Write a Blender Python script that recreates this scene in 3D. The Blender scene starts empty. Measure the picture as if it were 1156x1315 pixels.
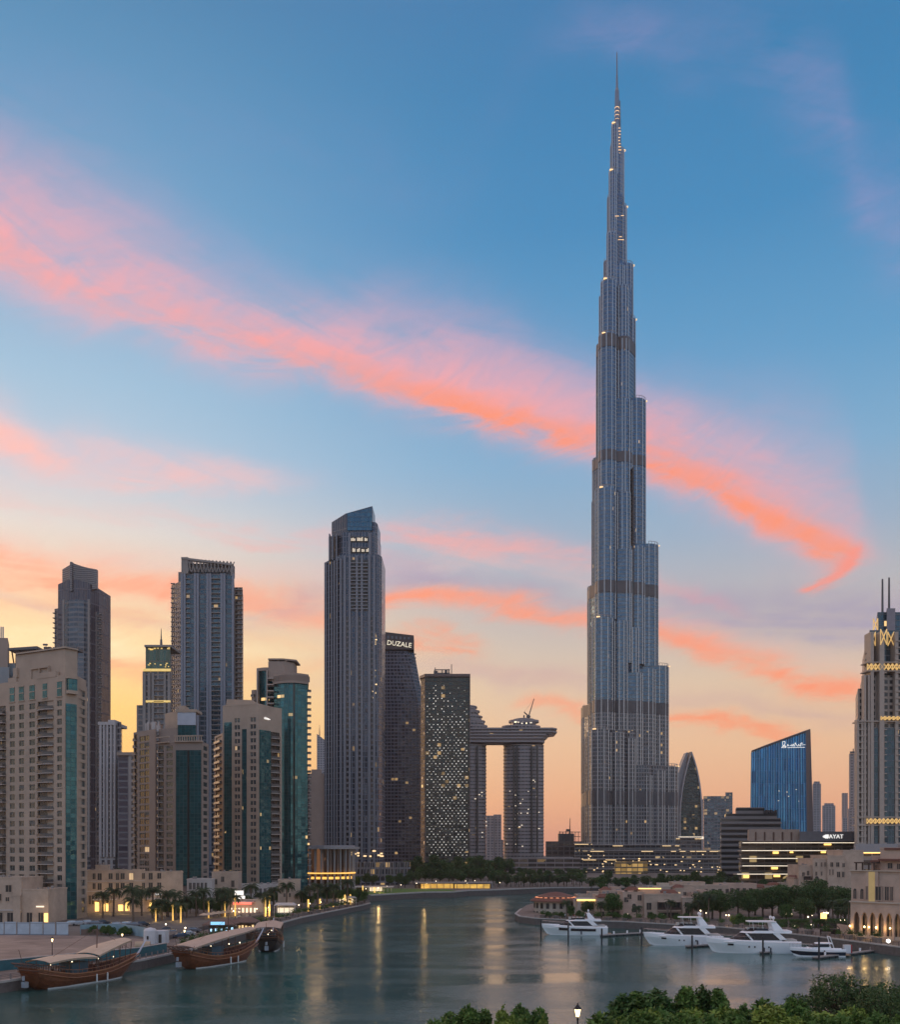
import bpy, math, random
from math import sin, cos, pi, radians, atan, atan2, sqrt, hypot
R = random.Random(7)
sc = bpy.context.scene
C = sc.collection

# ------------------------------------------------------------------ camera
CAMZ = 25.0; HORY = 1090.0; FPX = 1250.0; CX = 578.0
cam_d = bpy.data.cameras.new("camera"); cam = bpy.data.objects.new("camera", cam_d); C.objects.link(cam)
cam.location = (0, 0, CAMZ); cam.rotation_euler = (pi/2, 0, 0)
cam_d.sensor_fit = 'HORIZONTAL'; cam_d.sensor_width = 36.0; cam_d.lens = 36.0*FPX/1156.0
cam_d.shift_y = (HORY-657.5)/1156.0; cam_d.clip_start = 1.0; cam_d.clip_end = 40000
sc.camera = cam
def px(x, D): return (x-CX)/FPX*D            # photo column -> metres right of the view axis at distance D
def pz(y, D): return CAMZ-(y-HORY)*D/FPX     # photo row -> metres above the water at distance D
def pd(y, z=0.0): return (CAMZ-z)*FPX/(y-HORY)

# ------------------------------------------------------------------ sky
def lin(c):
    return tuple((x/12.92 if x <= .04045 else ((x+.055)/1.055)**2.4) for x in (c[0]/255, c[1]/255, c[2]/255))
world = bpy.data.worlds.new("World"); sc.world = world; world.use_nodes = True
SUN_EL = 3.0; SUN_AZ = -48.0     # degrees; azimuth measured from +Y towards +X
def build_world():
    nt = world.node_tree; N = nt.nodes; L = nt.links; N.clear()
    def nd(t, **k):
        n = N.new(t)
        for a, b in k.items(): setattr(n, a, b)
        return n
    def m(op, a, b=None, c=None, clamp=False):
        n = nd('ShaderNodeMath', operation=op); n.use_clamp = clamp
        for i, q in enumerate((a, b, c)):
            if q is None: continue
            if isinstance(q, (int, float)): n.inputs[i].default_value = q
            else: L.new(q, n.inputs[i])
        return n.outputs[0]
    tc = nd('ShaderNodeTexCoord'); sp = nd('ShaderNodeSeparateXYZ'); L.new(tc.outputs['Generated'], sp.inputs[0])
    X, Y, Z = sp.outputs
    hy = m('MAXIMUM', m('SQRT', m('ADD', m('MULTIPLY', X, X), m('MULTIPLY', Y, Y))), .001)
    az = m('ARCTAN2', X, Y); v = m('DIVIDE', Z, hy)
    def ramp(fac, stops, interp='LINEAR'):
        r = nd('ShaderNodeValToRGB'); cr = r.color_ramp; cr.interpolation = interp
        while len(cr.elements) > 1: cr.elements.remove(cr.elements[-1])
        cr.elements[0].position = stops[0][0]; cr.elements[0].color = (*lin(stops[0][1]), 1)
        for p_, c_ in stops[1:]:
            e = cr.elements.new(p_); e.color = (*lin(c_), 1)
        L.new(fac, r.inputs[0]); return r.outputs[0]
    vf = m('DIVIDE', m('ADD', v, .05), 1.25, clamp=True)
    P = lambda y: max(0, ((1090-y)/1250.0+.05)/1.25)
    right = ramp(vf, [(0, (196,140,124)), (P(1090), (212,154,136)), (P(1030), (226,170,142)), (P(960), (228,184,152)), (P(880), (216,190,166)), (P(800), (186,178,176)),
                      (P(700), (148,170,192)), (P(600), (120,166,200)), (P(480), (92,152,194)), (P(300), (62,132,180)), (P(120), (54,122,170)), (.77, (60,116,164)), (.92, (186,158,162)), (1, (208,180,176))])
    left = ramp(vf, [(0, (214,150,110)), (P(1090), (228,164,116)), (P(1000), (238,180,112)), (P(920), (250,200,122)), (P(840), (250,212,158)), (P(770), (238,206,176)),
                     (P(700), (214,208,204)), (P(620), (168,192,212)), (P(520), (148,184,210)), (P(380), (112,162,198)), (P(200), (86,144,184)), (P(30), (70,126,168)), (.77, (76,122,164)), (.92, (190,160,162)), (1, (208,180,176))])  # top stops: warm zenith above the view, added to light the ground
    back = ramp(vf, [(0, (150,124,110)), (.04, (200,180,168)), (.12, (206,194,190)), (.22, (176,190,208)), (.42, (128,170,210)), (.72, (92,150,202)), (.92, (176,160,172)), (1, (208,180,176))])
    lr = nd('ShaderNodeMapRange', interpolation_type='SMOOTHSTEP'); L.new(az, lr.inputs[0])
    lr.inputs[1].default_value = -.36; lr.inputs[2].default_value = .12
    mx = nd('ShaderNodeMix', data_type='RGBA'); L.new(lr.outputs[0], mx.inputs['Factor']); L.new(left, mx.inputs['A']); L.new(right, mx.inputs['B'])
    col = mx.outputs['Result']
    # cirrus bands lying along curves of azimuth and height
    warp = nd('ShaderNodeTexNoise'); warp.inputs['Scale'].default_value = 2.2; warp.inputs['Detail'].default_value = 4
    L.new(tc.outputs['Generated'], warp.inputs['Vector'])
    def fibres(au, av, shear, det, dist, off):
        c_ = nd('ShaderNodeCombineXYZ'); L.new(m('MULTIPLY', az, au), c_.inputs[0]); L.new(m('MULTIPLY', m('ADD', v, m('MULTIPLY', az, shear)), av), c_.inputs[1]); c_.inputs[2].default_value = off
        n_ = nd('ShaderNodeTexNoise'); n_.inputs['Scale'].default_value = 1.0; n_.inputs['Detail'].default_value = det; n_.inputs['Roughness'].default_value = .62; n_.inputs['Distortion'].default_value = dist
        L.new(c_.outputs[0], n_.inputs['Vector']); return n_.outputs[0]
    fa = fibres(4.0, 16.0, .36, 8, .7, 0); fb = fibres(9.0, 22.0, -.15, 8, .9, 3.1); fc = fibres(4.5, 30.0, .10, 8, .8, 7.7); fd = fibres(2.2, 9.0, .1, 5, .6, 5.0)
    st = m('ADD', m('MULTIPLY', fa, .62), m('MULTIPLY', fb, .38)); st2 = m('ADD', m('MULTIPLY', fc, .65), m('MULTIPLY', fd, .35))
    wv = m('ADD', m('MULTIPLY', m('SUBTRACT', warp.outputs[0], .5), .12), m('MULTIPLY', m('SUBTRACT', fb, .5), .05))
    hr = nd('ShaderNodeMapRange'); L.new(fibres(16.0, 34.0, -.5, 8, 1.0, 11.0), hr.inputs[0]); hr.inputs[1].default_value = .36; hr.inputs[2].default_value = .60; hr.inputs[3].default_value = .72; hr.inputs[4].default_value = 1.0; HF = hr.outputs[0]
    uf = m('ADD', m('MULTIPLY', az, 1.0), .5, clamp=True)
    def band(pts, color, amp=1.0, lo=False, smin=.30, smax=.62, power=1.0, wamp=1.0):
        """pts: (photo x, centre y, half-width up, half-width down, intensity 0..1)"""
        nonlocal col
        streak = st2 if lo else st
        cur = nd('ShaderNodeRGBCurve'); fl = nd('ShaderNodeFloatCurve')
        def U(x): return atan((x-CX)/FPX)+.5
        def V(x, y): return (1090-y)/FPX*cos(atan((x-CX)/FPX))
        for ch, fn in ((0, lambda q: V(q[0], q[1])), (1, lambda q: q[2]/FPX*4), (2, lambda q: q[3]/FPX*4)):
            cu = cur.mapping.curves[ch].points
            xs = [(U(q[0]), min(1, max(0, fn(q)))) for q in pts]
            cu[0].location = (min(xs[0][0], .001), xs[0][1]) if xs[0][0] < .03 else (0, xs[0][1])
            cu[1].location = (1, xs[-1][1])
            for a_, b_ in xs:
                if .005 < a_ < .995: cu.new(a_, b_)
        cur.mapping.update()
        fp = fl.mapping.curves[0].points
        fp[0].location = (0, pts[0][4]); fp[1].location = (1, pts[-1][4])
        for q in pts:
            if .005 < U(q[0]) < .995: fp.new(U(q[0]), q[4])
        fl.mapping.update()
        c3 = nd('ShaderNodeCombineXYZ')
        for i in range(3): L.new(uf, c3.inputs[i])
        L.new(c3.outputs[0], cur.inputs['Color']); L.new(uf, fl.inputs['Value'])
        s3 = nd('ShaderNodeSeparateXYZ'); L.new(cur.outputs[0], s3.inputs[0])
        d = m('ADD', m('SUBTRACT', v, s3.outputs[0]), m('MULTIPLY', wv, wamp))
        up = m('DIVIDE', m('MAXIMUM', d, 0.0), m('MAXIMUM', m('MULTIPLY', s3.outputs[1], .25), .002))
        dn = m('DIVIDE', m('MAXIMUM', m('MULTIPLY', d, -1.0), 0.0), m('MAXIMUM', m('MULTIPLY', s3.outputs[2], .25), .002))
        t = m('ADD', up, dn)
        g = m('EXPONENT', m('MULTIPLY', m('MULTIPLY', t, t), -1.0))
        s = nd('ShaderNodeMapRange'); L.new(streak, s.inputs[0]); s.inputs[1].default_value = smin; s.inputs[2].default_value = smax
        k = m('MULTIPLY', m('MULTIPLY', g, s.outputs[0]), m('MULTIPLY', fl.outputs[0], amp), clamp=True); k = m('MULTIPLY', k, HF)
        front = m('GREATER_THAN', Y, 0.0); k = m('MULTIPLY', k, front)
        mm = nd('ShaderNodeMix', data_type='RGBA'); L.new(k, mm.inputs['Factor']); L.new(col, mm.inputs['A'])
        mm.inputs['B'].default_value = (*lin(color), 1); col = mm.outputs['Result']
    for b in BANDS: band(*b[0], **b[1]) if isinstance(b, tuple) and len(b) == 2 and isinstance(b[1], dict) else band(*b)
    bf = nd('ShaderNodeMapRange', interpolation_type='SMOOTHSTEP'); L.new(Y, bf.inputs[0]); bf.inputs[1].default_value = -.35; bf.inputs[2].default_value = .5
    gn = nd('ShaderNodeVectorMath', operation='SCALE'); L.new(back, gn.inputs[0]); bn = nd('ShaderNodeMapRange'); L.new(m('ADD', m('MULTIPLY', fd, .6), m('MULTIPLY', fc, .4)), bn.inputs[0]); bn.inputs[1].default_value = .38; bn.inputs[2].default_value = .62; bn.inputs[3].default_value = BACK*.55; bn.inputs[4].default_value = BACK*1.35; L.new(bn.outputs[0], gn.inputs['Scale'])  # unseen back sky: gain and mottling added to fill fronts and vary reflections
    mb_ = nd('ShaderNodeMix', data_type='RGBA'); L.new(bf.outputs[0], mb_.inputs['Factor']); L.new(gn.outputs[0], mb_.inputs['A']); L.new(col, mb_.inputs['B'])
    hs = nd('ShaderNodeHueSaturation'); hs.inputs['Saturation'].default_value = 1.08; L.new(mb_.outputs['Result'], hs.inputs['Color'])
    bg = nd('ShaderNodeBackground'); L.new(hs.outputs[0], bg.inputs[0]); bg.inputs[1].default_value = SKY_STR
    sky = nd('ShaderNodeTexSky', sky_type='NISHITA'); sky.sun_disc = False
    sky.sun_elevation = radians(SUN_EL); sky.sun_rotation = radians(SUN_AZ); sky.dust_density = 2.0
    bg2 = nd('ShaderNodeBackground'); L.new(sky.outputs[0], bg2.inputs[0]); bg2.inputs[1].default_value = .05
    ad = nd('ShaderNodeAddShader'); L.new(bg.outputs[0], ad.inputs[0]); L.new(bg2.outputs[0], ad.inputs[1])
    out = nd('ShaderNodeOutputWorld'); L.new(ad.outputs[0], out.inputs[0])
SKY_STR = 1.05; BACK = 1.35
BANDS = [
 # faint high veils
 (([(0,220,70,60,.7),(150,260,80,60,.6),(300,330,70,60,.5),(450,400,60,50,.5),(600,440,60,50,.5),(720,500,50,40,.35),(900,520,60,40,.25),(1040,560,70,50,.5),(1120,640,50,60,.3),(1156,660,40,40,.1)], (190,158,190)), dict(amp=.62, smin=.36, smax=.66)),
 (([(0,90,50,50,.1),(200,120,60,50,.1),(480,200,60,80,.16),(560,240,60,60,.05),(700,50,40,40,.15),(820,30,30,40,.5),(880,60,60,60,.35),(960,60,60,60,.45),(1060,110,60,100,.5),(1110,240,70,70,.7),(1156,300,90,50,.7)], (158,146,190)), dict(amp=.8, smin=.36, smax=.64)),
 # lower veils
 (([(0,560,40,36,1),(60,578,34,26,1),(100,576,36,26,.9),(200,590,30,22,.8),(300,600,26,18,.6),(380,610,20,15,.2),(460,620,20,15,.0),(1156,615,20,15,0)], (246,186,180)), dict(amp=1.0, smin=.26, smax=.50)),
 (([(0,640,16,12,.3),(120,650,20,12,.35),(230,655,12,12,.7),(300,672,16,12,.9),(410,692,18,12,.8),(520,698,24,18,.9),(650,715,28,20,.9),(760,735,24,18,.7),(860,760,14,10,.9),(940,775,12,8,.7),(1010,795,10,8,.0),(1156,810,14,12,.0)], (244,164,158)), dict(amp=.9, lo=True, smin=.36, smax=.58)),
 (([(0,740,14,14,0),(430,735,20,22,.0),(500,740,30,26,1),(560,750,26,18,.9),(640,770,20,18,.7),(760,790,24,22,.7),(900,790,44,24,.9),(1060,790,50,26,.95),(1156,800,44,26,.9)], (152,144,174)), dict(amp=1.0, lo=True, smin=.28, smax=.58)),
 (([(0,722,20,20,.95),(60,730,22,18,.95),(150,745,26,16,.9),(220,762,26,16,.9),(330,775,26,18,.85),(420,788,28,18,.8),(500,774,18,14,1),(560,778,16,16,1),(650,795,16,16,1),(740,812,18,12,.95),(860,828,22,16,1),(940,846,26,16,1),(1040,866,20,12,1),(1110,876,14,9,.8),(1156,880,10,10,.3)], (255,152,118)), dict(amp=.95, lo=True, smin=.30, smax=.50)),
 (([(0,770,10,12,.4),(90,772,14,14,.7),(150,790,12,14,.8),(240,800,10,10,.3),(1156,950,10,10,0)], (255,178,120)), dict(amp=.9, lo=True, smin=.36, smax=.56)),
 (([(0,842,14,14,.3),(120,850,16,14,.9),(170,862,14,12,.9),(230,880,18,18,.3),(400,860,14,14,.2),(500,838,14,12,.7),(560,838,16,12,1),(610,852,12,8,.8),(650,856,8,8,.0),(1156,950,10,10,0)], (246,150,116)), dict(amp=.95, lo=True, smin=.36, smax=.54)),
 (([(0,950,10,10,0),(400,890,10,10,.2),(560,870,16,16,.5),(650,888,16,14,.7),(740,890,12,12,.6),(860,910,16,12,.5),(960,905,18,12,.6),(1100,915,14,12,.4),(1156,920,10,10,.2)], (196,160,160)), dict(amp=.9, lo=True, smin=.30, smax=.56)),
 (([(0,950,10,10,0),(640,925,8,8,.0),(700,918,10,8,.8),(750,924,10,8,.7),(860,938,10,9,.95),(960,938,11,9,1),(1020,942,9,8,.5),(1080,942,10,9,.0),(1156,950,10,10,0)], (250,150,116)), dict(amp=.9, lo=True, smin=.32, smax=.52)),
 (([(0,812,14,14,.9),(120,822,16,18,.9),(200,850,18,18,.6),(300,850,14,14,.5),(450,830,14,14,.1),(1156,950,10,10,0)], (255,236,196)), dict(amp=.7, lo=True, smin=.40, smax=.62)),
 (([(0,760,16,14,.4),(60,775,14,12,.5),(200,800,18,12,.5),(330,800,22,18,.6),(400,770,20,18,.6),(470,760,30,20,.0),(1156,800,14,12,0)], (170,150,168)), dict(amp=.85, lo=True, smin=.40, smax=.60)),
 (([(0,700,20,14,.5),(200,720,20,14,.5),(420,735,20,14,.6),(520,725,26,16,.7),(700,745,26,18,.6),(860,800,20,18,.6),(1000,830,20,14,.6),(1156,850,20,14,.4)], (226,186,184)), dict(amp=.7, lo=True, smin=.38, smax=.60)),
 # main streak: soft pink body then the bright orange lower edge
 (([(0,300,90,56,.95),(90,326,90,50,.95),(200,364,84,44,.95),(300,408,60,42,1),(400,440,58,40,.98),(500,474,76,40,.98),(600,508,80,38,1),(720,548,74,34,1),(800,568,66,32,1),(900,598,64,42,.98),(1000,640,70,46,.95),(1080,668,70,36,.8),(1120,685,30,24,.35),(1156,690,20,20,0)], (238,166,172)), dict(amp=.95, smin=.24, smax=.52)),
 (([(0,318,30,24,.25),(120,352,30,20,.2),(240,392,30,20,.3),(400,462,26,18,.45),(520,502,24,16,.75),(620,538,26,16,1),(720,566,26,15,1),(800,582,28,17,1),(880,606,30,18,1),(960,642,30,18,1),(1040,672,24,16,1),(1082,688,22,14,.95),(1108,696,14,10,.2),(1156,700,10,10,0)], (255,150,116)), dict(amp=.95, smin=.33, smax=.52)),
 (([(0,730,10,10,0),(1015,738,6,8,.0),(1034,734,6,7,.9),(1060,720,9,9,.95),(1085,704,11,10,1),(1108,690,10,8,.3),(1130,690,10,10,.0),(1156,690,10,10,0)], (254,148,130)), dict(amp=1.0, smin=.25, smax=.45)),
]
build_world()
sun_d = bpy.data.lights.new("sun", 'SUN'); sun_d.energy = 1.0; sun_d.angle = radians(20); sun_d.color = (1.0, .66, .42)
sun = bpy.data.objects.new("sun", sun_d); C.objects.link(sun)
_a = radians(SUN_AZ); _e = radians(SUN_EL+3)
from mathutils import Vector, Matrix
sun.rotation_euler = Vector((sin(_a)*cos(_e), cos(_a)*cos(_e), sin(_e))).to_track_quat('Z', 'Y').to_euler()
sc.view_settings.view_transform = 'Standard'; sc.view_settings.look = 'None'; sc.view_settings.exposure = 0.0
sc.view_settings.gamma = 1.0; sc.view_settings.use_curve_mapping = False
sc.cycles.use_denoising = True
try: sc.cycles.denoiser = 'OPENIMAGEDENOISE'
except Exception: pass
sc.cycles.max_bounces = 5; sc.cycles.diffuse_bounces = 3; sc.cycles.glossy_bounces = 3; sc.cycles.transmission_bounces = 2
sc.cycles.volume_bounces = 0; sc.cycles.caustics_reflective = False; sc.cycles.caustics_refractive = False
sc.cycles.sample_clamp_indirect = 4.0

# ------------------------------------------------------------------ mesh builder
def unit(x, y):
    l = hypot(x, y) or 1; return x/l, y/l
class MB:
    def __init__(s): s.v = []; s.f = []; s.m = []; s.uv = []
    def face(s, pts, mi=0, uv=None):
        i = len(s.v); s.v += [tuple(p) for p in pts]; s.f.append(tuple(range(i, i+len(pts)))); s.m.append(mi)
        if uv is None:
            a, b, c = pts[0], pts[1], pts[2]
            ux, uy, uz = b[0]-a[0], b[1]-a[1], b[2]-a[2]; vx, vy, vz = c[0]-a[0], c[1]-a[1], c[2]-a[2]
            nx, ny, nz = uy*vz-uz*vy, uz*vx-ux*vz, ux*vy-uy*vx
            h = hypot(nx, ny)
            if h > abs(nz)*.5:
                tx, ty = -ny/h, nx/h; uv = [(p[0]*tx+p[1]*ty, p[2]) for p in pts]
            else: uv = [(p[0], p[1]) for p in pts]
        s.uv += uv
    def box(s, x0, x1, y0, y1, z0, z1, mi=0):
        s.hexa([(x0,y0,z0),(x1,y0,z0),(x1,y1,z0),(x0,y1,z0),(x0,y0,z1),(x1,y0,z1),(x1,y1,z1),(x0,y1,z1)], mi)
    def hexa(s, p, mi=0):
        for q in ((0,3,2,1),(4,5,6,7),(0,1,5,4),(1,2,6,5),(2,3,7,6),(3,0,4,7)): s.face([p[i] for i in q], mi)
    def fbox(s, fr, u0, u1, d0, d1, z0, z1, mi=0):
        """box in a facade frame: u along the wall, d outward"""
        g = lambda u, d, z: (fr[0]+fr[2]*u+fr[4]*d, fr[1]+fr[3]*u+fr[5]*d, z)
        s.hexa([g(u0,d1,z0),g(u1,d1,z0),g(u1,d0,z0),g(u0,d0,z0),g(u0,d1,z1),g(u1,d1,z1),g(u1,d0,z1),g(u0,d0,z1)], mi)
    def prism(s, poly, z0, z1, mi=0, cap=None, top=True, bottom=False, ztop=None, top_poly=None):
        """poly counter-clockwise from above; ztop(x,y) gives a sloping top"""
        n = len(poly); u = 0; tp = top_poly or poly
        zt = (lambda p: ztop(*p)) if ztop else (lambda p: z1)
        for i in range(n):
            a, b = poly[i], poly[(i+1) % n]; A, B = tp[i], tp[(i+1) % n]; l = hypot(b[0]-a[0], b[1]-a[1])
            if l < 1e-6: continue
            s.face([(*a,z0),(*b,z0),(*B,zt(B)),(*A,zt(A))], mi, [(u,z0),(u+l,z0),(u+l,zt(B)),(u,zt(A))]); u += l
        c = mi if cap is None else cap
        if top: s.face([(*p, zt(p)) for p in tp], c)
        if bottom: s.face([(*p, z0) for p in reversed(poly)], c)
    def tube(s, p0, p1, r0, r1=None, n=6, mi=0, caps=True):
        r1 = r0 if r1 is None else r1
        a = Vector(p0); b = Vector(p1); d = (b-a)
        if d.length < 1e-6: return
        q = d.to_track_quat('Z', 'Y'); ring = [q @ Vector((cos(2*pi*i/n), sin(2*pi*i/n), 0)) for i in range(n)]
        A = [a+w*r0 for w in ring]; B = [b+w*r1 for w in ring]
        for i in range(n): s.face([A[i], A[(i+1)%n], B[(i+1)%n], B[i]], mi)
        if caps: s.face(B, mi); s.face(A[::-1], mi)
    def lathe(s, c, prof, n=12, mi=0):
        """prof: list of (r,z)"""
        for (r0, z0), (r1, z1) in zip(prof, prof[1:]):
            for i in range(n):
                a0, a1 = 2*pi*i/n, 2*pi*(i+1)/n
                q = [(c[0]+r0*cos(a0), c[1]+r0*sin(a0), c[2]+z0), (c[0]+r0*cos(a1), c[1]+r0*sin(a1), c[2]+z0),
                     (c[0]+r1*cos(a1), c[1]+r1*sin(a1), c[2]+z1), (c[0]+r1*cos(a0), c[1]+r1*sin(a0), c[2]+z1)]
                if r0 < 1e-5: q = q[1:]
                elif r1 < 1e-5: q = q[:3]
                s.face(q, mi, [(0,0)]*len(q))
    def build(s, name, mats, parent=None, smooth=False, loc=None, weld=False):
        if parent and name in SPLIT and not smooth:
            ps = pieces(s)
            if len(ps) > 1:
                nm = SPLIT[name] or name; wx, wy, wz = parent.location
                ps.sort(key=lambda q: hypot(q.v[0][0]+wx, q.v[0][1]+wy)); o = None
                for q in ps[:100]: o = q._build(nm, mats, parent)
                if len(ps) > 100:
                    r = MB()
                    for q in ps[100:]:
                        ui = 0
                        for f, mi in zip(q.f, q.m): r.face([q.v[i] for i in f], mi, q.uv[ui:ui+len(f)]); ui += len(f)
                    o2 = r._build(nm, mats, parent); o2['kind'] = 'stuff'
                return o
            if SPLIT[name]: name = SPLIT[name]
        return s._build(name, mats, parent, smooth, loc, weld)
    def _build(s, name, mats, parent=None, smooth=False, loc=None, weld=False):
        me = bpy.data.meshes.new(name); me.from_pydata(s.v, [], s.f)
        if not isinstance(mats, (list, tuple)): mats = [mats]
        for m_ in mats: me.materials.append(m_)
        me.polygons.foreach_set('material_index', s.m)
        ul = me.uv_layers.new(name='UVMap'); ul.data.foreach_set('uv', [c for p in s.uv for c in p])
        if smooth: me.polygons.foreach_set('use_smooth', [True]*len(s.f))
        if weld or smooth:
            import bmesh
            b = bmesh.new(); b.from_mesh(me); bmesh.ops.remove_doubles(b, verts=b.verts, dist=.0005); b.to_mesh(me); b.free()
        me.update()
        o = bpy.data.objects.new(name, me); C.objects.link(o)
        if parent: o.parent = parent
        if loc: o.location = loc
        return o
def pieces(b):
    """split one builder into its separate solids"""
    par = {}
    def find(a):
        while par[a] != a: par[a] = par[par[a]]; a = par[a]
        return a
    keys = [tuple(round(c, 3) for c in p) for p in b.v]
    for k in keys: par.setdefault(k, k)
    for f in b.f:
        r0 = find(keys[f[0]])
        for i in f[1:]:
            r1 = find(keys[i])
            if r1 != r0: par[r1] = r0
    out = {}; ui = 0
    for f, mi in zip(b.f, b.m):
        q = out.setdefault(find(keys[f[0]]), MB()); q.face([b.v[i] for i in f], mi, b.uv[ui:ui+len(f)]); ui += len(f)
    return list(out.values())
SPLIT = {'louvre_band':0,'terrace_light':0,'balconies':'balcony','ledge':0,'fins':'fin','ribs':'rib','mast':0,'strip_light':0,'lit_shopfront':0,'window_column':0,'entrance_glow':0,'dark_joint':0,'column':0,'pier':0,'piers':'pier',
 'golden_cornice':0,'canopy':0,'slot':0,'glass_bay':0,'shopfront_glow':0,'tall_window':0,'curtain_glass':0,'room_lights':'room_light','edge_fin':0,'strut':0,'service_post':0,'float':0,'post':0,'posts':'post','balcony_post':0,
 'loggia':0,'tiled_roof':0,'dark_wall':0,'opening':0,'window_glow':0,'window_light':0,'window_lights':'window_light','stern_ornament':0,'roof_fins':'roof_fin','balustrade':0,'pergola':0,'lit_cornice':0,'golden_wall':0,'balcony_door':0,'awning':0,'rail':0,'seating':'seat','flybridge_seat':0,'floor_slab':0,'floor_slabs':'floor_slab','roof_tiers':'roof_tier','side_panel':0,'hull_window':0,'spire_light':0,'red_sign':0,'white_sign':0,'roof_equipment':0,'blind':0,'handrail':0}
def tag(o, label, cat, group=None):
    o['label'] = label; o['category'] = cat
    if group: o['group'] = group
    return o
def thing(name, label, cat, loc=(0,0,0), rz=0, group=None):
    o = bpy.data.objects.new(name, None); C.objects.link(o); o.empty_display_size = .2
    o.location = loc; o.rotation_euler = (0, 0, rz); return tag(o, label, cat, group)
def struct(o): o['kind'] = 'structure'; return o
def stuff(o): o['kind'] = 'stuff'; return o
def kids(o): return [c for c in C.objects if c.parent == o]
def dup(root, loc, rz=0, label=None, scale=None, children=True):
    r = root.copy(); C.objects.link(r); r.location = loc; r.rotation_euler = (0, 0, rz)
    if scale: r.scale = (scale,)*3 if isinstance(scale, (int, float)) else scale
    if label: r['label'] = label
    if children:
        for ch in root.children:
            c = ch.copy(); C.objects.link(c); c.parent = r
            for g in ch.children:
                d = g.copy(); C.objects.link(d); d.parent = c
    return r
def frame(a, b):
    tx, ty = unit(b[0]-a[0], b[1]-a[1]); return (a[0], a[1], tx, ty, ty, -tx)   # outward normal to the right of a->b

# ------------------------------------------------------------------ materials
MATS = {}
def mat(name, col, rough=.7, metal=0.0, var=.12, scale=.6, bump=0.0, emit=None, estr=0, spec=.5):
    if name in MATS: return MATS[name]
    M = bpy.data.materials.new(name); M.use_nodes = True; nt = M.node_tree; N = nt.nodes; L = nt.links
    b = N['Principled BSDF']; b.inputs['Roughness'].default_value = rough; b.inputs['Metallic'].default_value = metal
    b.inputs['Specular IOR Level'].default_value = spec
    c = (*col, 1)
    if var:
        g = N.new('ShaderNodeNewGeometry'); n = N.new('ShaderNodeTexNoise'); n.inputs['Scale'].default_value = scale; n.inputs['Detail'].default_value = 5
        n.inputs['Roughness'].default_value = .65
        L.new(g.outputs['Position'], n.inputs['Vector'])
        mr = N.new('ShaderNodeMapRange'); L.new(n.outputs[0], mr.inputs[0]); mr.inputs[1].default_value = .25; mr.inputs[2].default_value = .75
        mr.inputs[3].default_value = 1-var; mr.inputs[4].default_value = 1+var
        vm = N.new('ShaderNodeVectorMath'); vm.operation = 'SCALE'; vm.inputs[0].default_value = col; L.new(mr.outputs[0], vm.inputs['Scale'])
        L.new(vm.outputs[0], b.inputs['Base Color'])
        if bump:
            bp = N.new('ShaderNodeBump'); bp.inputs['Distance'].default_value = bump; L.new(n.outputs[0], bp.inputs['Height']); L.new(bp.outputs[0], b.inputs['Normal'])
    else: b.inputs['Base Color'].default_value = c
    if emit:
        b.inputs['Emission Color'].default_value = (*emit, 1); b.inputs['Emission Strength'].default_value = estr
    MATS[name] = M; return M
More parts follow.
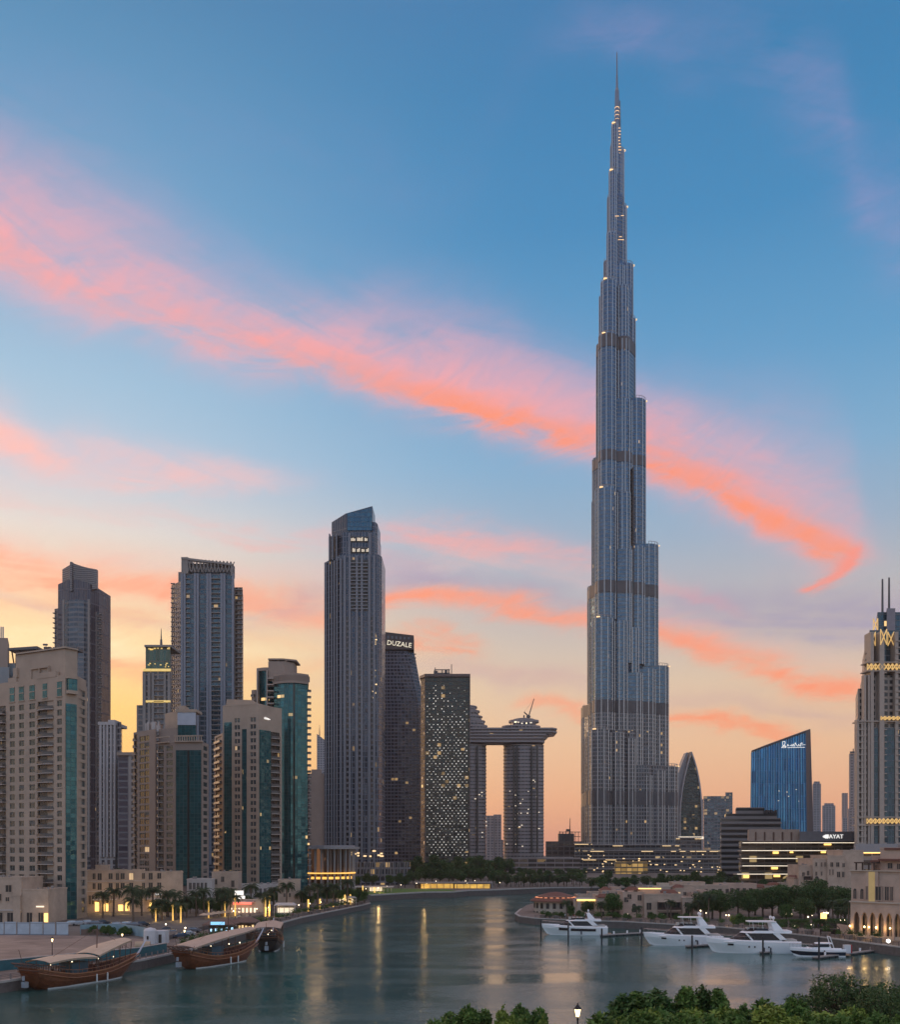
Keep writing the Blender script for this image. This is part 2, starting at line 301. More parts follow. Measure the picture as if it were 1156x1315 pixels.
def fgroup():
    g = bpy.data.node_groups.new('FacadeGrid', 'ShaderNodeTree'); N = g.nodes; L = g.links
    I = g.interface
    def sock(n, t, d=None, io='INPUT'):
        s_ = I.new_socket(name=n, in_out=io, socket_type=t)
        if d is not None: s_.default_value = d
    F, Cc = 'NodeSocketFloat', 'NodeSocketColor'
    for n, t, d in (('CellW',F,3.),('CellH',F,3.5),('FrameX',F,.15),('FrameY',F,.3),('Glass',Cc,(.03,.05,.07,1)),('Glass2',Cc,(.06,.09,.12,1)),('Frame',Cc,(.3,.28,.26,1)),
                    ('Lit',F,.03),('LitStr',F,1.5),('LitCol',Cc,(1,.62,.25,1)),('GlassRough',F,.15),('GlassMetal',F,.3),('Seed',F,0.),('FrameRough',F,.6)): sock(n, t, d)
    sock('BSDF', 'NodeSocketShader', io='OUTPUT')
    gi = N.new('NodeGroupInput'); go = N.new('NodeGroupOutput'); G = gi.outputs
    def m(op, a, b=None, clamp=False):
        n = N.new('ShaderNodeMath'); n.operation = op; n.use_clamp = clamp
        for i, q in enumerate((a, b)):
            if q is None: continue
            if isinstance(q, (int, float)): n.inputs[i].default_value = q
            else: L.new(q, n.inputs[i])
        return n.outputs[0]
    uv = N.new('ShaderNodeUVMap'); sp = N.new('ShaderNodeSeparateXYZ'); L.new(uv.outputs[0], sp.inputs[0])
    cu = m('DIVIDE', sp.outputs[0], G['CellW']); cv = m('DIVIDE', sp.outputs[1], G['CellH'])
    fu = m('FRACT', cu); fv = m('FRACT', cv); iu = m('FLOOR', cu); iv = m('FLOOR', cv)
    gl = m('MULTIPLY', m('GREATER_THAN', fu, G['FrameX']), m('GREATER_THAN', fv, G['FrameY']))
    cb = N.new('ShaderNodeCombineXYZ'); L.new(iu, cb.inputs[0]); L.new(iv, cb.inputs[1]); L.new(G['Seed'], cb.inputs[2])
    wn = N.new('ShaderNodeTexWhiteNoise'); L.new(cb.outputs[0], wn.inputs[0]); ws = N.new('ShaderNodeSeparateColor'); L.new(wn.outputs['Color'], ws.inputs[0])
    g0 = N.new('ShaderNodeNewGeometry'); ns = N.new('ShaderNodeTexNoise'); ns.inputs['Scale'].default_value = .06; ns.inputs['Detail'].default_value = 3
    L.new(g0.outputs['Position'], ns.inputs['Vector'])
    rf = m('ADD', m('MULTIPLY', ws.outputs[0], .6), m('MULTIPLY', m('SUBTRACT', ns.outputs[0], .3), .8), clamp=True)
    mg = N.new('ShaderNodeMix'); mg.data_type = 'RGBA'; L.new(rf, mg.inputs['Factor']); L.new(G['Glass'], mg.inputs['A']); L.new(G['Glass2'], mg.inputs['B'])  # drifting glass tone painted in place of uneven reflections
    ns2 = N.new('ShaderNodeTexNoise'); ns2.inputs['Scale'].default_value = .25; ns2.inputs['Detail'].default_value = 5; L.new(g0.outputs['Position'], ns2.inputs['Vector'])
    fm = N.new('ShaderNodeVectorMath'); fm.operation = 'SCALE'; L.new(G['Frame'], fm.inputs[0])
    L.new(m('ADD', m('MULTIPLY', ns2.outputs[0], .5), .75), fm.inputs['Scale'])
    mf = N.new('ShaderNodeMix'); mf.data_type = 'RGBA'; L.new(gl, mf.inputs['Factor']); L.new(fm.outputs[0], mf.inputs['A']); L.new(mg.outputs['Result'], mf.inputs['B'])
    b = N.new('ShaderNodeBsdfPrincipled'); L.new(mf.outputs['Result'], b.inputs['Base Color'])
    mr = N.new('ShaderNodeMix'); L.new(gl, mr.inputs['Factor']); L.new(G['FrameRough'], mr.inputs['A']); L.new(G['GlassRough'], mr.inputs['B']); L.new(mr.outputs['Result'], b.inputs['Roughness'])
    L.new(m('MULTIPLY', gl, G['GlassMetal']), b.inputs['Metallic'])
    # clustered lit rooms
    lp = m('MULTIPLY', G['Lit'], m('MULTIPLY', m('MAXIMUM', m('SUBTRACT', ns.outputs[0], .32), 0.0), 5.5))
    lit = m('MULTIPLY', m('LESS_THAN', ws.outputs[1], lp), gl)
    es = m('MULTIPLY', lit, m('MULTIPLY', m('ADD', ws.outputs[2], .25), G['LitStr']))
    L.new(G['LitCol'], b.inputs['Emission Color']); L.new(es, b.inputs['Emission Strength'])
    bp = N.new('ShaderNodeBump'); bp.inputs['Distance'].default_value = .25; bp.inputs['Strength'].default_value = .5; L.new(m('SUBTRACT', 1.0, gl), bp.inputs['Height'])
    va = N.new('ShaderNodeVectorMath'); va.operation = 'SUBTRACT'; L.new(wn.outputs['Color'], va.inputs[0]); va.inputs[1].default_value = (.5,.5,.5)
    vs = N.new('ShaderNodeVectorMath'); vs.operation = 'SCALE'; L.new(va.outputs[0], vs.inputs[0]); vs.inputs['Scale'].default_value = .07
    vb = N.new('ShaderNodeVectorMath'); vb.operation = 'ADD'; L.new(g0.outputs['Normal'], vb.inputs[0]); L.new(vs.outputs[0], vb.inputs[1])
    vn = N.new('ShaderNodeVectorMath'); vn.operation = 'NORMALIZE'; L.new(vb.outputs[0], vn.inputs[0]); L.new(vn.outputs[0], bp.inputs['Normal'])
    L.new(bp.outputs[0], b.inputs['Normal'])
    L.new(b.outputs[0], go.inputs[0]); return g
FG = fgroup()
def fac(name, cw, ch, fx, fy, glass, glass2, frame_, lit=.03, ls=1.2, lc=(1,.62,.25), gr=.15, gm=.3, seed=0, fr=.6):
    if name in MATS: return MATS[name]
    M = bpy.data.materials.new(name); M.use_nodes = True; nt = M.node_tree; nt.nodes.remove(nt.nodes['Principled BSDF'])
    g = nt.nodes.new('ShaderNodeGroup'); g.node_tree = FG; i = g.inputs
    for k, v_ in (('CellW',cw),('CellH',ch),('FrameX',fx),('FrameY',fy),('Lit',lit),('LitStr',ls),('GlassRough',gr),('GlassMetal',gm),('Seed',seed),('FrameRough',fr)): i[k].default_value = v_
    for k, v_ in (('Glass',glass),('Glass2',glass2),('Frame',frame_),('LitCol',lc)): i[k].default_value = (*v_, 1)
    nt.links.new(g.outputs[0], nt.nodes['Material Output'].inputs[0]); MATS[name] = M; return M
# ------------------------------------------------------------------ water and land
def water_mat():
    M = bpy.data.materials.new('water'); M.use_nodes = True; nt = M.node_tree; N = nt.nodes; L = nt.links; b = N['Principled BSDF']
    b.inputs['Base Color'].default_value = (.030, .100, .092, 1); b.inputs['Roughness'].default_value = .09; b.inputs['IOR'].default_value = 2.1
    b.inputs['Specular IOR Level'].default_value = .5
    g = N.new('ShaderNodeNewGeometry')
    def noise(sc_, det, sx, sy, dist=0, rot=0):
        mp = N.new('ShaderNodeMapping'); mp.inputs['Scale'].default_value = (sx, sy, 1); mp.inputs['Rotation'].default_value = (0, 0, rot); L.new(g.outputs['Position'], mp.inputs[0])
        n = N.new('ShaderNodeTexNoise'); n.inputs['Scale'].default_value = sc_; n.inputs['Detail'].default_value = det; n.inputs['Distortion'].default_value = dist
        L.new(mp.outputs[0], n.inputs['Vector']); return n.outputs[0]
    a = noise(.9, 4, .7, 1.3, .6, .3); c = noise(.12, 3, 1, 1.4, .4, -.2); e = noise(3.0, 2, .8, 1.2, .3)
    # calm and ruffled patches
    p = noise(.03, 5, .6, 1.6, 1.2); pr = N.new('ShaderNodeMapRange'); L.new(p, pr.inputs[0]); pr.inputs[1].default_value = .35; pr.inputs[2].default_value = .65
    pr.inputs[3].default_value = .35; pr.inputs[4].default_value = 1.35
    s1 = N.new('ShaderNodeMath'); s1.operation = 'MULTIPLY_ADD'; L.new(c, s1.inputs[0]); s1.inputs[1].default_value = 1.2; L.new(a, s1.inputs[2])
    s2 = N.new('ShaderNodeMath'); s2.operation = 'MULTIPLY_ADD'; L.new(e, s2.inputs[0]); s2.inputs[1].default_value = .4; L.new(s1.outputs[0], s2.inputs[2])
    bp = N.new('ShaderNodeBump'); bp.inputs['Distance'].default_value = .07; L.new(s2.outputs[0], bp.inputs['Height']); L.new(pr.outputs[0], bp.inputs['Strength'])
    L.new(bp.outputs[0], b.inputs['Normal']); rr_ = N.new('ShaderNodeMapRange'); L.new(p, rr_.inputs[0]); rr_.inputs[1].default_value = .4; rr_.inputs[2].default_value = .62; rr_.inputs[3].default_value = .06; rr_.inputs[4].default_value = .20; L.new(rr_.outputs[0], b.inputs['Roughness']); return M
w = MB(); w.face([(-1500,-50,0),(1500,-50,0),(1500,3000,0),(-1500,3000,0)])
struct(w.build('water', water_mat()))
def ground_mat(name, c1, c2, c3, s=.08):
    M = bpy.data.materials.new(name); M.use_nodes = True; nt = M.node_tree; N = nt.nodes; L = nt.links; b = N['Principled BSDF']
    g = N.new('ShaderNodeNewGeometry'); n = N.new('ShaderNodeTexNoise'); n.inputs['Scale'].default_value = s; n.inputs['Detail'].default_value = 8; n.inputs['Roughness'].default_value = .6
    n.inputs['Distortion'].default_value = .8
    L.new(g.outputs['Position'], n.inputs['Vector']); r = N.new('ShaderNodeValToRGB'); cr = r.color_ramp
    cr.elements[0].position = .3; cr.elements[0].color = (*c1, 1); cr.elements[1].position = .72; cr.elements[1].color = (*c3, 1)
    e = cr.elements.new(.5); e.color = (*c2, 1); L.new(n.outputs[0], r.inputs[0]); L.new(r.outputs[0], b.inputs['Base Color']); b.inputs['Roughness'].default_value = .85
    bp = N.new('ShaderNodeBump'); bp.inputs['Distance'].default_value = .05; L.new(n.outputs[0], bp.inputs['Height']); L.new(bp.outputs[0], b.inputs['Normal']); return M
M_GROUND = ground_mat('city_ground', (.09,.08,.07), (.13,.115,.10), (.18,.16,.14), .05)
M_PAVE = ground_mat('pale_paving', (.13,.10,.08), (.19,.15,.122), (.25,.20,.165), .3)
M_SAND = ground_mat('sandy_soil', (.17,.125,.10), (.25,.19,.155), (.35,.27,.22), .12)
M_LAWN = ground_mat('lawn_grass', (.05,.11,.015), (.08,.17,.02), (.11,.22,.03), .4)
M_QUAY = mat('quay_stone', (.13,.105,.095), .85, var=.3, scale=1.2)
def land(name, poly, z, m_top, m_side=M_QUAY, z0=-1.5):
    b = MB(); b.prism(poly, z0, z, 0, cap=1); return struct(b.build(name, [m_side, m_top]))
def gp(x, y, z=0): D = pd(y, z); return (px(x, D), D)
LZ = 3.0
# big land sheet round the lagoon, built as one slab with a bay cut into its near edge
SHORE = [(-95,128), (-78,169), (-64,202), (-59,225), (-57,262), (-55,284), (-50,329), (-44,360), (-36,400), (-34,415), (-36,426), (-41,436), (-46,450)]
shore_far = [(-38,466), (-26,482), (-13,498), (2,502), (10,520), (25,528), (45,548), (60,558), (112,560)]
inner = [(-109,128), (-97,160), (-85.5,185), (-66.6,209), (-64,219), (-71,228), (-72,262), (-68,300), (-62,335), (-56,368), (-48,402), (-46,425), (-48,450)]
land('ground', [(-3190,128)] + inner + shore_far + [(112,500), (3190,500), (3190,3190), (-3190,3190)], LZ, M_GROUND)
land('promenade', SHORE + inner[::-1], 1.9, M_PAVE)
b = MB(); b.prism([(-140,165),(-97.5,163),(-86,186),(-67.5,209.5),(-65,219),(-72,236),(-96,247),(-150,250)], LZ+.01, LZ+.12); struct(b.build('sand', M_SAND))
b = MB(); b.prism([(-37.5,467.5),(-26,483.5),(-13,499.5),(0,503.5),(4,512),(-2,530),(-40,545),(-62,520),(-60,480)], LZ+.02, LZ+.1); struct(b.build('lawn', M_LAWN))
kerb = MB()
for q in (SHORE,):
    for p0, p1 in zip(q, q[1:]):
        f = frame(p0, p1); L0 = hypot(p1[0]-p0[0], p1[1]-p0[1]); kerb.fbox(f, 0, L0, -.7, .15, 1.75, 2.15)
for p0, p1 in zip(shore_far, shore_far[1:]):
    f = frame(p0, p1); L0 = hypot(p1[0]-p0[0], p1[1]-p0[1]); kerb.fbox(f, 0, L0, -1.6, .2, 2.6, LZ+.25)
struct(kerb.build('kerb', mat('pale_kerb', (.42,.38,.35), .8, var=.15, scale=1.0)))
tip = [(31.5,398), (27,372), (23,345), (23.5,331), (28,322), (40,314), (55,307), (80,285), (95,257), (105,227), (118,190), (3190,120), (3190,499), (111,499), (60,468), (45,440)]
land('marina_ground', tip, 2.2, M_PAVE)
land('near_bank', [(-3190,-60), (3190,-60), (3190,100), (120,100), (30,104), (-3190,104)], LZ, M_GROUND)
# ------------------------------------------------------------------ the stepped supertall
def arc(cx, cy, r, a0, a1, n): return [(cx+r*cos(a0+(a1-a0)*i/n), cy+r*sin(a0+(a1-a0)*i/n)) for i in range(n+1)]
def finger(ang, lat, r, L, n=10):
    """tongue from the core outwards along ang, offset sideways by lat, rounded nose"""
    ca, sa = cos(ang), sin(ang); P = lambda a, b: (a*ca-b*sa, a*sa+b*ca)
    pts = [P(-2, lat-r), P(L, lat-r)] + [P(L+r*cos(t), lat+r*sin(t)) for t in [(-pi/2+pi*i/n) for i in range(1, n)]] + [P(L, lat+r), P(-2, lat+r)]
    return pts
M_BG = fac('tower_steel_glass', 1.5, 3.9, .20, .22, (.045,.095,.15), (.10,.17,.25), (.15,.18,.21), lit=.004, ls=.5, gr=.14, gm=.85, seed=3, fr=.35)
M_BG2 = fac('tower_steel_glass_low', 2.6, 3.9, .34, .34, (.025,.036,.05), (.08,.10,.13), (.20,.195,.20), lit=.012, ls=.5, gr=.22, gm=.6, seed=5, fr=.4)
M_BAND = mat('louvre_band', (.085,.082,.09), .5, .3, var=.2, scale=.2)
M_STEEL = mat('brushed_steel', (.42,.42,.43), .35, .8, var=.1)
M_DKSTEEL = mat('dark_steel', (.10,.10,.11), .45, .6, var=.15)
M_LAMPW = mat('lamp_warm', (1,.8,.5), .5, var=0, emit=(1,.62,.24), estr=9)
M_LAMPC = mat('lamp_cool', (1,1,1), .5, var=0, emit=(1,.93,.8), estr=8)
def burj():
    t = thing('stepped_skyscraper', 'tallest tower of all, steel and glass setbacks tapering to a needle spire', 'skyscraper', (171.6, 1000, LZ))
    A = {'right': radians(-5), 'left': radians(-125), 'rear': radians(115)}
    tiers = {'right': [(109,61),(211,51.6),(334.6,41.2),(483,28.8),(567,18.4),(622.6,16),(683,9.6),(741,6.8)],
             'left': [(142.6,34.8),(254.6,30),(385,26),(541,21.2),(597,18.8),(649,12),(714,9.2),(765,5.8)],
             'rear': [(176,33),(300,28),(430,24),(520,20),(585,15),(636,11),(700,8),(750,5.5)]}
    bands = [(541,528),(425,414.6),(293,281),(173,161),(82.6,69)]
    for wname, ts in tiers.items():
        ang = A[wname]; cx = abs(cos(ang)); z0 = 0
        body = MB(); bds = {}; fins = MB(); rail = MB(); lamps = MB()
        nose_x = []
        for k, (zt, ext) in enumerate(ts):
            zt -= LZ
            r = min(10.5, max(3.2, ext*.42)); big = r > 6
            lat = r*1.25; r2 = r*.72; dl = 12
            def reach(L):
                e = L*cx+r
                if big: e = max(e, (L-dl)*cx+lat*abs(sin(ang))+r2)
                return e
            L = 0; 
            while reach(L) < ext and L < 80: L += .2
            parts = [finger(ang, 0, r, L)]
            if big: parts += [finger(ang, lat, r2, max(L-dl, 2)), finger(ang, -lat, r2, max(L-dl, 2))]
            if L > 26: parts += [finger(ang, lat+1.1*r2, r2*.8, max(L-dl*2, 2)), finger(ang, -lat-1.1*r2, r2*.8, max(L-dl*2, 2))]
            zb = z0
            for pi_, p in enumerate(parts):
                for (za, zc, mi) in ([(zb, min(zt, 160), 1)] if zb < 160 else []) + ([(max(zb, 160), zt - (2.5*pi_ if k else 2.5*pi_), 0)] if zt > 160 else []):
                    if zc > za: body.prism(p, za, zc, mi, cap=2)
                for (b1, b0) in bands:
                    b1 -= LZ; b0 -= LZ
                    if zb-3 < b0 and b1 <= zt+1:
                        n_ = len(p); c0 = (sum(q[0] for q in p)/n_, sum(q[1] for q in p)/n_)
                        pp = [(c0[0]+(q[0]-c0[0])*(1+.55/hypot(q[0]-c0[0], q[1]-c0[1])), c0[1]+(q[1]-c0[1])*(1+.55/hypot(q[0]-c0[0], q[1]-c0[1]))) for q in p]
                        bds.setdefault(b0, MB()).prism(pp, b0, b1, 0, bottom=True)
                # bright vertical steel fins at the shoulders of each nose
                for q in p[1:-1:2]:
                    q0 = unit(q[0], q[1]); 
                    fins.box(q[0]-.36+q0[0]*.35, q[0]+.36+q0[0]*.35, q[1]-.36+q0[1]*.35, q[1]+.36+q0[1]*.35, zb, zt-(2.5*pi_), 0)
                # parapet crown on the setback
                if pi_ == 0:
                    for q, q2 in zip(p[1:-2], p[2:-1]):
                        rail.tube((*q, zt+2.4), (*q2, zt+2.4), .25, n=4)
                        rail.tube((*q, zt), (*q, zt+2.5), .22, n=4)
                    nose = p[len(p)//2]
                    if R.random() < .75: lamps.box(nose[0]-1.6, nose[0]+1.6, nose[1]-1, nose[1]+1, zt+.05, zt+1.0)
            z0 = zt
        w_ = body.build('wing', [M_BG, M_BG2, M_DKSTEEL], t); 
        [q._build('louvre_band', M_BAND, w_) for q in bds.values()]; fins.build('steel_fins', M_STEEL, w_)
        rail._build('terrace_railing', M_STEEL, w_); lamps.build('terrace_light', mat('terrace_glow', (1,.8,.5), .5, var=0, emit=(1,.6,.25), estr=1.3), w_)
    core = MB()
    for z0, z1, r in ((0,560,13),(560,620,9),(620,690,7),(690,735,5.4)):
        core.prism([(r*cos(a), r*sin(a)) for a in [2*pi*i/12 for i in range(12)]], z0, z1, 0, cap=1)
    core.build('core', [M_BG, M_DKSTEEL], t)
    gr = MB(); gr.box(11.6,13.2,-23,-4,0,405); gr.build('notch_shade', mat('notch_shade_dark', (.025,.025,.03), .5, var=.1), t)  # dark fin standing proud, drawn for the shade of the notch between wings
    sp = MB()
    prof = [(5.4,732),(4.4,745),(3.6,762),(2.6,764),(2.1,800),(1.2,803),(1.0,815),(.8,817),(.55,838),(.05,841)]
    sp.lathe((0,0,0), prof, 12); sp.tube((3.4,0,732), (3.0,0,790), 1.1, .6, n=6); sp.tube((-2.6,-2,732), (-2.4,-1.5,770), 1.2, .6, n=6)
    sp.build('spire', mat('spire_steel', (.22,.22,.24), .3, .8, var=.15), t)
    lt = MB()
    for i in range(9): lt.tube((R.uniform(-2,3), -4.8, 738+i*3.2-5), (R.uniform(2,4), -4.8, 738+i*3.2-5), .35, n=4)
    for i in range(4): lt.lathe((0,-.1,778+i*4-8), [(2.4,0),(2.6,.3),(2.4,.6)], 8)
    for (zz, x0, x1) in ((640,-1,5),(643,0,3),(664,-4,0),(664.5,2,5)): lt.tube((x0,-12,zz), (x1,-12,zz), .28, n=4)
    lt.build('spire_light', mat('spire_glow', (1,.7,.4), .5, var=0, emit=(1,.6,.28), estr=1.4), t)
    b = MB()   # bright crown floodlit windows part way up
    for (y_, x0, x1) in ((531,790,792),(532,796,806),(576,786,790),(577,797,812),(640,780,788)):
        D = 962; z = pz(y_, D)-LZ; b.box(px(x0,D)-171.6, px(x1,D)-171.6, -38.5, -37.5, z-1, z+1)
    return t
burj()
# ------------------------------------------------------------------ facade kit (world coordinates, subtracted at build)
def P2(x, D): return (px(x, D), D)
def rel(b, name, mats, t, **k):
    lx, ly, lz = t.location; p = t
    if t.parent: lx += t.parent.location[0]; ly += t.parent.location[1]; lz += t.parent.location[2]
    b.v = [(a-lx, c-ly, d-lz) for a, c, d in b.v]
    return b.build(name, mats, t, **k)
def u_of(fr, x):
    k = (x-CX)/FPX; return (k*fr[1]-fr[0])/(fr[2]-k*fr[3])
BEIGE = mat('beige_render', (.40,.31,.24), .85, var=.16, scale=.15, bump=.02)
BEIGE2 = mat('warm_stone_render', (.45,.36,.29), .85, var=.12, scale=.2, bump=.02)
TAUPE = mat('taupe_render', (.31,.245,.205), .85, var=.10, scale=.15)
PALE = mat('pale_trim', (.52,.48,.45), .7, var=.08, scale=.3)
M_WFRAME = mat('window_frame_paint', (.30,.29,.28), .5, var=.05)
M_WGLASS = mat('window_glass', (.008,.03,.034), .12, .15, var=.5, scale=.35, spec=.9)
M_WLIT = mat('lit_window', (.6,.45,.3), .5, var=0, emit=(1,.66,.32), estr=.55)
M_DOOR = mat('dark_opening', (.02,.02,.022), .3, var=.3, scale=.4)
M_RAIL = mat('balcony_railing', (.10,.095,.09), .5, .3, var=.1)
TEAL = fac('teal_curtain_glass', 1.5, 1.45, .07, .06, (.010,.075,.092), (.035,.155,.175), (.02,.07,.085), lit=.008, ls=.4, gr=.10, gm=.45, seed=2, fr=.3)
WINM = {}
M_BLIND = mat('window_blind', (.15,.14,.125), .8, var=.2)
def window_mesh(w, h, lit, tall=False):
    k = (round(w,2), round(h,2), lit)
    if k in WINM: return WINM[k]
    b = MB(); f = .09
    b.face([(f,0,f),(w-f,0,f),(w-f,0,h-f),(f,0,h-f)], 1)
    if lit > 1: q_ = (.35,.6,.8)[lit-2]; x_ = w/2 if lit == 3 else w-f; b.face([(f,-.015,h*q_),(x_,-.015,h*q_),(x_,-.015,h-f),(f,-.015,h-f)], 2)
    for q in ((0,w,0,f),(0,w,h-f,h),(0,f,f,h-f),(w-f,w,f,h-f),(w/2-.04,w/2+.04,f,h-f)): b.box(q[0],q[1],-.06,.04,q[2],q[3],0)
    me = bpy.data.meshes.new('window'); me.from_pydata(b.v, [], b.f)
    me.materials.append(M_WFRAME); me.materials.append(M_WLIT if lit == 1 else M_WGLASS); me.materials.append(M_BLIND); me.polygons.foreach_set('material_index', b.m); WINM[k] = me
    return me
class Tower:
    def __init__(s, name, label, cat, loc, wall, wall2=None, group=None, maxwin=96):
        s.t = thing(name, label, cat, (loc[0], loc[1], LZ if len(loc) < 3 else loc[2]), 0, group)
        s.wall = MB(); s.wmat = [wall, wall2 or wall]; s.wins = []; s.balc = []; s.extra = {}; s.maxwin = maxwin
    def face(s, A, B, z0, z1, fh, bays, thick=.5, zoff=0.0, inset_end=(0,0)):
        fr = frame(A, B); W = hypot(B[0]-A[0], B[1]-A[1]); s.fr = fr
        nf = int((z1-z0-.4)/fh); us = 0.0
        bl = sorted([(max(0, u_of(fr, b[0])), min(W, u_of(fr, b[1])), b[2], b[3] if len(b) > 3 else {}) for b in bays])
        for u0, u1, ty, o in bl:
            if u1-u0 < .2: continue
            if u0 > us+.01: s.wall.fbox(fr, us, u0, -thick, 0, z0, z1)
            zt = o.get('ztop', z1-.8); zb = o.get('zbot', z0)
            if zt < z1: s.wall.fbox(fr, u0, u1, -thick, 0, zt, z1)
            if zb > z0: s.wall.fbox(fr, u0, u1, -thick, 0, z0, zb)
            n = int((zt-zb)/fh+.01)
            if ty == 'w':
                sill, head = o.get('sill', .22), o.get('head', .85)
                m = o.get('n', 1); ww = (u1-u0)/m; pw = o.get('pier', .25)
                zz = zb
                for k in range(n):
                    top = zt-(n-k)*fh
                    s.wall.fbox(fr, u0, u1, -thick, 0, zz, top+sill*fh)
                    for j in range(m):
                        s.wins.append((fr, u0+j*ww+(pw/2 if m > 1 else 0), ww-(pw if m > 1 else 0), top+sill*fh, (head-sill)*fh, (1 if R.random() < .006 else R.choice((2,3,4)) if R.random() < .18 else 0)))
                        if m > 1 and j: s.wall.fbox(fr, u0+j*ww-pw/2, u0+j*ww+pw/2, -thick, -.02, top+sill*fh, top+head*fh)
                    zz = top+head*fh
                s.wall.fbox(fr, u0, u1, -thick, 0, zz, zt)
            elif ty == 'g':
                g = s.extra.setdefault('curtain_glass', (MB(), TEAL)); d = o.get('out', .12)
                g[0].fbox(fr, u0, u1, -thick, d, zb, zt)
                for j in range(o.get('split', 0)):
                    uu = u0+(u1-u0)*(j+1)/(o['split']+1); g2 = s.extra.setdefault('dark_joint', (MB(), M_DOOR)); g2[0].fbox(fr, uu-.35, uu+.35, d, d+.08, zb, zt)
            elif ty in ('b', 'c'):
                out = o.get('out', 1.3); dg = s.extra.setdefault('balcony_door', (MB(), DARKDOOR))
                dg[0].fbox(fr, u0, u1, -thick-.2, -thick+.05, zb, zt)
                for k in range(n+1): 
                    zf = zt-(n-k)*fh
                    s.wall.fbox(fr, u0, u1, -thick, -.05, zf-.16, zf+.16)
                    if k < n: s.balc.append((fr, u0, u1, zf, out, ty == 'c'))
            us = u1
        if us < W-.01: s.wall.fbox(fr, us, W, -thick, 0, z0, z1)
    def finish(s):
        w_ = rel(s.wall, 'wall', s.wmat, s.t)
        for n, (b, m) in s.extra.items(): rel(b, n, m, s.t)
        loc = s.t.location
        s.wins.sort(key=lambda q: hypot(q[0][0], q[0][1])+abs(q[3]-25)*1.0)
        rest = MB()
        for i, (fr, u, w, z, h, lit) in enumerate(s.wins):
            x, y = fr[0]+fr[2]*u-fr[4]*.28, fr[1]+fr[3]*u-fr[5]*.28
            if i < s.maxwin:
                o = bpy.data.objects.new('window', window_mesh(w, h, lit)); C.objects.link(o); o.parent = s.t
                o.location = (x-loc[0], y-loc[1], z-loc[2]); o.rotation_euler = (0, 0, atan2(fr[3], fr[2]))
            else:
                rest.fbox(fr, u, u+w, -.45, -.28, z, z+h, 2 if lit == 1 else 1)
                if lit > 1: rest.fbox(fr, u+.09, u+w*(.5 if lit == 3 else .97), -.28, -.265, z+h*(.35,.6,.8)[lit-2], z+h, 3)
                for q in ((0,.09),(w/2-.04,w/2+.04),(w-.09,w)): rest.fbox(fr, u+q[0], u+q[1], -.28, -.22, z, z+h, 0)
        if rest.f: stuff(rel(rest, 'windows', [M_WFRAME, M_WGLASS, M_WLIT, M_BLIND], s.t))
        s.balc.sort(key=lambda q: hypot(q[0][0], q[0][1])+abs(q[3]-25))
        rb = MB()
        for i, (fr, u0, u1, z, out, curved) in enumerate(s.balc):
            b = MB() if i < 90 else rb
            if curved:
                n = 6; g = lambda t_, k: (u0+(u1-u0)*t_, k*out*(1-(2*t_-1)**2*.75))
                for j in range(n):
                    (a0, d0), (a1, d1) = g(j/n, 1), g((j+1)/n, 1)
                    G = lambda u, d, zz: (fr[0]+fr[2]*u+fr[4]*d, fr[1]+fr[3]*u+fr[5]*d, zz)
                    b.hexa([G(a0,d0,z-.15),G(a1,d1,z-.15),G(a1,-.1,z-.15),G(a0,-.1,z-.15),G(a0,d0,z+.12),G(a1,d1,z+.12),G(a1,-.1,z+.12),G(a0,-.1,z+.12)], 0)
                    b.hexa([G(a0,d0,z+.12),G(a1,d1,z+.12),G(a1,d1-.08,z+.12),G(a0,d0-.08,z+.12),G(a0,d0,z+.95),G(a1,d1,z+.95),G(a1,d1-.08,z+.95),G(a0,d0-.08,z+.95)], 2)
                    b.hexa([G(a0,d0+.04,z+.95),G(a1,d1+.04,z+.95),G(a1,d1-.12,z+.95),G(a0,d0-.12,z+.95),G(a0,d0+.04,z+1.05),G(a1,d1+.04,z+1.05),G(a1,d1-.12,z+1.05),G(a0,d0-.12,z+1.05)], 1)
            else:
                b.fbox(fr, u0+.05, u1-.05, -.1, out, z-.15, z+.12, 0); b.fbox(fr, u0+.05, u1-.05, out-.1, out-.02, z+.12, z+.9, 2)
                b.fbox(fr, u0+.05, u1-.05, out-.14, out+.02, z+.9, z+1.0, 1)
                for uu in (u0+.05, u1-.13): b.fbox(fr, uu, uu+.08, 0, out-.1, z+.12, z+.9, 2)
            if i < 90: rel(b, 'balcony', [PALE2, M_RAIL, BALGLASS], s.t)
        if rb.f: stuff(rel(rb, 'balconies', [PALE2, M_RAIL, BALGLASS], s.t))
        return s.t
PALE2 = mat('balcony_slab', (.42,.36,.32), .8, var=.1, scale=.3)
BALGLASS = mat('balcony_front', (.10,.09,.085), .45, var=.2, scale=.5)
DARKDOOR = fac('balcony_doors', 1.6, 2.95, .12, .2, (.012,.014,.016), (.035,.035,.035), (.10,.09,.085), lit=.012, ls=.6, gr=.2, gm=.1, seed=9)

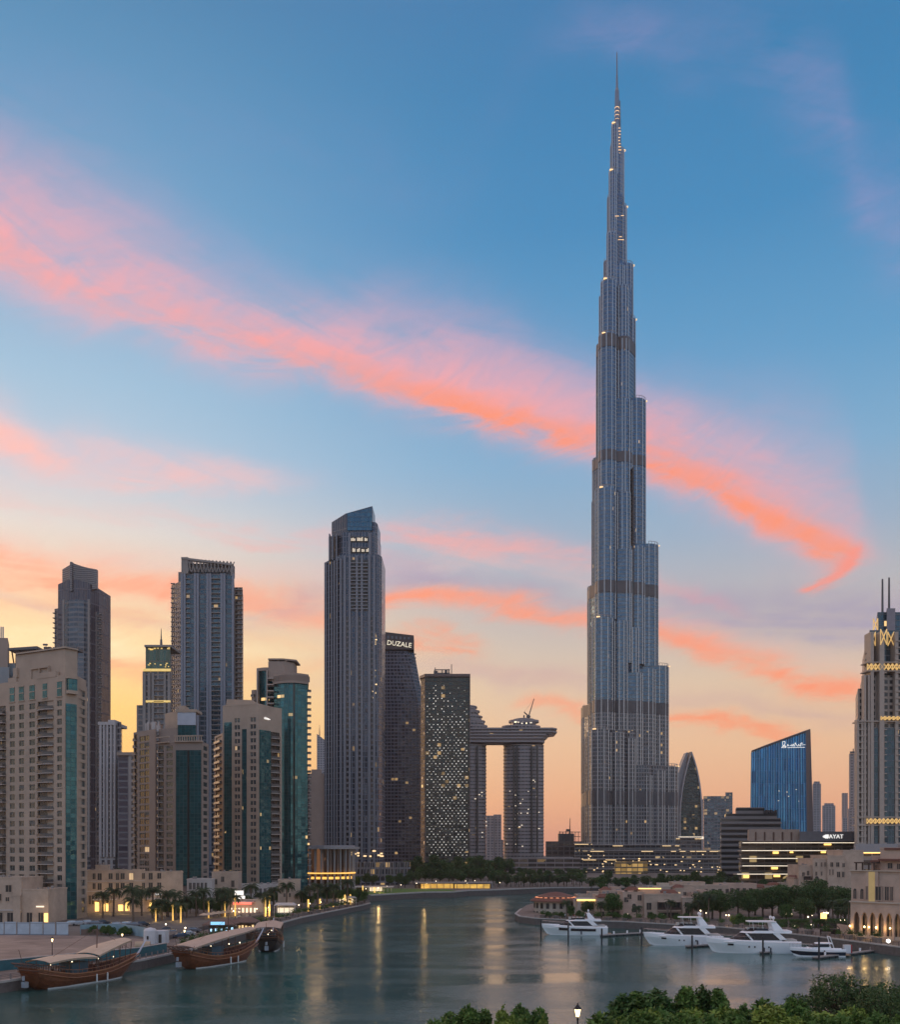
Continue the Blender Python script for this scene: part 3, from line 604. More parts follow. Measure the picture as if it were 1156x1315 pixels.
# --- beige tower at the left edge
def tower_near():
    D = 305
    T = Tower('apartment_tower', 'big beige apartment tower at the left edge with curved balconies and one teal strip', 'apartment tower', P2(60, D), BEIGE)
    A0, A1, A2, A3 = P2(-45, 331), P2(83.4, D), P2(99, 308), P2(112, 316)
    z0 = LZ; zt = pz(863, D); fh = 2.89; zw = zt-5.6-2.6
    core = [(A0[0]+.2, A0[1]+.6), (A1[0]-.2, A1[1]+.6), (A2[0]-.1, A2[1]+.6), (A3[0]-.5, A3[1]+.4), P2(110.5,336), (A0[0]-6, A0[1]+26)]
    T.wall.prism(core, z0, zt-.6)
    wb = {'ztop': zw}
    T.face(A0, A1, z0, zt-1, fh, [(-30,-22,'w',wb), (-16,-9,'w',wb), (-4,7.5,'b',wb), (12.5,19,'w',wb), (24.3,30.8,'w',wb), (37.6,45,'w',wb), (48.2,68.8,'c',wb), (73.2,79.6,'w',wb)])
    T.face(A1, A2, z0, zt, fh, [(84.4,98,'g',{'ztop': pz(903, D), 'out': .25})])
    T.face(A2, A3, z0, zt-3, fh, [(101,109.6,'w',{'ztop': pz(880,D), 'sill': .18, 'head': .86, 'n': 2})])
    fr = frame(A0, A1)
    for x0, x1 in ((12.8,18.6),(24.6,30.6),(38,44.6),(55,60.5),(73.5,79.4)):       # tall top-storey windows, proud of the wall in a pale surround
        u0, u1 = u_of(fr, x0), u_of(fr, x1)
        e = T.extra.setdefault('tall_window', (MB(), TEAL)); e[0].fbox(fr, u0, u1, 0, .12, zw+.9, zw+5.4)
        T.wall.fbox(fr, u0-.3, u1+.3, 0, .3, zw+.6, zw+.9); T.wall.fbox(fr, u0-.2, u1+.2, 0, .25, zw+5.4, zw+5.7)
        T.wall.fbox(fr, u0, u1, .12, .2, zw+3.2, zw+3.5)
    # stepped parapets and penthouse
    up = lambda x: u_of(fr, x)
    T.wall.fbox(fr, up(10.5), up(21), -3, .05, zt-1, zt+.6); T.wall.fbox(fr, up(17), up(22), -3, .1, zt+.6, zt+3.6)
    T.wall.fbox(fr, up(47), up(71.5), -1.4, .12, zt-1, zt+.8)
    pen = [P2(20.5,318), P2(83.5,307.5), P2(99.5,311), P2(98,332), P2(20,344)]
    T.wall.prism(pen, zt-1.5, pz(833,308), 0)
    ov = [P2(19.8,317.2), P2(83.5,306.6), P2(100.5,310.6), P2(99,333), P2(19.5,345)]
    T.wall.prism(ov, pz(833,308), pz(833,308)+.5, 0)
    T.wall.fbox(fr, up(36), up(60), -2.6, -.4, pz(853,D), pz(850,D)-.2)      # shade canopy below the penthouse
    for x in (37,47.5,59): T.wall.fbox(fr, up(x), up(x)+.5, -2.5, -.5, zt-1, pz(853,D))
    cl = T.extra.setdefault('roof_equipment', (MB(), M_DKSTEEL))[0]
    zr = pz(833,308)+.5
    for x in (58,61,63): X, Y = P2(x, 313); cl.box(X-.5, X+.5, Y, Y+1, zr, zr+R.uniform(.5,1.4))
    X, Y = P2(59, 313); cl.tube((X,Y,zr),(X,Y,zr+2.1),.12,n=5); cl.box(X-.9,X+.5,Y-.3,Y+.3,zr+1.6,zr+2.1)
    X, Y = P2(90, 314); cl.box(X-3.4, X+3.2, Y, Y+3, zr, zr+.9); cl.box(X-1.6, X+2.2, Y, Y+2, zr+.9, zr+1.5)
    bayz = MB()                                                               # boxed bay hanging over the teal strip
    fr2 = frame(A1, A2)
    T.extra.setdefault('curtain_glass', (MB(), TEAL))[0].fbox(fr2, .5, 3.4, 0, 1.3, pz(886,D), pz(871,D)); T.wall.fbox(fr2, .3, 3.6, 0, 1.5, pz(888,D)-.6, pz(886,D)); T.wall.fbox(fr2, .3, 3.6, 0, 1.5, pz(871,D), pz(871,D)+.4)
    # arched top window
    e = T.extra['tall_window'][0]
    for k in range(2): T.wall.fbox(fr, up(72.6), up(80.2), 0, .18, z0+5+k*36, z0+5.5+k*36)
    T.wall.fbox(fr, 0, up(83.3), 0, .25, z0+8.9, z0+9.3)
    T.finish()
tower_near()
# --- second beige tower with the wide teal glass bay
def tower_bay():
    T = Tower('apartment_tower', 'taupe apartment tower with a wide teal glass bay under a silver boxed penthouse', 'apartment tower', P2(220, 392), TAUPE, BEIGE)
    z0 = LZ; fh = 2.9
    a, b, c, d, e, f = P2(171.5,414), P2(199.5,402), P2(203,396), P2(225,390), P2(260,389), P2(268,397)
    zA = pz(936,402); zB = pz(953,390)
    T.wall.prism([(a[0]+.2,a[1]+.6),(b[0],b[1]+.6),P2(201,424),P2(173,436)], z0, zA-.6)
    T.wall.prism([(c[0]+.1,c[1]+.6),(d[0],d[1]+.6),(e[0]-.3,e[1]+.6),(f[0]-.5,f[1]+.3),P2(266,415),P2(206,420)], z0, zB-.6)
    T.face(a, b, z0, zA, fh, [(172.5,176,'b',{'out':.9}), (179,191.5,'w',{'n':2,'sill':.12,'head':.88,'ztop':zA-1.8})])
    T.face(c, d, z0, zB, fh, [(203.4,210,'c',{'out':1.6}), (213.5,222,'w',{'n':1,'sill':.15,'head':.85})])
    T.face(d, e, z0, zB, fh, [(226.5,258.5,'g',{'ztop':pz(963,389),'zbot':pz(1137,389),'out':.5,'split':1})])
    T.face(e, f, z0, zB, fh, [(261.2,266.4,'w',{'n':1,'sill':.2,'head':.84})])
    fr = frame(d, e); fl = frame(c, d); L_ = hypot(e[0]-d[0], e[1]-d[1])
    # cornice loggia
    T.wall.fbox(fr, -.4, L_+.3, -.4, .9, zB, zB+.5, 1); T.wall.fbox(fl, -.3, 7.2, -.4, .9, zB+.02, zB+.52, 1)
    for k in range(12): T.wall.fbox(fr, k*(L_/11.5), k*(L_/11.5)+.35, .3, .7, zB+.5, zB+2.2, 1)
    T.wall.fbox(fr, -.4, L_+.3, .2, .8, zB+2.2, zB+2.7, 1); T.wall.fbox(fl, -.3, 7.2, .2, .8, zB+2.22, zB+2.72, 1)
    # upper block
    q = [P2(204,404), P2(228,398), P2(251.5,398), P2(250,415), P2(206,420)]
    T.wall.prism(q, zB-1, pz(934,398)); 
    q2 = [P2(212,405.5), P2(228,397.3), P2(251.8,397.3), P2(250.5,413), P2(213,418)]
    T.wall.prism(q2, pz(934,398)-.2, pz(913,398), 1)
    g = T.extra['curtain_glass'][0]; fu = frame(P2(228.6,396.9), P2(251.3,396.9)); Lu = 22.7*.3175
    g.fbox(fu, 0, Lu, -.4, .25, zB, pz(931,397))
    mp = T.extra.setdefault('penthouse_panel', (MB(), mat('silver_panel', (.42,.44,.50), .4, .3, var=.1)))[0]
    mp.fbox(fu, -.1, Lu+.1, -.4, .5, pz(931,397), pz(914.5,397)); T.wall.fbox(fu, -.6, Lu+.6, -8, .9, pz(914.5,397), pz(911,397), 1)
    T.wall.box(*[P2(232,402)[0], P2(240,402)[0]], 399, 405, pz(911,397), pz(905,397), 1)
    cl = T.extra.setdefault('roof_equipment', (MB(), PALE))[0]
    for k in range(14):
        X, Y = P2(R.uniform(186,205), R.uniform(405,415)); h = R.uniform(1,4.5); w = R.uniform(.4,1.8); cl.box(X, X+w, Y, Y+1.5, zA-.6, zA+h)
    T.finish()
tower_bay()
# --- third beige tower with a rooftop name sign
def tower_sign():
    T = Tower('apartment_tower', 'beige apartment tower with slim teal glass strips and small white lettering near its roof', 'apartment tower', P2(320, 420), BEIGE)
    z0 = LZ; fh = 3.0
    a, b, c, d = P2(275.5,440), P2(286,426), P2(332,419), P2(362,431)
    zt = pz(912,419); zl = pz(944,435)
    T.wall.prism([(b[0]+.2,b[1]+.6),(c[0]-.1,c[1]+.6),(d[0]-.6,d[1]+.5),P2(360,452),P2(288,450)], z0, zt+2.2)
    T.wall.prism([(a[0]+.3,a[1]+.5),(b[0],b[1]+.8),(b[0],b[1]+15),(a[0]+1,a[1]+15)], z0, zl)
    T.face(a, b, z0, zl, fh, [(277,284.5,'b',{'out':1.0})])
    zg = zt-2.4
    T.face(b, c, z0, zt+2.5, fh, [(288,297.6,'g',{'ztop':zg-2}), (301.2,308.2,'w',{'ztop':zg,'n':2}), (311,316.8,'g',{'ztop':pz(935,419)}), (321.6,328.8,'w',{'ztop':zg,'n':2})])
    T.face(c, d, z0, zt+2.5, fh, [(333,346.8,'g',{'ztop':pz(937,420),'out':.5}), (348,359.5,'c',{'ztop':pz(937,420),'out':1.4})])
    fr = frame(b, c)
    T.wall.fbox(fr, 0, u_of(fr,331), -12, .1, zt+2.5, zt+3.1); 
    for x in (301.5,311.2,322): # upper small windows
        pass
    X0, Y = P2(288, 432); X1 = px(322, 432)
    pr = [(X0, pz(900,432)), (X0+(X1-X0)*.1, pz(894.5,432)), (X0+(X1-X0)*.3, pz(892,432)), (X1-3, pz(892,432)), (X1, pz(897,432)), (X1, pz(906,432)), (X0, pz(906,432))]
    T.wall.hexa([(X0,Y,zt),(X1+4,Y,zt),(X1+4,Y+9,zt),(X0,Y+9,zt),(X0+1.2,Y,zt+6.8),(X1+1,Y,zt+6.4),(X1+1,Y+9,zt+6.4),(X0+1.2,Y+9,zt+6.8)])
    T.finish()
    return T.t
tsign = tower_sign()
def text_part(body, size, loc, rot, mat_, parent, name='lettering', ext=.12, align='CENTER'):
    cu = bpy.data.curves.new(name, 'FONT'); cu.body = body; cu.size = size; cu.extrude = ext; cu.align_x = align; cu.resolution_u = 2
    o = bpy.data.objects.new(name, cu); C.objects.link(o); dg = bpy.context.evaluated_depsgraph_get()
    me = bpy.data.meshes.new_from_object(o.evaluated_get(dg)); C.objects.unlink(o); bpy.data.objects.remove(o)
    me.materials.clear(); me.materials.append(mat_); n = bpy.data.objects.new(name, me); C.objects.link(n); n.parent = parent
    pl = parent.location; n.location = (loc[0]-pl[0], loc[1]-pl[1], loc[2]-pl[2]); n.rotation_euler = rot; return n
M_SIGN = mat('sign_white', (.9,.9,.85), .5, var=0, emit=(1,.95,.88), estr=.75)
M_SIGNY = mat('sign_warm', (.9,.85,.7), .5, var=0, emit=(1,.88,.62), estr=.65)
def glyphs(parent, strokes, origin, fr, s, m_, name='lettering', w=.12, d=.3):
    """strokes in unit cells on a wall frame"""
    b = MB()
    for st in strokes:
        for (u0, v0), (u1, v1) in zip(st, st[1:]):
            P = lambda u, v: (fr[0]+fr[2]*(origin[0]+u*s)+fr[4]*d, fr[1]+fr[3]*(origin[0]+u*s)+fr[5]*d, origin[1]+v*s)
            b.tube(P(u0,v0), P(u1,v1), w*s, n=5)
    return rel(b, name, m_, parent)
_b, _c = P2(332,419), P2(362,431); _fr = frame(_b, _c)
glyphs(tsign, [[(0,.1),(.2,.7)],[(.2,.75),(.45,.1),(.8,.1),(.8,.9)],[(.9,.5),(1.1,.1),(1.4,.1),(1.5,.7)],[(1.6,.4),(1.8,0),(2.1,0),(2.2,.5),(1.9,.4)],[(2.3,.1),(2.4,.5)],[(2.6,0),(2.8,.3),(3.1,.05)]], (3.2, pz(923,421)), _fr, 1.15, M_SIGN)
# --- teal rounded tower with the drum roof
def tower_round():
    T = Tower('apartment_tower', 'bowed teal glass tower with a beige drum roof, behind the tower with white lettering', 'apartment tower', P2(372, 472), TAUPE)
    z0 = LZ
    def body(x0, x1, D, y, bow, mi=0, n=10, back=16, z=z0):
        pts = [(px(x0+(x1-x0)*i/n, D-bow*sin(pi*i/n)), D-bow*sin(pi*i/n)) for i in range(n+1)]
        return pts+[P2(x1-.5, D+back), P2(x0+.5, D+back)], z, pz(y, D)
    g = T.extra.setdefault('curtain_glass', (MB(), fac('teal_tower_glass', 2.2, 1.5, .05, .07, (.012,.075,.095), (.035,.15,.17), (.02,.06,.07), lit=.012, ls=1, gr=.1, gm=.5, seed=4, fr=.3)))[0]
    p, za, zb = body(352, 395, 470, 878, 4.5); g.prism(p, za, zb)
    p, za, zb = body(331, 353, 478, 862, 2.0); g.prism(p, za, zb)
    p, za, zb = body(323, 332, 486, 886, 1.0); T.wall.prism(p, za, zb)
    p, _, zc = body(350.5, 396.5, 469, 866, 4.8); T.wall.prism(p, pz(879,470), pz(876,470)); T.wall.prism(p, pz(869,470), zc)
    p2, _, _ = body(351.5, 395.5, 471.5, 866, 4.5); T.wall.prism(p2, pz(876,470), pz(869,470))
    cols = 18; n = len(p)-3
    for i in range(cols+1):
        t = i/cols; D = 469-4.8*sin(pi*t)*.98; X = px(350.5+46*t, D); T.wall.box(X-.35, X+.35, D-.1, D+1.2, pz(876,470), pz(869,470))
    p, _, zc = body(329.5, 354, 477, 857, 2.4); T.wall.prism(p, pz(862,477), pz(858,477))
    X = px(345.5,476); X1 = px(366,476)
    T.wall.prism([(X,474),(X1,474),(X1+4,478),(X1+4,488),(X,488)], pz(866,470)-1, pz(849,474)); T.wall.prism([(X,473.5),(X1-.5,473.5),(X1+5.5,477),(X1+5.5,489),(X-.5,489)], pz(847.5,474), pz(845.5,474))
    for x in (346,356,366): T.wall.box(px(x,475), px(x,475)+1, 474.5, 476, pz(849,474), pz(847.5,474))
    # slab edges running round the left lobes and columns between
    sl = T.extra.setdefault('floor_slab', (MB(), PALE2))[0]
    for k in range(int((pz(862,477)-z0)/3.0)):
        z = z0+k*3.0+2
        if z < pz(866,470):
            sl.box(px(344,470), px(352.5,470), 467.5, 474, z-.2, z+.25)
        T.balc.append(((px(394.5,470), 470.5, .8, .6, .6, -.8), 0.0, 1.7, z-z0+LZ, .9, False)) if z < pz(880,470) else None
        T.balc.append(((px(323.5,486), 486, .85, -.5, -.5, -.85), 0.0, 2.2, z, 1.0, False)) if z < pz(890,486) else None
    for x in (343.5, 331): sl.box(px(x,476), px(x+1.4,476), 473, 478, z0, pz(862,477))
    dj = T.extra.setdefault('dark_joint', (MB(), M_DOOR))[0]; dj.box(px(377,466), px(379,466), 465.3, 466.4, z0, pz(880,470))
    T.finish()
tower_round()
# ------------------------------------------------------------------ towers further back
def slab_tower(t, name, poly, z0, z1, m_, cap=None, **k):
    b = MB(); b.prism(poly, z0, z1, 0, cap=1, **k); return rel(b, name, [m_, cap or M_DKSTEEL], t)
def rect(x0, x1, D, dep=24, skew=0.0, D1=None):
    D1 = D if D1 is None else D1
    a, b = P2(x0, D), P2(x1, D1); return [a, b, (b[0]+skew*dep+dep*b[0]/D*.9, b[1]+dep), (a[0]+skew*dep+dep*a[0]/D*.9, a[1]+dep)]
def lights(b, n, x0, x1, D, y0, y1, s=.5):
    for _ in range(n):
        x = R.uniform(x0, x1); y = R.uniform(y0, y1); X, Y = P2(x, D); z = pz(y, D); b.box(X, X+s*R.uniform(1,2.4), Y-.3, Y, z, z+s)
GLOWW = mat('warm_room_light', (1,.8,.5), .5, var=0, emit=(1,.66,.30), estr=1.1)
GLOWY = mat('yellow_cove_light', (1,.75,.3), .5, var=0, emit=(1,.60,.16), estr=1.9)
GLOWC = mat('pale_room_light', (1,.95,.8), .5, var=0, emit=(1,.80,.55), estr=.9)
SLATE = mat('slate_cladding', (.16,.165,.19), .45, .3, var=.15, scale=.1)
STONEG = mat('grey_stone', (.25,.235,.225), .75, var=.12, scale=.1)
def stripes(b, xs, D, y0, y1, w=.7, d=.6, mi=0, ztop=None):
    for x in xs: X = px(x, D); b.box(X-w/2, X+w/2, D-d, D+.1, pz(y1, D), pz(y0, D), mi)
def balcony_edges(b, xa, xb, D, y0, y1, pitch, out=1.4, mi=0, th=.5):
    z = pz(y1, D); zt = pz(y0, D)
    while z < zt: b.box(px(xa,D), px(xb,D), D-out, D+.2, z, z+th, mi); z += pitch

def t_slim_curved():      # far left, curved crown
    D = 650; t = thing('residential_tower', 'slim dark tower with a concave sloping crown behind the big left edge tower', 'tower', (*P2(100,D), LZ))
    F1 = fac('slim_ribbon', 3.2, 3.3, .08, .42, (.04,.055,.08), (.08,.115,.155), (.17,.18,.20), lit=.006, ls=.4, gm=.4, seed=11)
    F2 = fac('slim_balcony', 2.4, 3.3, .30, .40, (.025,.025,.035), (.05,.05,.06), (.17,.145,.14), lit=.006, ls=.4, gm=.2, seed=12)
    slab_tower(t, 'side_wing', rect(114,130.3,D+2,26,0,D+8), LZ, pz(783,D), F2)
    slab_tower(t, 'side_wing', rect(70,84,D+6,22,0,D+1), LZ, pz(779,D), F2)
    slab_tower(t, 'centre_bay', [P2(81,D),P2(88,D-3),P2(98,D-4.5),P2(108,D-3),P2(115,D),(px(115,D)+4,D+20),(px(81,D),D+20)], LZ, pz(772,D), F1)
    slab_tower(t, 'upper_tier', [P2(74.5,D+4),P2(88,D-.5),P2(100,D-1.5),P2(116,D+1),P2(127,D+8),(px(126,D),D+24),(px(77,D),D+24)], LZ, pz(750,D), fac('slim_dark', 1.6, 9, .2, .1, (.05,.045,.06), (.08,.075,.10), (.13,.12,.14), lit=0, gm=.3, seed=13), ztop=lambda x, y: pz(752,D)+4*cos((x-px(92,D))*.1))
    crown = MB(); n = 8
    for i in range(n):
        x0, x1 = 93+31*i/n, 93+31*(i+1)/n; y0, y1 = 723+8*(i/n)**1.3, 723+8*((i+1)/n)**1.3; d0, d1 = 3*sin(pi*i/n), 3*sin(pi*(i+1)/n)
        a, b_ = P2(x0,D+d0), P2(x1,D+d1); crown.hexa([(*a,pz(756,D)),(*b_,pz(756,D)),(b_[0],b_[1]+3,pz(756,D)),(a[0],a[1]+3,pz(756,D)),(*a,pz(y0,D)),(*b_,pz(y1,D)),(b_[0],b_[1]+3,pz(y1,D)),(a[0],a[1]+3,pz(y0,D))])
    a = P2(80,D+6); b_ = P2(92,D-1)
    crown.hexa([(*a,pz(756,D)),(*b_,pz(756,D)),(b_[0],b_[1]+12,pz(756,D)),(a[0],a[1]+12,pz(756,D)),(*a,pz(728,D)),(*b_,pz(724.5,D)),(b_[0],b_[1]+12,pz(724.5,D)),(a[0],a[1]+12,pz(728,D))])
    X = px(92.6,D); crown.box(X-.7, X+.7, D-2, D+4, pz(760,D), pz(722.5,D))
    rel(crown, 'crown', fac('crown_louvre', 40, 1.4, .01, .4, (.10,.09,.10), (.13,.12,.12), (.22,.20,.20), lit=0, gm=.2, seed=14), t)
    fins = MB(); balcony_edges(fins, 69.2,72.5,D+3,784,1060,3.3,2.2); balcony_edges(fins, 128,131,D+6,784,1060,3.3,2.2); stripes(fins, (82,114.4),D-3,770,1100,1.2,1); 
    rel(fins, 'balconies', STONEG, t)
t_slim_curved()
def t_roof_left():        # at the frame edge behind
    D = 345; t = thing('apartment_tower', 'dark roof block with twin masts and cantilevered canopy, cut by the left edge', 'apartment tower', (*P2(-5,D), LZ))
    slab_tower(t, 'roof_block', rect(-25,10,D,12), LZ, pz(819,D), TAUPE, TAUPE)
    b = MB()
    for x in (1.4,4): b.tube((*P2(x,D+1),pz(819,D)), (*P2(x,D+1),pz(804,D)), .28, n=6)
    rel(b, 'mast', PALE, t)
    b = MB(); X0, X1 = px(10,D), px(47.5,D)
    b.hexa([(X0,D,pz(835,D)),(X1,D,pz(833,D)),(X1,D+8,pz(833,D)),(X0,D+8,pz(835,D)),(X0,D,pz(832,D)),(X1,D,pz(829.5,D)),(X1,D+8,pz(829.5,D)),(X0,D+8,pz(832,D))])
    for x in (13,24,36,44): b.tube((px(x,D),D+1,pz(832,D)), (px(x-3,D),D+5,pz(850,D)), .25, n=4)
    rel(b, 'canopy', M_DKSTEEL, t)
    b = MB(); b.prism(rect(9,23,D+2,10), LZ, pz(850,D)); b.prism(rect(-25,12,D-8,8), LZ, pz(862,D)); rel(b, 'lower_roof', mat('blue_grey_roof', (.22,.25,.27), .6, var=.1), t)
t_roof_left()
def t_simple(name, label, cat, parts, loc, extras=None):
    t = thing(name, label, cat, loc)
    for pn, poly, z0, z1, m_ in parts: slab_tower(t, pn, poly, z0, z1, m_, TAUPE)
    return t
D = 520
t = t_simple('residential_tower', 'pale grey striped tower behind the beige ones, just right of the slim curved-crown tower', 'tower',
    [('body', rect(127,148,D,20), LZ, pz(931,D), fac('pale_stripe', 3.0, 3.2, .5, .25, (.04,.045,.06), (.08,.08,.10), (.36,.335,.33), lit=.01, ls=.4, seed=21)),
     ('side_wing', rect(148,155.5,D+2,18), LZ, pz(926,D), fac('pale_dark', 4.0, 3.2, .3, .3, (.03,.03,.05), (.05,.05,.07), (.26,.24,.24), lit=.006, seed=22))], (*P2(140,D), LZ))
b = MB(); stripes(b, (130,134,138.5,143,147.6), D, 931, 1100, .9, .9); b.box(px(126.5,D),px(149,D),D-1,D+18,pz(931,D),pz(927,D)); b.box(px(137,D),px(146,D),D+2,D+9,pz(927,D),pz(923.5,D)); rel(b, 'fins', mat('pale_fin', (.40,.38,.38), .7, var=.1), t)
D = 500
t = t_simple('residential_tower', 'low dark blue tower with pale cornice, in the gap left of the taupe tower', 'tower',
    [('body', rect(151.5,165,D,20), LZ, pz(970,D), fac('navy_grid', 5, 3.3, .08, .3, (.015,.02,.05), (.03,.035,.07), (.16,.15,.16), lit=.008, seed=23)),
     ('side_wing', rect(165,172,D-1,20), LZ, pz(970,D), fac('buff_grid', 2.6, 3.3, .55, .4, (.03,.03,.04), (.05,.05,.05), (.31,.27,.25), lit=.008, seed=24))], (*P2(160,D), LZ))
b = MB(); b.box(px(151,D),px(172,D),D-1.5,D+19,pz(970,D),pz(966,D)); rel(b, 'cornice', TAUPE, t)

def t_lantern():
    D = 560; t = thing('residential_tower', 'stepped tower with a glass lantern crown, lit golden cornices and a thin mast', 'tower', (*P2(203,D), LZ))
    F = fac('lantern_body', 4.2, 3.2, .22, .30, (.03,.035,.05), (.07,.08,.10), (.25,.22,.21), lit=.006, ls=.4, gm=.3, seed=31)
    slab_tower(t, 'body', rect(183,219,D,24), LZ, pz(862,D), F); slab_tower(t, 'side_wing', rect(175.5,184,D+4,18), LZ, pz(904,D), F)
    slab_tower(t, 'glass_crown', rect(187,219,D+1.5,20), pz(862,D), pz(829,D), fac('green_crown', 2.0, 7, .12, .08, (.035,.07,.06), (.06,.11,.09), (.14,.14,.12), lit=0, gm=.4, seed=32), GLOWY)
    b = MB()
    for y0, y1, x0, x1 in ((862,859,184.5,219.5),(902,899.5,188,219),): b.box(px(x0,D),px(x1,D),D-1.2,D+.1,pz(y0,D),pz(y1,D))
    lights(b, 9, 188, 218, D+1.2, 852, 858, .5); lights(b, 8, 188, 218, D+1.2, 831, 835, .7); rel(b, 'golden_cornice', mat('golden_cornice', (.8,.6,.2), .5, var=.3, emit=(1,.68,.22), estr=.55), t)
    b = MB(); stripes(b, (186,192,197,212,217.5), D, 864, 1090, 1.3, .9); b.box(px(185.5,D),px(219.5,D),D-.3,D+22,pz(830.5,D),pz(828,D)); balcony_edges(b, 198,211,D,866,1080,3.2,1.2); rel(b, 'piers', STONEG, t)
    b = MB(); X = px(203,D); b.tube((X,D+6,pz(829,D)),(X,D+6,pz(818,D)),.9,.6,n=6); b.tube((X,D+6,pz(818,D)),(X,D+6,pz(804,D)),.4,.15,n=6); rel(b, 'mast', M_DKSTEEL, t)
t_lantern()
def t_wide():
    D = 640; t = thing('residential_tower', 'wide tall blue grey tower with pale vertical fins and a lattice crown', 'tower', (*P2(265,D), LZ))
    G = fac('blue_fin_glass', 3.0, 3.2, .12, .30, (.02,.05,.075), (.055,.11,.15), (.12,.14,.17), lit=.006, ls=.4, gm=.4, seed=41)
    Bf = fac('beige_balcony', 2.6, 3.2, .45, .35, (.03,.03,.03), (.06,.05,.05), (.30,.25,.23), lit=.008, ls=.4, gm=.2, seed=42)
    slab_tower(t, 'side_wing', rect(220,233.5,D+14,24,0,D+3), LZ, pz(744,D), Bf)
    slab_tower(t, 'body', rect(233,300,D,30), LZ, pz(737,D), G); slab_tower(t, 'side_wing', rect(300,311.5,D+4,26), LZ, pz(752,D), Bf)
    slab_tower(t, 'crown_core', rect(235,297,D+3,22), pz(737,D), pz(722,D), fac('crown_core', 2, 2, .3, .3, (.05,.05,.06), (.09,.09,.1), (.16,.15,.15), lit=0, seed=43))
    slab_tower(t, 'roof_block', rect(229,236,D+8,14), LZ, pz(730,D), STONEG)
    b = MB(); stripes(b, (234,237.5,251,254.5,267,270.5,285,288.5,299.5), D, 737, 1110, 1.5, 1.3); rel(b, 'fins', mat('grey_blue_fin', (.20,.22,.265), .5, .2, var=.1), t)
    b = MB(); balcony_edges(b, 272,283.5,D,741,1100,3.2,1.3,0,.45); balcony_edges(b, 238.5,244,D,741,1100,3.2,1.0,0,.45)
    balcony_edges(b, 303,311.8,D+4,756,1100,3.2,1.6); balcony_edges(b, 220,225,D+12,748,1100,3.2,1.6); rel(b, 'balconies', STONEG, t)
    b = MB(); b.box(px(233.5,D),px(242,D),D-1.2,D+10,pz(737,D),pz(716,D))
    x = 242
    while x < 298:
        y0 = 718+4*(x-242)/56; b.tube((px(x,D),D-1,pz(735,D)), (px(x+4,D),D-1,pz(y0,D)), .35, n=4); b.tube((px(x+4,D),D-1,pz(735,D)), (px(x,D),D-1,pz(y0,D)), .35, n=4); x += 4.6
    b.hexa([(px(233.5,D),D-1.6,pz(718.5,D)),(px(299,D),D-1.6,pz(727,D)),(px(299,D),D+2,pz(727,D)),(px(233.5,D),D+2,pz(718.5,D)),(px(233.5,D),D-1.6,pz(716,D)),(px(299,D),D-1.6,pz(724.5,D)),(px(299,D),D+2,pz(724.5,D)),(px(233.5,D),D+2,pz(716,D))])
    b.box(px(297,D),px(299.5,D),D-1.4,D+5,pz(740,D),pz(725,D)); rel(b, 'crown', STONEG, t)
t_wide()
def t_far_left_pair():
    D = 1500; t = thing('residential_tower', 'distant pointed blue tower with a needle, in the gap left of the tallest left skyscraper', 'tower', (*P2(411,D), LZ))
    slab_tower(t, 'body', rect(407,417,D,20), LZ, pz(950,D), fac('far_blue', 4, 3.6, .3, .3, (.08,.11,.16), (.12,.15,.2), (.24,.25,.28), lit=0, seed=51), ztop=lambda x, y: pz(942 if x < px(411,D) else 950, D))
    b = MB(); b.tube((*P2(410.5,D+5),pz(944,D)), (*P2(410.5,D+5),pz(930,D)), 1, .2, n=5); rel(b, 'spire', M_DKSTEEL, t)
    D = 900; t = thing('residential_tower', 'brown mid-rise squeezed between the teal rounded tower and the tallest left skyscraper', 'tower', (*P2(408,D), LZ))
    slab_tower(t, 'body', rect(392,420,D,20), LZ, pz(993,D), fac('brown_mid', 4, 3.4, .4, .35, (.05,.045,.05), (.09,.08,.08), (.25,.20,.18), lit=.008, seed=52)); 
    slab_tower(t, 'roof_block', rect(400,413,D-2,16), LZ, pz(988,D), TAUPE, TAUPE)
    b = MB(); stripes(b, (401,408,414), D, 994, 1100, 2, 1.5); rel(b, 'fins', TAUPE, t)
t_far_left_pair()
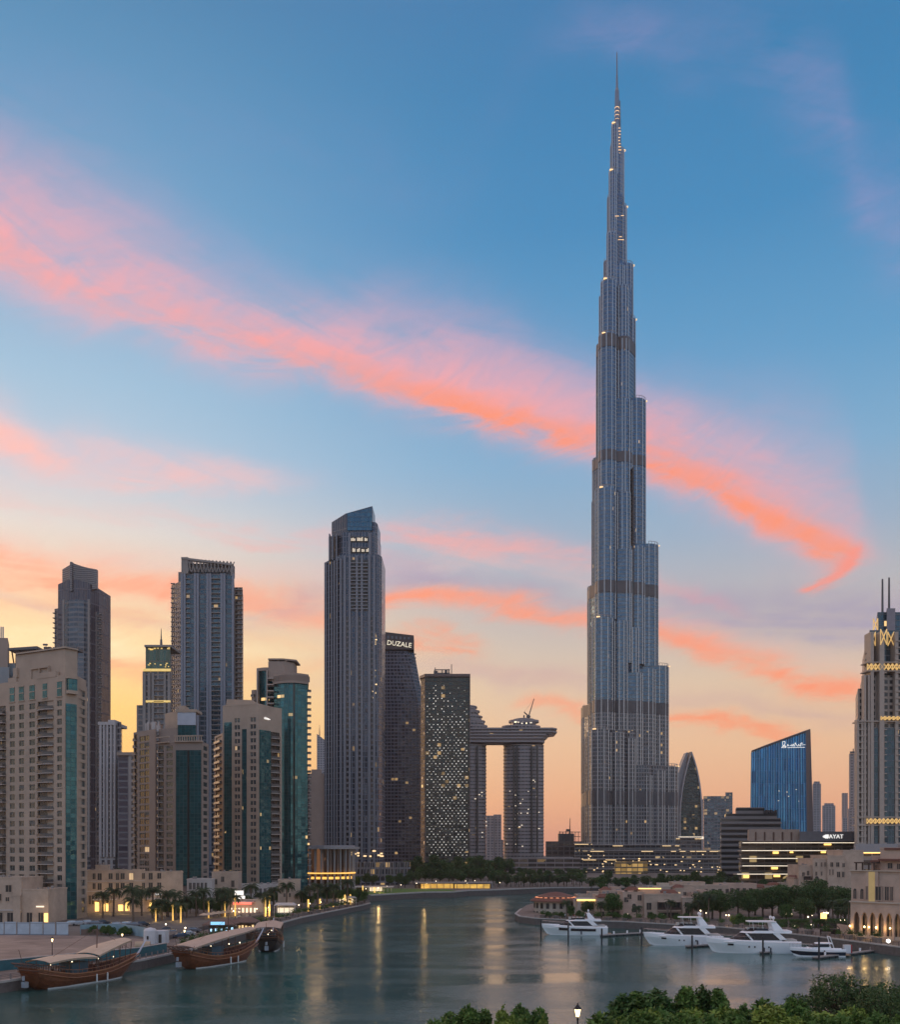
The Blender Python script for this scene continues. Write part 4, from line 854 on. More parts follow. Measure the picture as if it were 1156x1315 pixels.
def t_address():
    D = 650; t = thing('skyscraper', 'tallest of the left towers, dark slate with vertical ribs and a sloping glass crown', 'skyscraper', (*P2(455,D), LZ))
    F = fac('slate_ribs', 2.1, 3.6, .30, .18, (.030,.040,.065), (.065,.085,.12), (.13,.145,.185), lit=.015, ls=.4, gm=.45, seed=61, fr=.4)
    Fw = fac('slate_window_column', 2.9, 3.6, .22, .42, (.012,.012,.018), (.035,.035,.045), (.17,.165,.18), lit=.04, ls=.4, gm=.1, seed=62)
    def poly(x0, x1, d=0, dep=34):
        return [P2(x0,D+10+d), P2(x0+(x1-x0)*.28,D+d), P2(x1-(x1-x0)*.06,D+d), P2(x1,D+5+d), (px(x1,D),D+dep), (px(x0,D),D+dep)]
    slab_tower(t, 'body', poly(416.5,490.5), LZ, pz(712,D), F, ztop=lambda x, y: pz(717,D) if x < px(425,D) else pz(712,D))
    slab_tower(t, 'upper_tier', poly(422,485,2.5,32), pz(718,D), pz(682,D), F)
    slab_tower(t, 'shoulder', [P2(477,D+4),P2(482.5,D+4),P2(485,D+8),(px(485,D),D+26),(px(477,D),D+26)], pz(684,D), pz(668,D), F)
    xa, xb = px(426,D), px(478.3,D)
    slab_tower(t, 'crown', [P2(426,D+12),P2(444,D+4),P2(478.3,D+4),(px(478.3,D),D+24),(px(426,D),D+24)], pz(684,D), pz(650,D),
        fac('slate_crown', 1.6, 30, .3, .02, (.04,.05,.07), (.07,.08,.11), (.16,.16,.17), lit=0, gm=.4, seed=63), ztop=lambda x, y: pz(663-16*((x-xa)/(xb-xa))**.85, D) if x > xa else pz(663,D))
    slab_tower(t, 'crown_glass', [P2(446,D+3.2),P2(477.6,D+3.2),P2(477.6,D+4.4),P2(446,D+4.4)], pz(679,D), pz(655,D), fac('crown_blue_glass', 1.9, 3.3, .12, .1, (.03,.09,.15), (.05,.15,.22), (.06,.10,.13), lit=.015, ls=.4, gm=.55, seed=64),
        ztop=lambda x, y: pz(657-7.5*((x-px(446,D))/(px(478,D)-px(446,D))), D))
    b = MB()
    for x in (443,449.5,458.6,465,474.5,480.8): b.box(px(x,D)-.7, px(x,D)+.7, D-1.5, D+.2, LZ+12, pz(714,D))
    for x in (419,422.5,426,429.5,433,438): dd = D+10-10*(x-416.5)/20.7-.2; b.box(px(x,dd)-.45, px(x,dd)+.45, dd-1.3, dd+.5, LZ+6, pz(718,D))
    for x in (424,428,433): b.box(px(x,D+6)-.4, px(x,D+6)+.4, D+2, D+8, pz(718,D), pz(684,D))
    for x in (448.5,475): b.box(px(x,D)-.8, px(x,D)+.8, D+.6, D+3, pz(714,D), pz(684,D))
    rel(b, 'ribs', mat('pewter_rib', (.17,.175,.20), .42, .45, var=.1), t)
    b = MB()
    for x0, x1 in ((443.7,448.9),(459.3,464.4),(475.2,480.3)): b.prism([P2(x0,D-.5),P2(x1,D-.5),P2(x1,D+.5),P2(x0,D+.5)], LZ+14, pz(792,D))
    rel(b, 'window_column', Fw, t)
    b = MB(); b.box(px(450.5,D),px(473,D),D-.5,D+.3,pz(783,D),pz(719,D),1)
    z = pz(783,D)
    while z < pz(720,D): b.box(px(451,D),px(472.6,D),D-1.7,D+.2,z,z+.55,0); z += 2.35
    rel(b, 'louvre_panel', [mat('pewter_louvre', (.22,.22,.24), .5, .3, var=.1), M_DOOR], t)
    b = MB()
    for y0, y1 in ((694.5,688),(708.5,702)):
        b.box(px(450,D),px(474,D),D+1.6,D+2.4,pz(y0,D),pz(y1,D),1)
        for k in range(12):
            if R.random() < .75: b.box(px(450.6+k*1.95,D),px(452+k*1.95,D),D+1.2,D+1.6,pz(y0-.8,D),pz(y1+R.uniform(1,3),D),0)
    rel(b, 'sky_lobby', [mat('lobby_glow', (1,.9,.7), .5, var=.4, scale=.5, emit=(1,.80,.55), estr=.4), M_DOOR], t)
    b = MB(); lights(b, 10, 478, 482, D-.6, 800, 900, .8); lights(b, 12, 440, 490, D-2, 1093, 1101, 1.0); rel(b, 'entrance_glow', GLOWW, t)
t_address()
def t_curved_dark():
    D = 790; t = thing('hotel_tower', 'dark gridded tower with a flaring right side and a warm lit name on top', 'tower', (*P2(515,D), LZ))
    F = fac('dark_grid', 2.9, 2.85, .22, .34, (.010,.012,.022), (.03,.035,.055), (.115,.115,.15), lit=.008, ls=.4, gm=.35, seed=71, fr=.35)
    edge = [(1110,547.5),(1000,547),(930,546.5),(905,545.5),(885,541.5),(868,538),(852,535),(838,532.5),(836,531)]
    for (ya, xa), (yb, xb) in zip(edge, edge[1:]):
        p0 = [P2(488,D),P2(xa-8,D),P2(xa,D+8),(px(xa,D),D+26),(px(488,D),D+26)]; p1 = [P2(488,D),P2(xb-8,D),P2(xb,D+8),(px(xb,D),D+26),(px(488,D),D+26)]
        b = MB(); b.prism(p0, pz(ya,D) if ya < 1105 else LZ, pz(yb,D), 0, top_poly=p1, cap=1); rel(b, 'storey_block', [F, M_DKSTEEL], t)
    b = MB(); b.prism([P2(488,D-.6),P2(531.5,D-.6),P2(532,D+20),P2(488,D+20)], pz(834,D), pz(812,D), ztop=lambda x, y: pz(811,D)+(x-px(490,D))*-.12); rel(b, 'sign_band', mat('brown_fascia', (.07,.05,.05), .5, var=.2), t)
    b = MB()
    for k in range(7): b.box(px(492+k*5.3,D),px(494.5+k*5.3,D),D-1,D-.5,pz(820+k*.2,D),pz(816+k*.4,D))
    rel(b, 'roof_fins', SLATE, t)
    balc = MB(); balcony_edges(balc, 531,534.5,D+4,838,850,3,2); balcony_edges(balc, 545,548.3,D+6,905,1100,2.85,2.0); rel(balc, 'balconies', SLATE, t)
    text_part('DUZALE', 5.4, (px(512.6,D),D-1.2,pz(830,D)), (pi/2,radians(7),0), M_SIGNY, t, ext=.3)
    return t
t_curved_dark()
def t_dots():
    D = 740; t = thing('office_tower', 'dark green grey tower covered in a diamond pattern of white light dots', 'tower', (*P2(573,D), LZ))
    F = fac('dot_tower', 3.0, 3.1, .12, .22, (.018,.03,.032), (.05,.06,.055), (.075,.07,.065), lit=.015, ls=.4, gm=.35, seed=81)
    slab_tower(t, 'body', rect(546,603,D,26), LZ, pz(869,D), F); slab_tower(t, 'side_wing', rect(540.5,546.5,D+9,18,0,D+3), LZ, pz(869,D), fac('dot_side', 3, 3.1, .4, .3, (.02,.02,.03), (.05,.05,.05), (.14,.11,.1), lit=.03, seed=82))
    b = MB(); b.prism([(px(538.5,D),D+8),(px(546,D),D-1.5),(px(604,D),D-1.5),(px(604,D),D+28),(px(540,D),D+28)], pz(869,D), pz(865.5,D), bottom=True)
    b.box(px(603,D),px(604,D),D-1.2,D+1,LZ,pz(866,D)); b.box(px(545.5,D),px(546.5,D),D-1.2,D+1,LZ,pz(866,D)); rel(b, 'cornice', mat('brown_cornice', (.16,.12,.11), .6, var=.15), t)
    b = MB(); r = 0; y = 880
    while y < 1100:
        x = 549+(r % 2)*2.65
        while x < 601:
            if R.random() < (.2+.6*min(1, (y-880)/60)): q = R.uniform(.14,.33); X, z = px(x,D), pz(y,D); b.lathe_dot = None; b.box(X-q, X+q, D-.5, D-.05, z-q, z+q)
            x += 5.3
        y += 3.35; r += 1
    stuff(rel(b, 'dot_lights', mat('dot_glow', (1,1,1), .5, var=0, emit=(1,.93,.80), estr=.8), t))
    b = MB()
    for x0, x1, y0 in ((557,562,860),(562,578,862.5),(571,574,859)): b.box(px(x0,D),px(x1,D),D+4,D+14,pz(866,D),pz(y0,D))
    for x, y0 in ((559,855),(580,851),(576,857),(568,858)): b.tube((*P2(x,D+6),pz(866,D)),(*P2(x,D+6),pz(y0,D)),.3,n=4)
    for k in range(8): b.tube((*P2(558+k*2.7,D+4),pz(863,D)),(*P2(558+k*2.7,D+4),pz(858.5,D)),.22,n=4)
    b.box(px(558,D),px(578,D),D+4,D+4.5,pz(859,D),pz(858,D)); rel(b, 'roof_equipment', M_DKSTEEL, t)
t_dots()
def ell(x0, x1, D, ry, n=24):
    a = (px(x1,D)-px(x0,D))/2; cx = (px(x1,D)+px(x0,D))/2; return [(cx+a*cos(2*pi*i/n), D+ry+ry*sin(2*pi*i/n)) for i in range(n)]
def t_bridge():
    D = 900; t = thing('twin_tower_hotel', 'pair of pale striped oval towers joined by a high bridge deck', 'twin tower', (*P2(655,D), LZ))
    F = fac('oval_slabs', 3.4, 3.3, .16, .45, (.03,.036,.05), (.075,.085,.10), (.27,.24,.24), lit=.015, ls=.4, gm=.35, seed=91)
    SL = mat('pale_slab', (.30,.265,.265), .7, var=.1)
    for nm, tiers in (('left_tower', [(1097,955,585,625)]), ('right_tower', [(1097,955,648,700)])):
        for y0, y1, x0, x1 in tiers:
            b = MB(); b.prism(ell(x0,x1,D,13), LZ, pz(y1,D), 0, cap=1); w = rel(b, 'tower', [F, SL], t)
            s = MB(); z = LZ+6
            while z < pz(952,D): s.prism(ell(x0-.6,x1+.6,D-.6,13.6), z, z+1.0, 0, bottom=True); z += 3.3
            sl = rel(s, 'floor_slabs', SL, t)
            b = MB(); stripes(b, (x0+8,x1-12) if x0 < 600 else (660,664,683,690), D-.5, 958, 1095, 1.6, 1.0); rel(b, 'dark_joint', M_DOOR, t)
    b = MB(); g = MB()
    for k, (y0, y1, xl, xr) in enumerate(((953,951,585,700),(948.5,946.5,585,702),(944.5,942.5,585,706),(940.5,938.5,585,716),(936.5,934.5,585,716))):
        p = [(px(xl,D),D-3),(px(xr-6,D),D-3),(px(xr,D),D+3),(px(xr,D),D+20),(px(xr-6,D),D+26),(px(xl,D),D+26)]; b.prism(p, pz(y0,D), pz(y1,D), 0, bottom=True)
        q = [(px(xl+1,D),D-1),(px(xr-8,D),D-1),(px(xr-2,D),D+4),(px(xr-2,D),D+18),(px(xr-8,D),D+24),(px(xl+1,D),D+24)]; 
        if k: g.prism(q, pz(y0+2.4,D), pz(y0,D), 0, bottom=True)
    d = rel(b, 'bridge_deck', SL, t); rel(g, 'deck_glass', F, t)
    b = MB()
    for y0, y1, x0, x1 in ((935,931,590,626),(931,929.5,590,627),(929.5,925,590,623),(925,923.5,590,624),(923.5,919,590,619),(919,917.5,590,620.5),(917.5,912,590,615.5),(912,910.5,590,617),(910.5,906.5,592,612),(906.5,905,591,613.5)):
        thin = y0-y1 < 2; b.prism(ell(x0,x1,D,14 if thin else 12), pz(y0,D), pz(y1,D), 0 if thin else 1, cap=0, bottom=True)
    for y0, y1, x0, x1, mi in ((935,932,650,694,1),(932,930,645.5,696,0),(930,925.5,657,690,1),(925.5,922.8,654.5,694,0),(922.8,921.5,660,688,0)): b.prism(ell(x0,x1,D,14 if mi == 0 else 12), pz(y0,D), pz(y1,D), mi, cap=0, bottom=True)
    rel(b, 'roof_tiers', [SL, F], t)
    
    b = MB(); lights(b, 8, 660, 682, D-.5+1, 927, 930, 1.0); lights(b, 22, 650, 698, D-1, 1000, 1095, .7); lights(b, 8, 605, 624, D-1, 1010, 1095, .7); rel(b, 'room_lights', GLOWC, t)
    c = thing('tower_crane', 'small construction crane with a raised jib, on top of the right oval tower', 'crane', (*P2(679,D+12), pz(921.5,D)))
    b = MB(); X, Y = P2(679,D+12); b.tube((X,Y,pz(922,D)),(X,Y,pz(917,D)),1.0,n=4); b.box(X-2,X+1.6,Y-1.5,Y+1.5,pz(919,D),pz(916.5,D)); rel(b, 'mast', M_DKSTEEL, c)
    b = MB(); b.tube((X,Y,pz(917.5,D)),(px(687.5,D),Y,pz(894.5,D)),.55,.3,n=4); rel(b, 'jib', M_DKSTEEL, c)
    b = MB(); b.tube((X,Y,pz(917,D)),(px(674.5,D),Y,pz(912,D)),.6,.6,n=4); b.box(px(673.5,D),px(675.2,D),Y-1,Y+1,pz(919,D),pz(916,D)); b.tube((px(674.5,D),Y,pz(912,D)),(px(687.5,D),Y,pz(894.5,D)),.08,n=3); rel(b, 'counterweight', M_DKSTEEL, c)
t_bridge()
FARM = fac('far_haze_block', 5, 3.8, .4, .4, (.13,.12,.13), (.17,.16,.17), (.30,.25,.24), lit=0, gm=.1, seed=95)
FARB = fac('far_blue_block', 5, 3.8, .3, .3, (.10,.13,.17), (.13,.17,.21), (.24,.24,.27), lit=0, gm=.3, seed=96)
def far_tower(label, D, parts, m_, extra=None):
    t = thing('distant_tower', label, 'tower', (*P2((parts[0][0]+parts[0][1])/2, D), LZ), 0)
    for i, (x0, x1, y) in enumerate(parts): slab_tower(t, 'block', rect(x0,x1,D+3*i,24-6*i), LZ, pz(y,D), m_, TAUPE)
    if extra: extra(t, D)
    return t
far_tower('distant beige block seen through the gap under the bridge of the oval towers', 1400, [(624.5,634,1047),(634,644,1045.5),(643,646.5,1078)], FARM)
far_tower('distant pale block standing just right of the sail shaped tower', 1700, [(899,912.5,1026)], FARM)
far_tower('distant blue glass block with a brown roof edge, right of the sail tower', 1150, [(904,932,1022),(932,941,1017)], fac('mid_blue_block', 4, 3.8, .15, .3, (.05,.09,.13), (.09,.14,.19), (.18,.18,.2), lit=.08, ls=.4, gm=.5, seed=97))
far_tower('distant slim blue tower just right of the slanted blue glass tower', 1500, [(1044,1054.5,1006),(1045.5,1053,1003)], FARB)
far_tower('distant plain grey blue block right of the slim blue one', 1700, [(1056.5,1073,1034),(1059,1071,1031)], FARB)
far_tower('faint pink distant tower behind the mall roof at right', 2400, [(1081.5,1089,1018)], FARM)
far_tower('short distant blue tower in front of the faint pink one', 1900, [(1082,1090,1050)], FARB)
def far_crane(t, D):
    b = MB(); b.tube((*P2(1096,D),pz(966,D)),(*P2(1096,D),pz(961,D)),.7,n=4); b.box(px(1092,D),px(1099,D),D,D+1,pz(967,D),pz(964.5,D)); rel(b, 'roof_frame', M_DKSTEEL, t)
far_tower('tall slender distant tower with an unfinished top, beside the big right edge tower', 1300, [(1089.5,1101,1038),(1091,1099.5,967)], FARM, far_crane)
def t_sail():
    D = 1120; t = thing('office_tower', 'sail shaped tower with dark glass between two curved pale fins, right of the tallest tower', 'tower', (*P2(885,D), LZ))
    n = 14
    def leaf(xl, xr, ya, yb, D_, mi, b, dep, zb=1078):
        pl = [(xl(i/n), ya+(zb-ya)*(1-i/n)) for i in range(n+1)]; 
        for i in range(n):
            y0 = zb-(zb-ya)*i/n; y1 = zb-(zb-ya)*(i+1)/n
            for (a0, a1), (m_) in (((xl, xr), mi),):
                A, B, A2, B2 = xl(i/n), xr(i/n), xl((i+1)/n), xr((i+1)/n)
                z0, z1 = (LZ if i == 0 else pz(y0,D_)), pz(y1,D_)
                b.hexa([(px(A,D_),D_,z0),(px(B,D_),D_,z0),(px(B,D_),D_+dep,z0),(px(A,D_),D_+dep,z0),(px(A2,D_),D_,z1),(px(B2,D_),D_,z1),(px(B2,D_),D_+dep,z1),(px(A2,D_),D_+dep,z1)], mi)
    F = fac('sail_glass', 3.2, 3.6, .1, .22, (.015,.03,.04), (.04,.07,.08), (.06,.075,.08), lit=.05, ls=.4, gm=.45, seed=101, gr=.12)
    G1 = lambda s: 873.5+14.5*max(0, (s-.25)/.75)**1.9
    G2 = lambda s: 903-14*s**3.2
    b = MB(); leaf(lambda s: G1(s)+1.2, lambda s: max(G2(s)-1.6, G1(s)+1.4), 967, 0, D, 0, b, 20); rel(b, 'glass_leaf', F, t)
    b = MB(); leaf(lambda s: G2(s)-1.8, G2, 965, 0, D-2, 0, b, 26); leaf(lambda s: G1(s)-.4, lambda s: G1(s)+1.0, 966, 0, D-1, 0, b, 24); rel(b, 'edge_fin', mat('pale_fin_panel', (.34,.33,.35), .4, .4, var=.1), t)
    b = MB(); leaf(lambda s: 856+26*s**1.9, lambda s: min(G1(s)-.4, 874+10*s**2), 966, 0, D+4, 0, b, 14); rel(b, 'shell', mat('sail_shell', (.27,.27,.29), .5, .3, var=.1), t)
    b = MB(); b.box(px(872,D),px(903,D),D-3,D+2,pz(1077,D),pz(1074,D)); rel(b, 'lobby_light', GLOWC, t)
    return t
t_sail()
def t_blue_slant():
    D = 700; t = thing('office_tower', 'blue glass tower with a slanted top and vertical stripes, white lettering near its peak', 'tower', (*P2(1005,D), LZ))
    F = fac('blue_stripe_glass', 3.0, 9.0, .28, .03, (.010,.055,.17), (.07,.26,.48), (.12,.32,.52), lit=0, gm=.85, seed=111, gr=.08, fr=.12)  # pale and dark panel tones put reflections into the glass colour
    b = MB(); a, c = P2(965,D), P2(1034,D); a0, c0 = P2(963,D), P2(1036,D); d = P2(1040,D+14); d0 = P2(1045.5,D+14)
    zt = lambda x, y: pz(966,D)+(x-a[0])/(px(1040,D)-a[0])*(pz(938.5,D)-pz(966,D))
    b.prism([a0,c0,d0,(a0[0]+22,D+30)], LZ, 0, 0, cap=1, ztop=zt, top_poly=[a,c,d,(a[0]+22,D+30)]); rel(b, 'body', [F, M_DKSTEEL], t)
    fr = frame(a0, c0)
    s = MB(); s.prism([(c0[0]+.1,c0[1]-1.1),(d0[0]+.6,d0[1]),(d0[0],d0[1]+2),(c0[0],c0[1]+1)], LZ, 0, 0, ztop=lambda x, y: zt(x, y)+.8, top_poly=[(c[0]+.1,c[1]-1.1),(d[0]+.6,d[1]),(d[0],d[1]+2),(c[0],c[1]+1)])
    rel(s, 'side_wall', mat('dark_slate_wall', (.04,.045,.06), .6, .1, var=.15), t)
    s = MB()
    for k in range(23):
        f = k/22; x0 = a0[0]+(c0[0]-a0[0])*f; x1 = a[0]+(c[0]-a[0])*f; z1 = zt(x1,D)
        s.hexa([(x0-.15,D-.9,LZ),(x0+.15,D-.9,LZ),(x0+.15,D+.3,LZ),(x0-.15,D+.3,LZ),(x1-.15,D-.9,z1),(x1+.15,D-.9,z1),(x1+.15,D+.3,z1),(x1-.15,D+.3,z1)])
    rel(s, 'fins', mat('blue_fin', (.07,.22,.46), .25, .7, var=.1), t)
    s = MB(); Q = [(a[0]-.3,D-1.2),(c[0],D-1.2),(d[0]+.4,d[1]),(d[0],d[1]+14),(a[0]+20,D+30)]; s.prism(Q, 0, 0, ztop=lambda x, y: zt(x,0)+1.3)
    s.v = [(x, y, zt(x,0)+.1 if abs(z) < 1e-6 else z) for x, y, z in s.v]; rel(s, 'roof_edge', mat('dark_brown_trim', (.07,.055,.055), .5, var=.1), t)
    glyphs(t, [[(0,0),(1.1,0),(1.1,.35),(.3,.6),(.3,1.5),(.9,1.5),(.9,.9),(0,0)],[(.2,.3),(1.2,.3)],[(1.5,.3),(1.5,.8),(1.9,.4)],[(2.1,.4),(2.5,.7),(2.5,.4)],[(2.7,.3),(2.9,.9),(3.1,.3)],[(3.3,.3),(3.4,1.2),(3.9,.4)],[(4.0,.3),(4.3,.8),(4.5,.4)],[(4.7,.3),(4.7,1),(5.1,1.2),(5.1,.5)],[(5.4,.7),(5.9,.7)],[(1.5,0),(5.8,.08)]], (px(1003,D)-fr[0], pz(960,D)), fr, 2.9, M_SIGN, w=.065, d=1.3)
    b = MB(); lights(b, 6, 997, 1030, D-1, 1010, 1030, .35); rel(b, 'room_lights', GLOWC, t)
t_blue_slant()
def t_striped_block():
    D = 580; t = thing('office_block', 'grey stepped office block with horizontal ribbon windows, in front of the slanted blue tower', 'office building', (*P2(965,D), LZ))
    F = fac('ribbon_block', 60, 3.3, .001, .55, (.035,.04,.045), (.06,.065,.07), (.19,.18,.18), lit=.01, gm=.3, seed=121)
    for x0, x1, y, d in ((926.5,1003,1050,0),(932,998,1044.5,3),(946,982,1036.5,5)): slab_tower(t, 'block', rect(x0,x1,D+d,26-d), LZ, pz(y,D+d), F, STONEG)
    b = MB(); z = LZ+4
    while z < pz(1051,D): b.box(px(926,D),px(1003.5,D),D-.9,D+.1,z,z+1.0); z += 3.3
    rel(b, 'ledge', mat('grey_ledge', (.22,.205,.205), .7, var=.1), t)
    b = MB()
    for k in range(6): b.box(px(984+k*3,D),px(985.4+k*3,D),D+3,D+6,pz(1045,D),pz(1041-R.random()*2,D))
    rel(b, 'roof_equipment', M_DKSTEEL, t)
t_striped_block()
def t_mall():
    D = 500; t = thing('shopping_mall', 'long low shopping mall with bright strip lights along each storey and white lettering', 'mall', (*P2(1030,D), LZ))
    slab_tower(t, 'body', rect(952,1112,D+3,40), LZ, pz(1079,D), fac('mall_glass', 4, 4.3, .08, .25, (.07,.06,.05), (.14,.115,.09), (.20,.165,.14), lit=.12, ls=.3, lc=(1,.7,.3), gm=.2, seed=131), STONEG)
    slab_tower(t, 'roof_block', rect(962,1027,D+2,24), pz(1080,D), pz(1064.5,D), mat('tan_panel', (.33,.25,.20), .8, var=.12), TAUPE)
    slab_tower(t, 'sign_fascia', [P2(1027,D-1),P2(1105,D-1),P2(1112,D+8),P2(1114,D+30),P2(1027,D+26)], pz(1080,D), pz(1067.5,D), mat('dark_fascia', (.13,.13,.145), .5, .2, var=.15), STONEG)
    b = MB()
    for x in (971.5,983,994.5,1006,1017.5): b.box(px(x,D),px(x+1.6,D),D+1.6,D+2.2,pz(1079,D),pz(1068,D))
    rel(b, 'slot', mat('rust_slot', (.10,.055,.04), .8, var=.1), t)
    b = MB(); bl = MB()
    for y, x0, x1 in ((1081,951,1099),(1091,950,1104),(1101,950,1108),(1110.5,951,1070),(1121,944,1062)):
        b.box(px(x0,D),px(x1,D),D-3,D+3.2,pz(y+1.2,D)-.25,pz(y,D)-.2); bl.box(px(x0+.5,D),px(x1-.5,D),D-3.15,D-3.0,pz(y,D)-.45,pz(y,D)-.25)
    rel(b, 'canopy', mat('mall_canopy', (.36,.33,.30), .6, var=.1), t); rel(bl, 'strip_light', mat('strip_glow', (1,1,1), .5, var=0, emit=(1,.82,.55), estr=1.5), t)
    b = MB()
    for x0, x1, y0, y1 in ((995,1002,1096,1093),(1061,1070,1085,1082),(1083,1094,1096,1092),(1057,1063,1095,1092.5),(1017,1021,1095,1093),(993,1001,1116,1113),(957,964,1127,1123),(996,1004,1126,1122),(1009,1016,1133,1131),(1104,1110,1089,1083)):
        b.box(px(x0,D),px(x1,D),D+2.2,D+2.8,pz(y0,D),pz(y1,D))
    rel(b, 'lit_shopfront', GLOWY, t)
    text_part('TAYAT', 2.9, (px(1070.6,D),D-1.3,pz(1076.3,D)), (pi/2,0,0), M_SIGN, t, ext=.2)
    fr = frame(P2(1027,D-1), P2(1105,D-1)); glyphs(t, [[(1,0),(0,.5),(1,1)],[(.5,.5),(1.2,.1),(1.6,.1),(1.6,1)],[(.6,.3),(1.2,.9)]], (px(1056,D)-fr[0], pz(1076.0,D)), fr, 1.6, M_SIGN, 'emblem', w=.22)
t_mall()
def t_right_edge():
    D = 480; t = thing('hotel_tower', 'cream stepped tower cut by the right edge, with golden X lattices and two masts', 'hotel tower', (*P2(1150,D), LZ))
    W = mat('cream_pier', (.40,.335,.28), .7, var=.1)
    F = fac('right_balconies', 3.1, 3.1, .30, .42, (.02,.025,.03), (.06,.065,.07), (.34,.29,.25), lit=.006, gm=.25, seed=141)
    G = fac('right_glass', 1.6, 3.1, .12, .18, (.025,.06,.085), (.05,.10,.14), (.10,.12,.14), lit=.006, gm=.55, seed=142)
    def tier(x0, x1, y, d, m_, dep=30): return slab_tower(t, 'tier', rect(x0,x1,D+d,dep), LZ, pz(y,D+d), m_, W)
    tier(1100.5,1190,924,0,F); tier(1102,1186,884,3,F); tier(1108,1186,867,1.5,F); tier(1110.5,1182,834,6,F); tier(1117,1180,809,4,G); tier(1127,1165,786,9,G,14); tier(1139,1150,781,7,mat('crown_block', (.22,.21,.24), .6, var=.1),10)
    b = MB()
    for x0, x1, y, d in ((1118.5,1122.5,812,-1.5),(1130,1136,812,-2),(1150,1154,812,-1.5),(1166,1170,812,-1.5)): b.box(px(x0,D+d),px(x1,D+d),D+d,D+6,LZ,pz(y,D))
    for x in (1101,1106.5,1110,1115): b.box(px(x,D)-.5,px(x,D)+.5,D-1.2,D+2,LZ,pz(924 if x < 1108 else 867,D))
    rel(b, 'pier', W, t)
    b = MB()
    for x0, x1, y0 in ((1119,1128,935),(1136.5,1149,935),(1154.5,1165,935)): b.prism([P2(x0,D-.9),P2(x1,D-.9),P2(x1,D+.4),P2(x0,D+.4)], LZ, pz(y0,D))
    rel(b, 'glass_bay', G, t)
    b = MB(); balcony_edges(b, 1100.2,1110,D,928,1083,3.1,1.4); balcony_edges(b, 1129,1137,D,812+50,1083,3.1,1.9); balcony_edges(b, 1110,1118,D+5,840,920,3.1,1.4); balcony_edges(b, 1149,1155,D,820,1083,3.1,1.9); rel(b, 'balconies', W, t)
    gl = MB()
    def X(x0, x1, y0, y1, d):
        z0, z1 = pz(y1,D), pz(y0,D); a, c = px(x0,D), px(x1,D)
        for p, q in (((a,z0),(c,z1)),((a,z1),(c,z0))): gl.tube((p[0],D-d,p[1]),(q[0],D-d,q[1]),.28,n=4)
        gl.tube((a,D-d,z0),(a,D-d,z1),.2,n=4); gl.tube((c,D-d,z0),(c,D-d,z1),.2,n=4)
    X(1129,1135,790,806,-6.5); X(1119,1125,811,829,-.5); X(1128.5,1136.5,809,829,2.2); X(1141,1149,811,829,-.5)
    for y0, y1, xa, dd in ((853,861,1112,1.8),(920.5,925,1129,2.2),(1051,1057.5,1111,2.2)):
        x = xa
        while x < 1166: X(x, x+5.2, y0, y1, dd); x += 5.4
    rel(gl, 'golden_lattice', mat('golden_lattice', (.8,.6,.25), .4, .3, var=0, emit=(1,.60,.20), estr=.42), t)
    b = MB()
    for y, xa in ((862,1111.5),(926.5,1101),(1059.5,1100.5),(1049,1100.5),(851,1112)): b.box(px(xa,D),px(1168,D),D-1.7,D+6,pz(y+.7,D),pz(y-.7,D))
    rel(b, 'ledge', W, t)
    for x, y in ((1133.5,735),(1142,733)):
        b = MB(); b.tube((*P2(x,D+12),pz(787,D)),(*P2(x,D+12),pz(y,D)),.65,.45,n=6); rel(b, 'mast', M_DKSTEEL, t)
    slab_tower(t, 'podium', rect(1085,1200,D-45,40), LZ, pz(1094,D-45), fac('podium_strip', 6, 4, .1, .45, (.05,.045,.04), (.1,.08,.06), (.26,.22,.2), lit=.015, ls=.3, gm=.1, seed=143), STONEG)
    b = MB(); b.prism(rect(1099,1200,D-30,22), LZ, pz(1083,D-30)); rel(b, 'podium_roof', mat('pale_podium', (.30,.28,.28), .7, var=.1), t)
    b = MB(); b.box(px(1102,D-46),px(1180,D-46),D-46,D-45.2,pz(1095.5,D-45),pz(1094,D-45)); rel(b, 'strip_light', GLOWY, t)
t_right_edge()
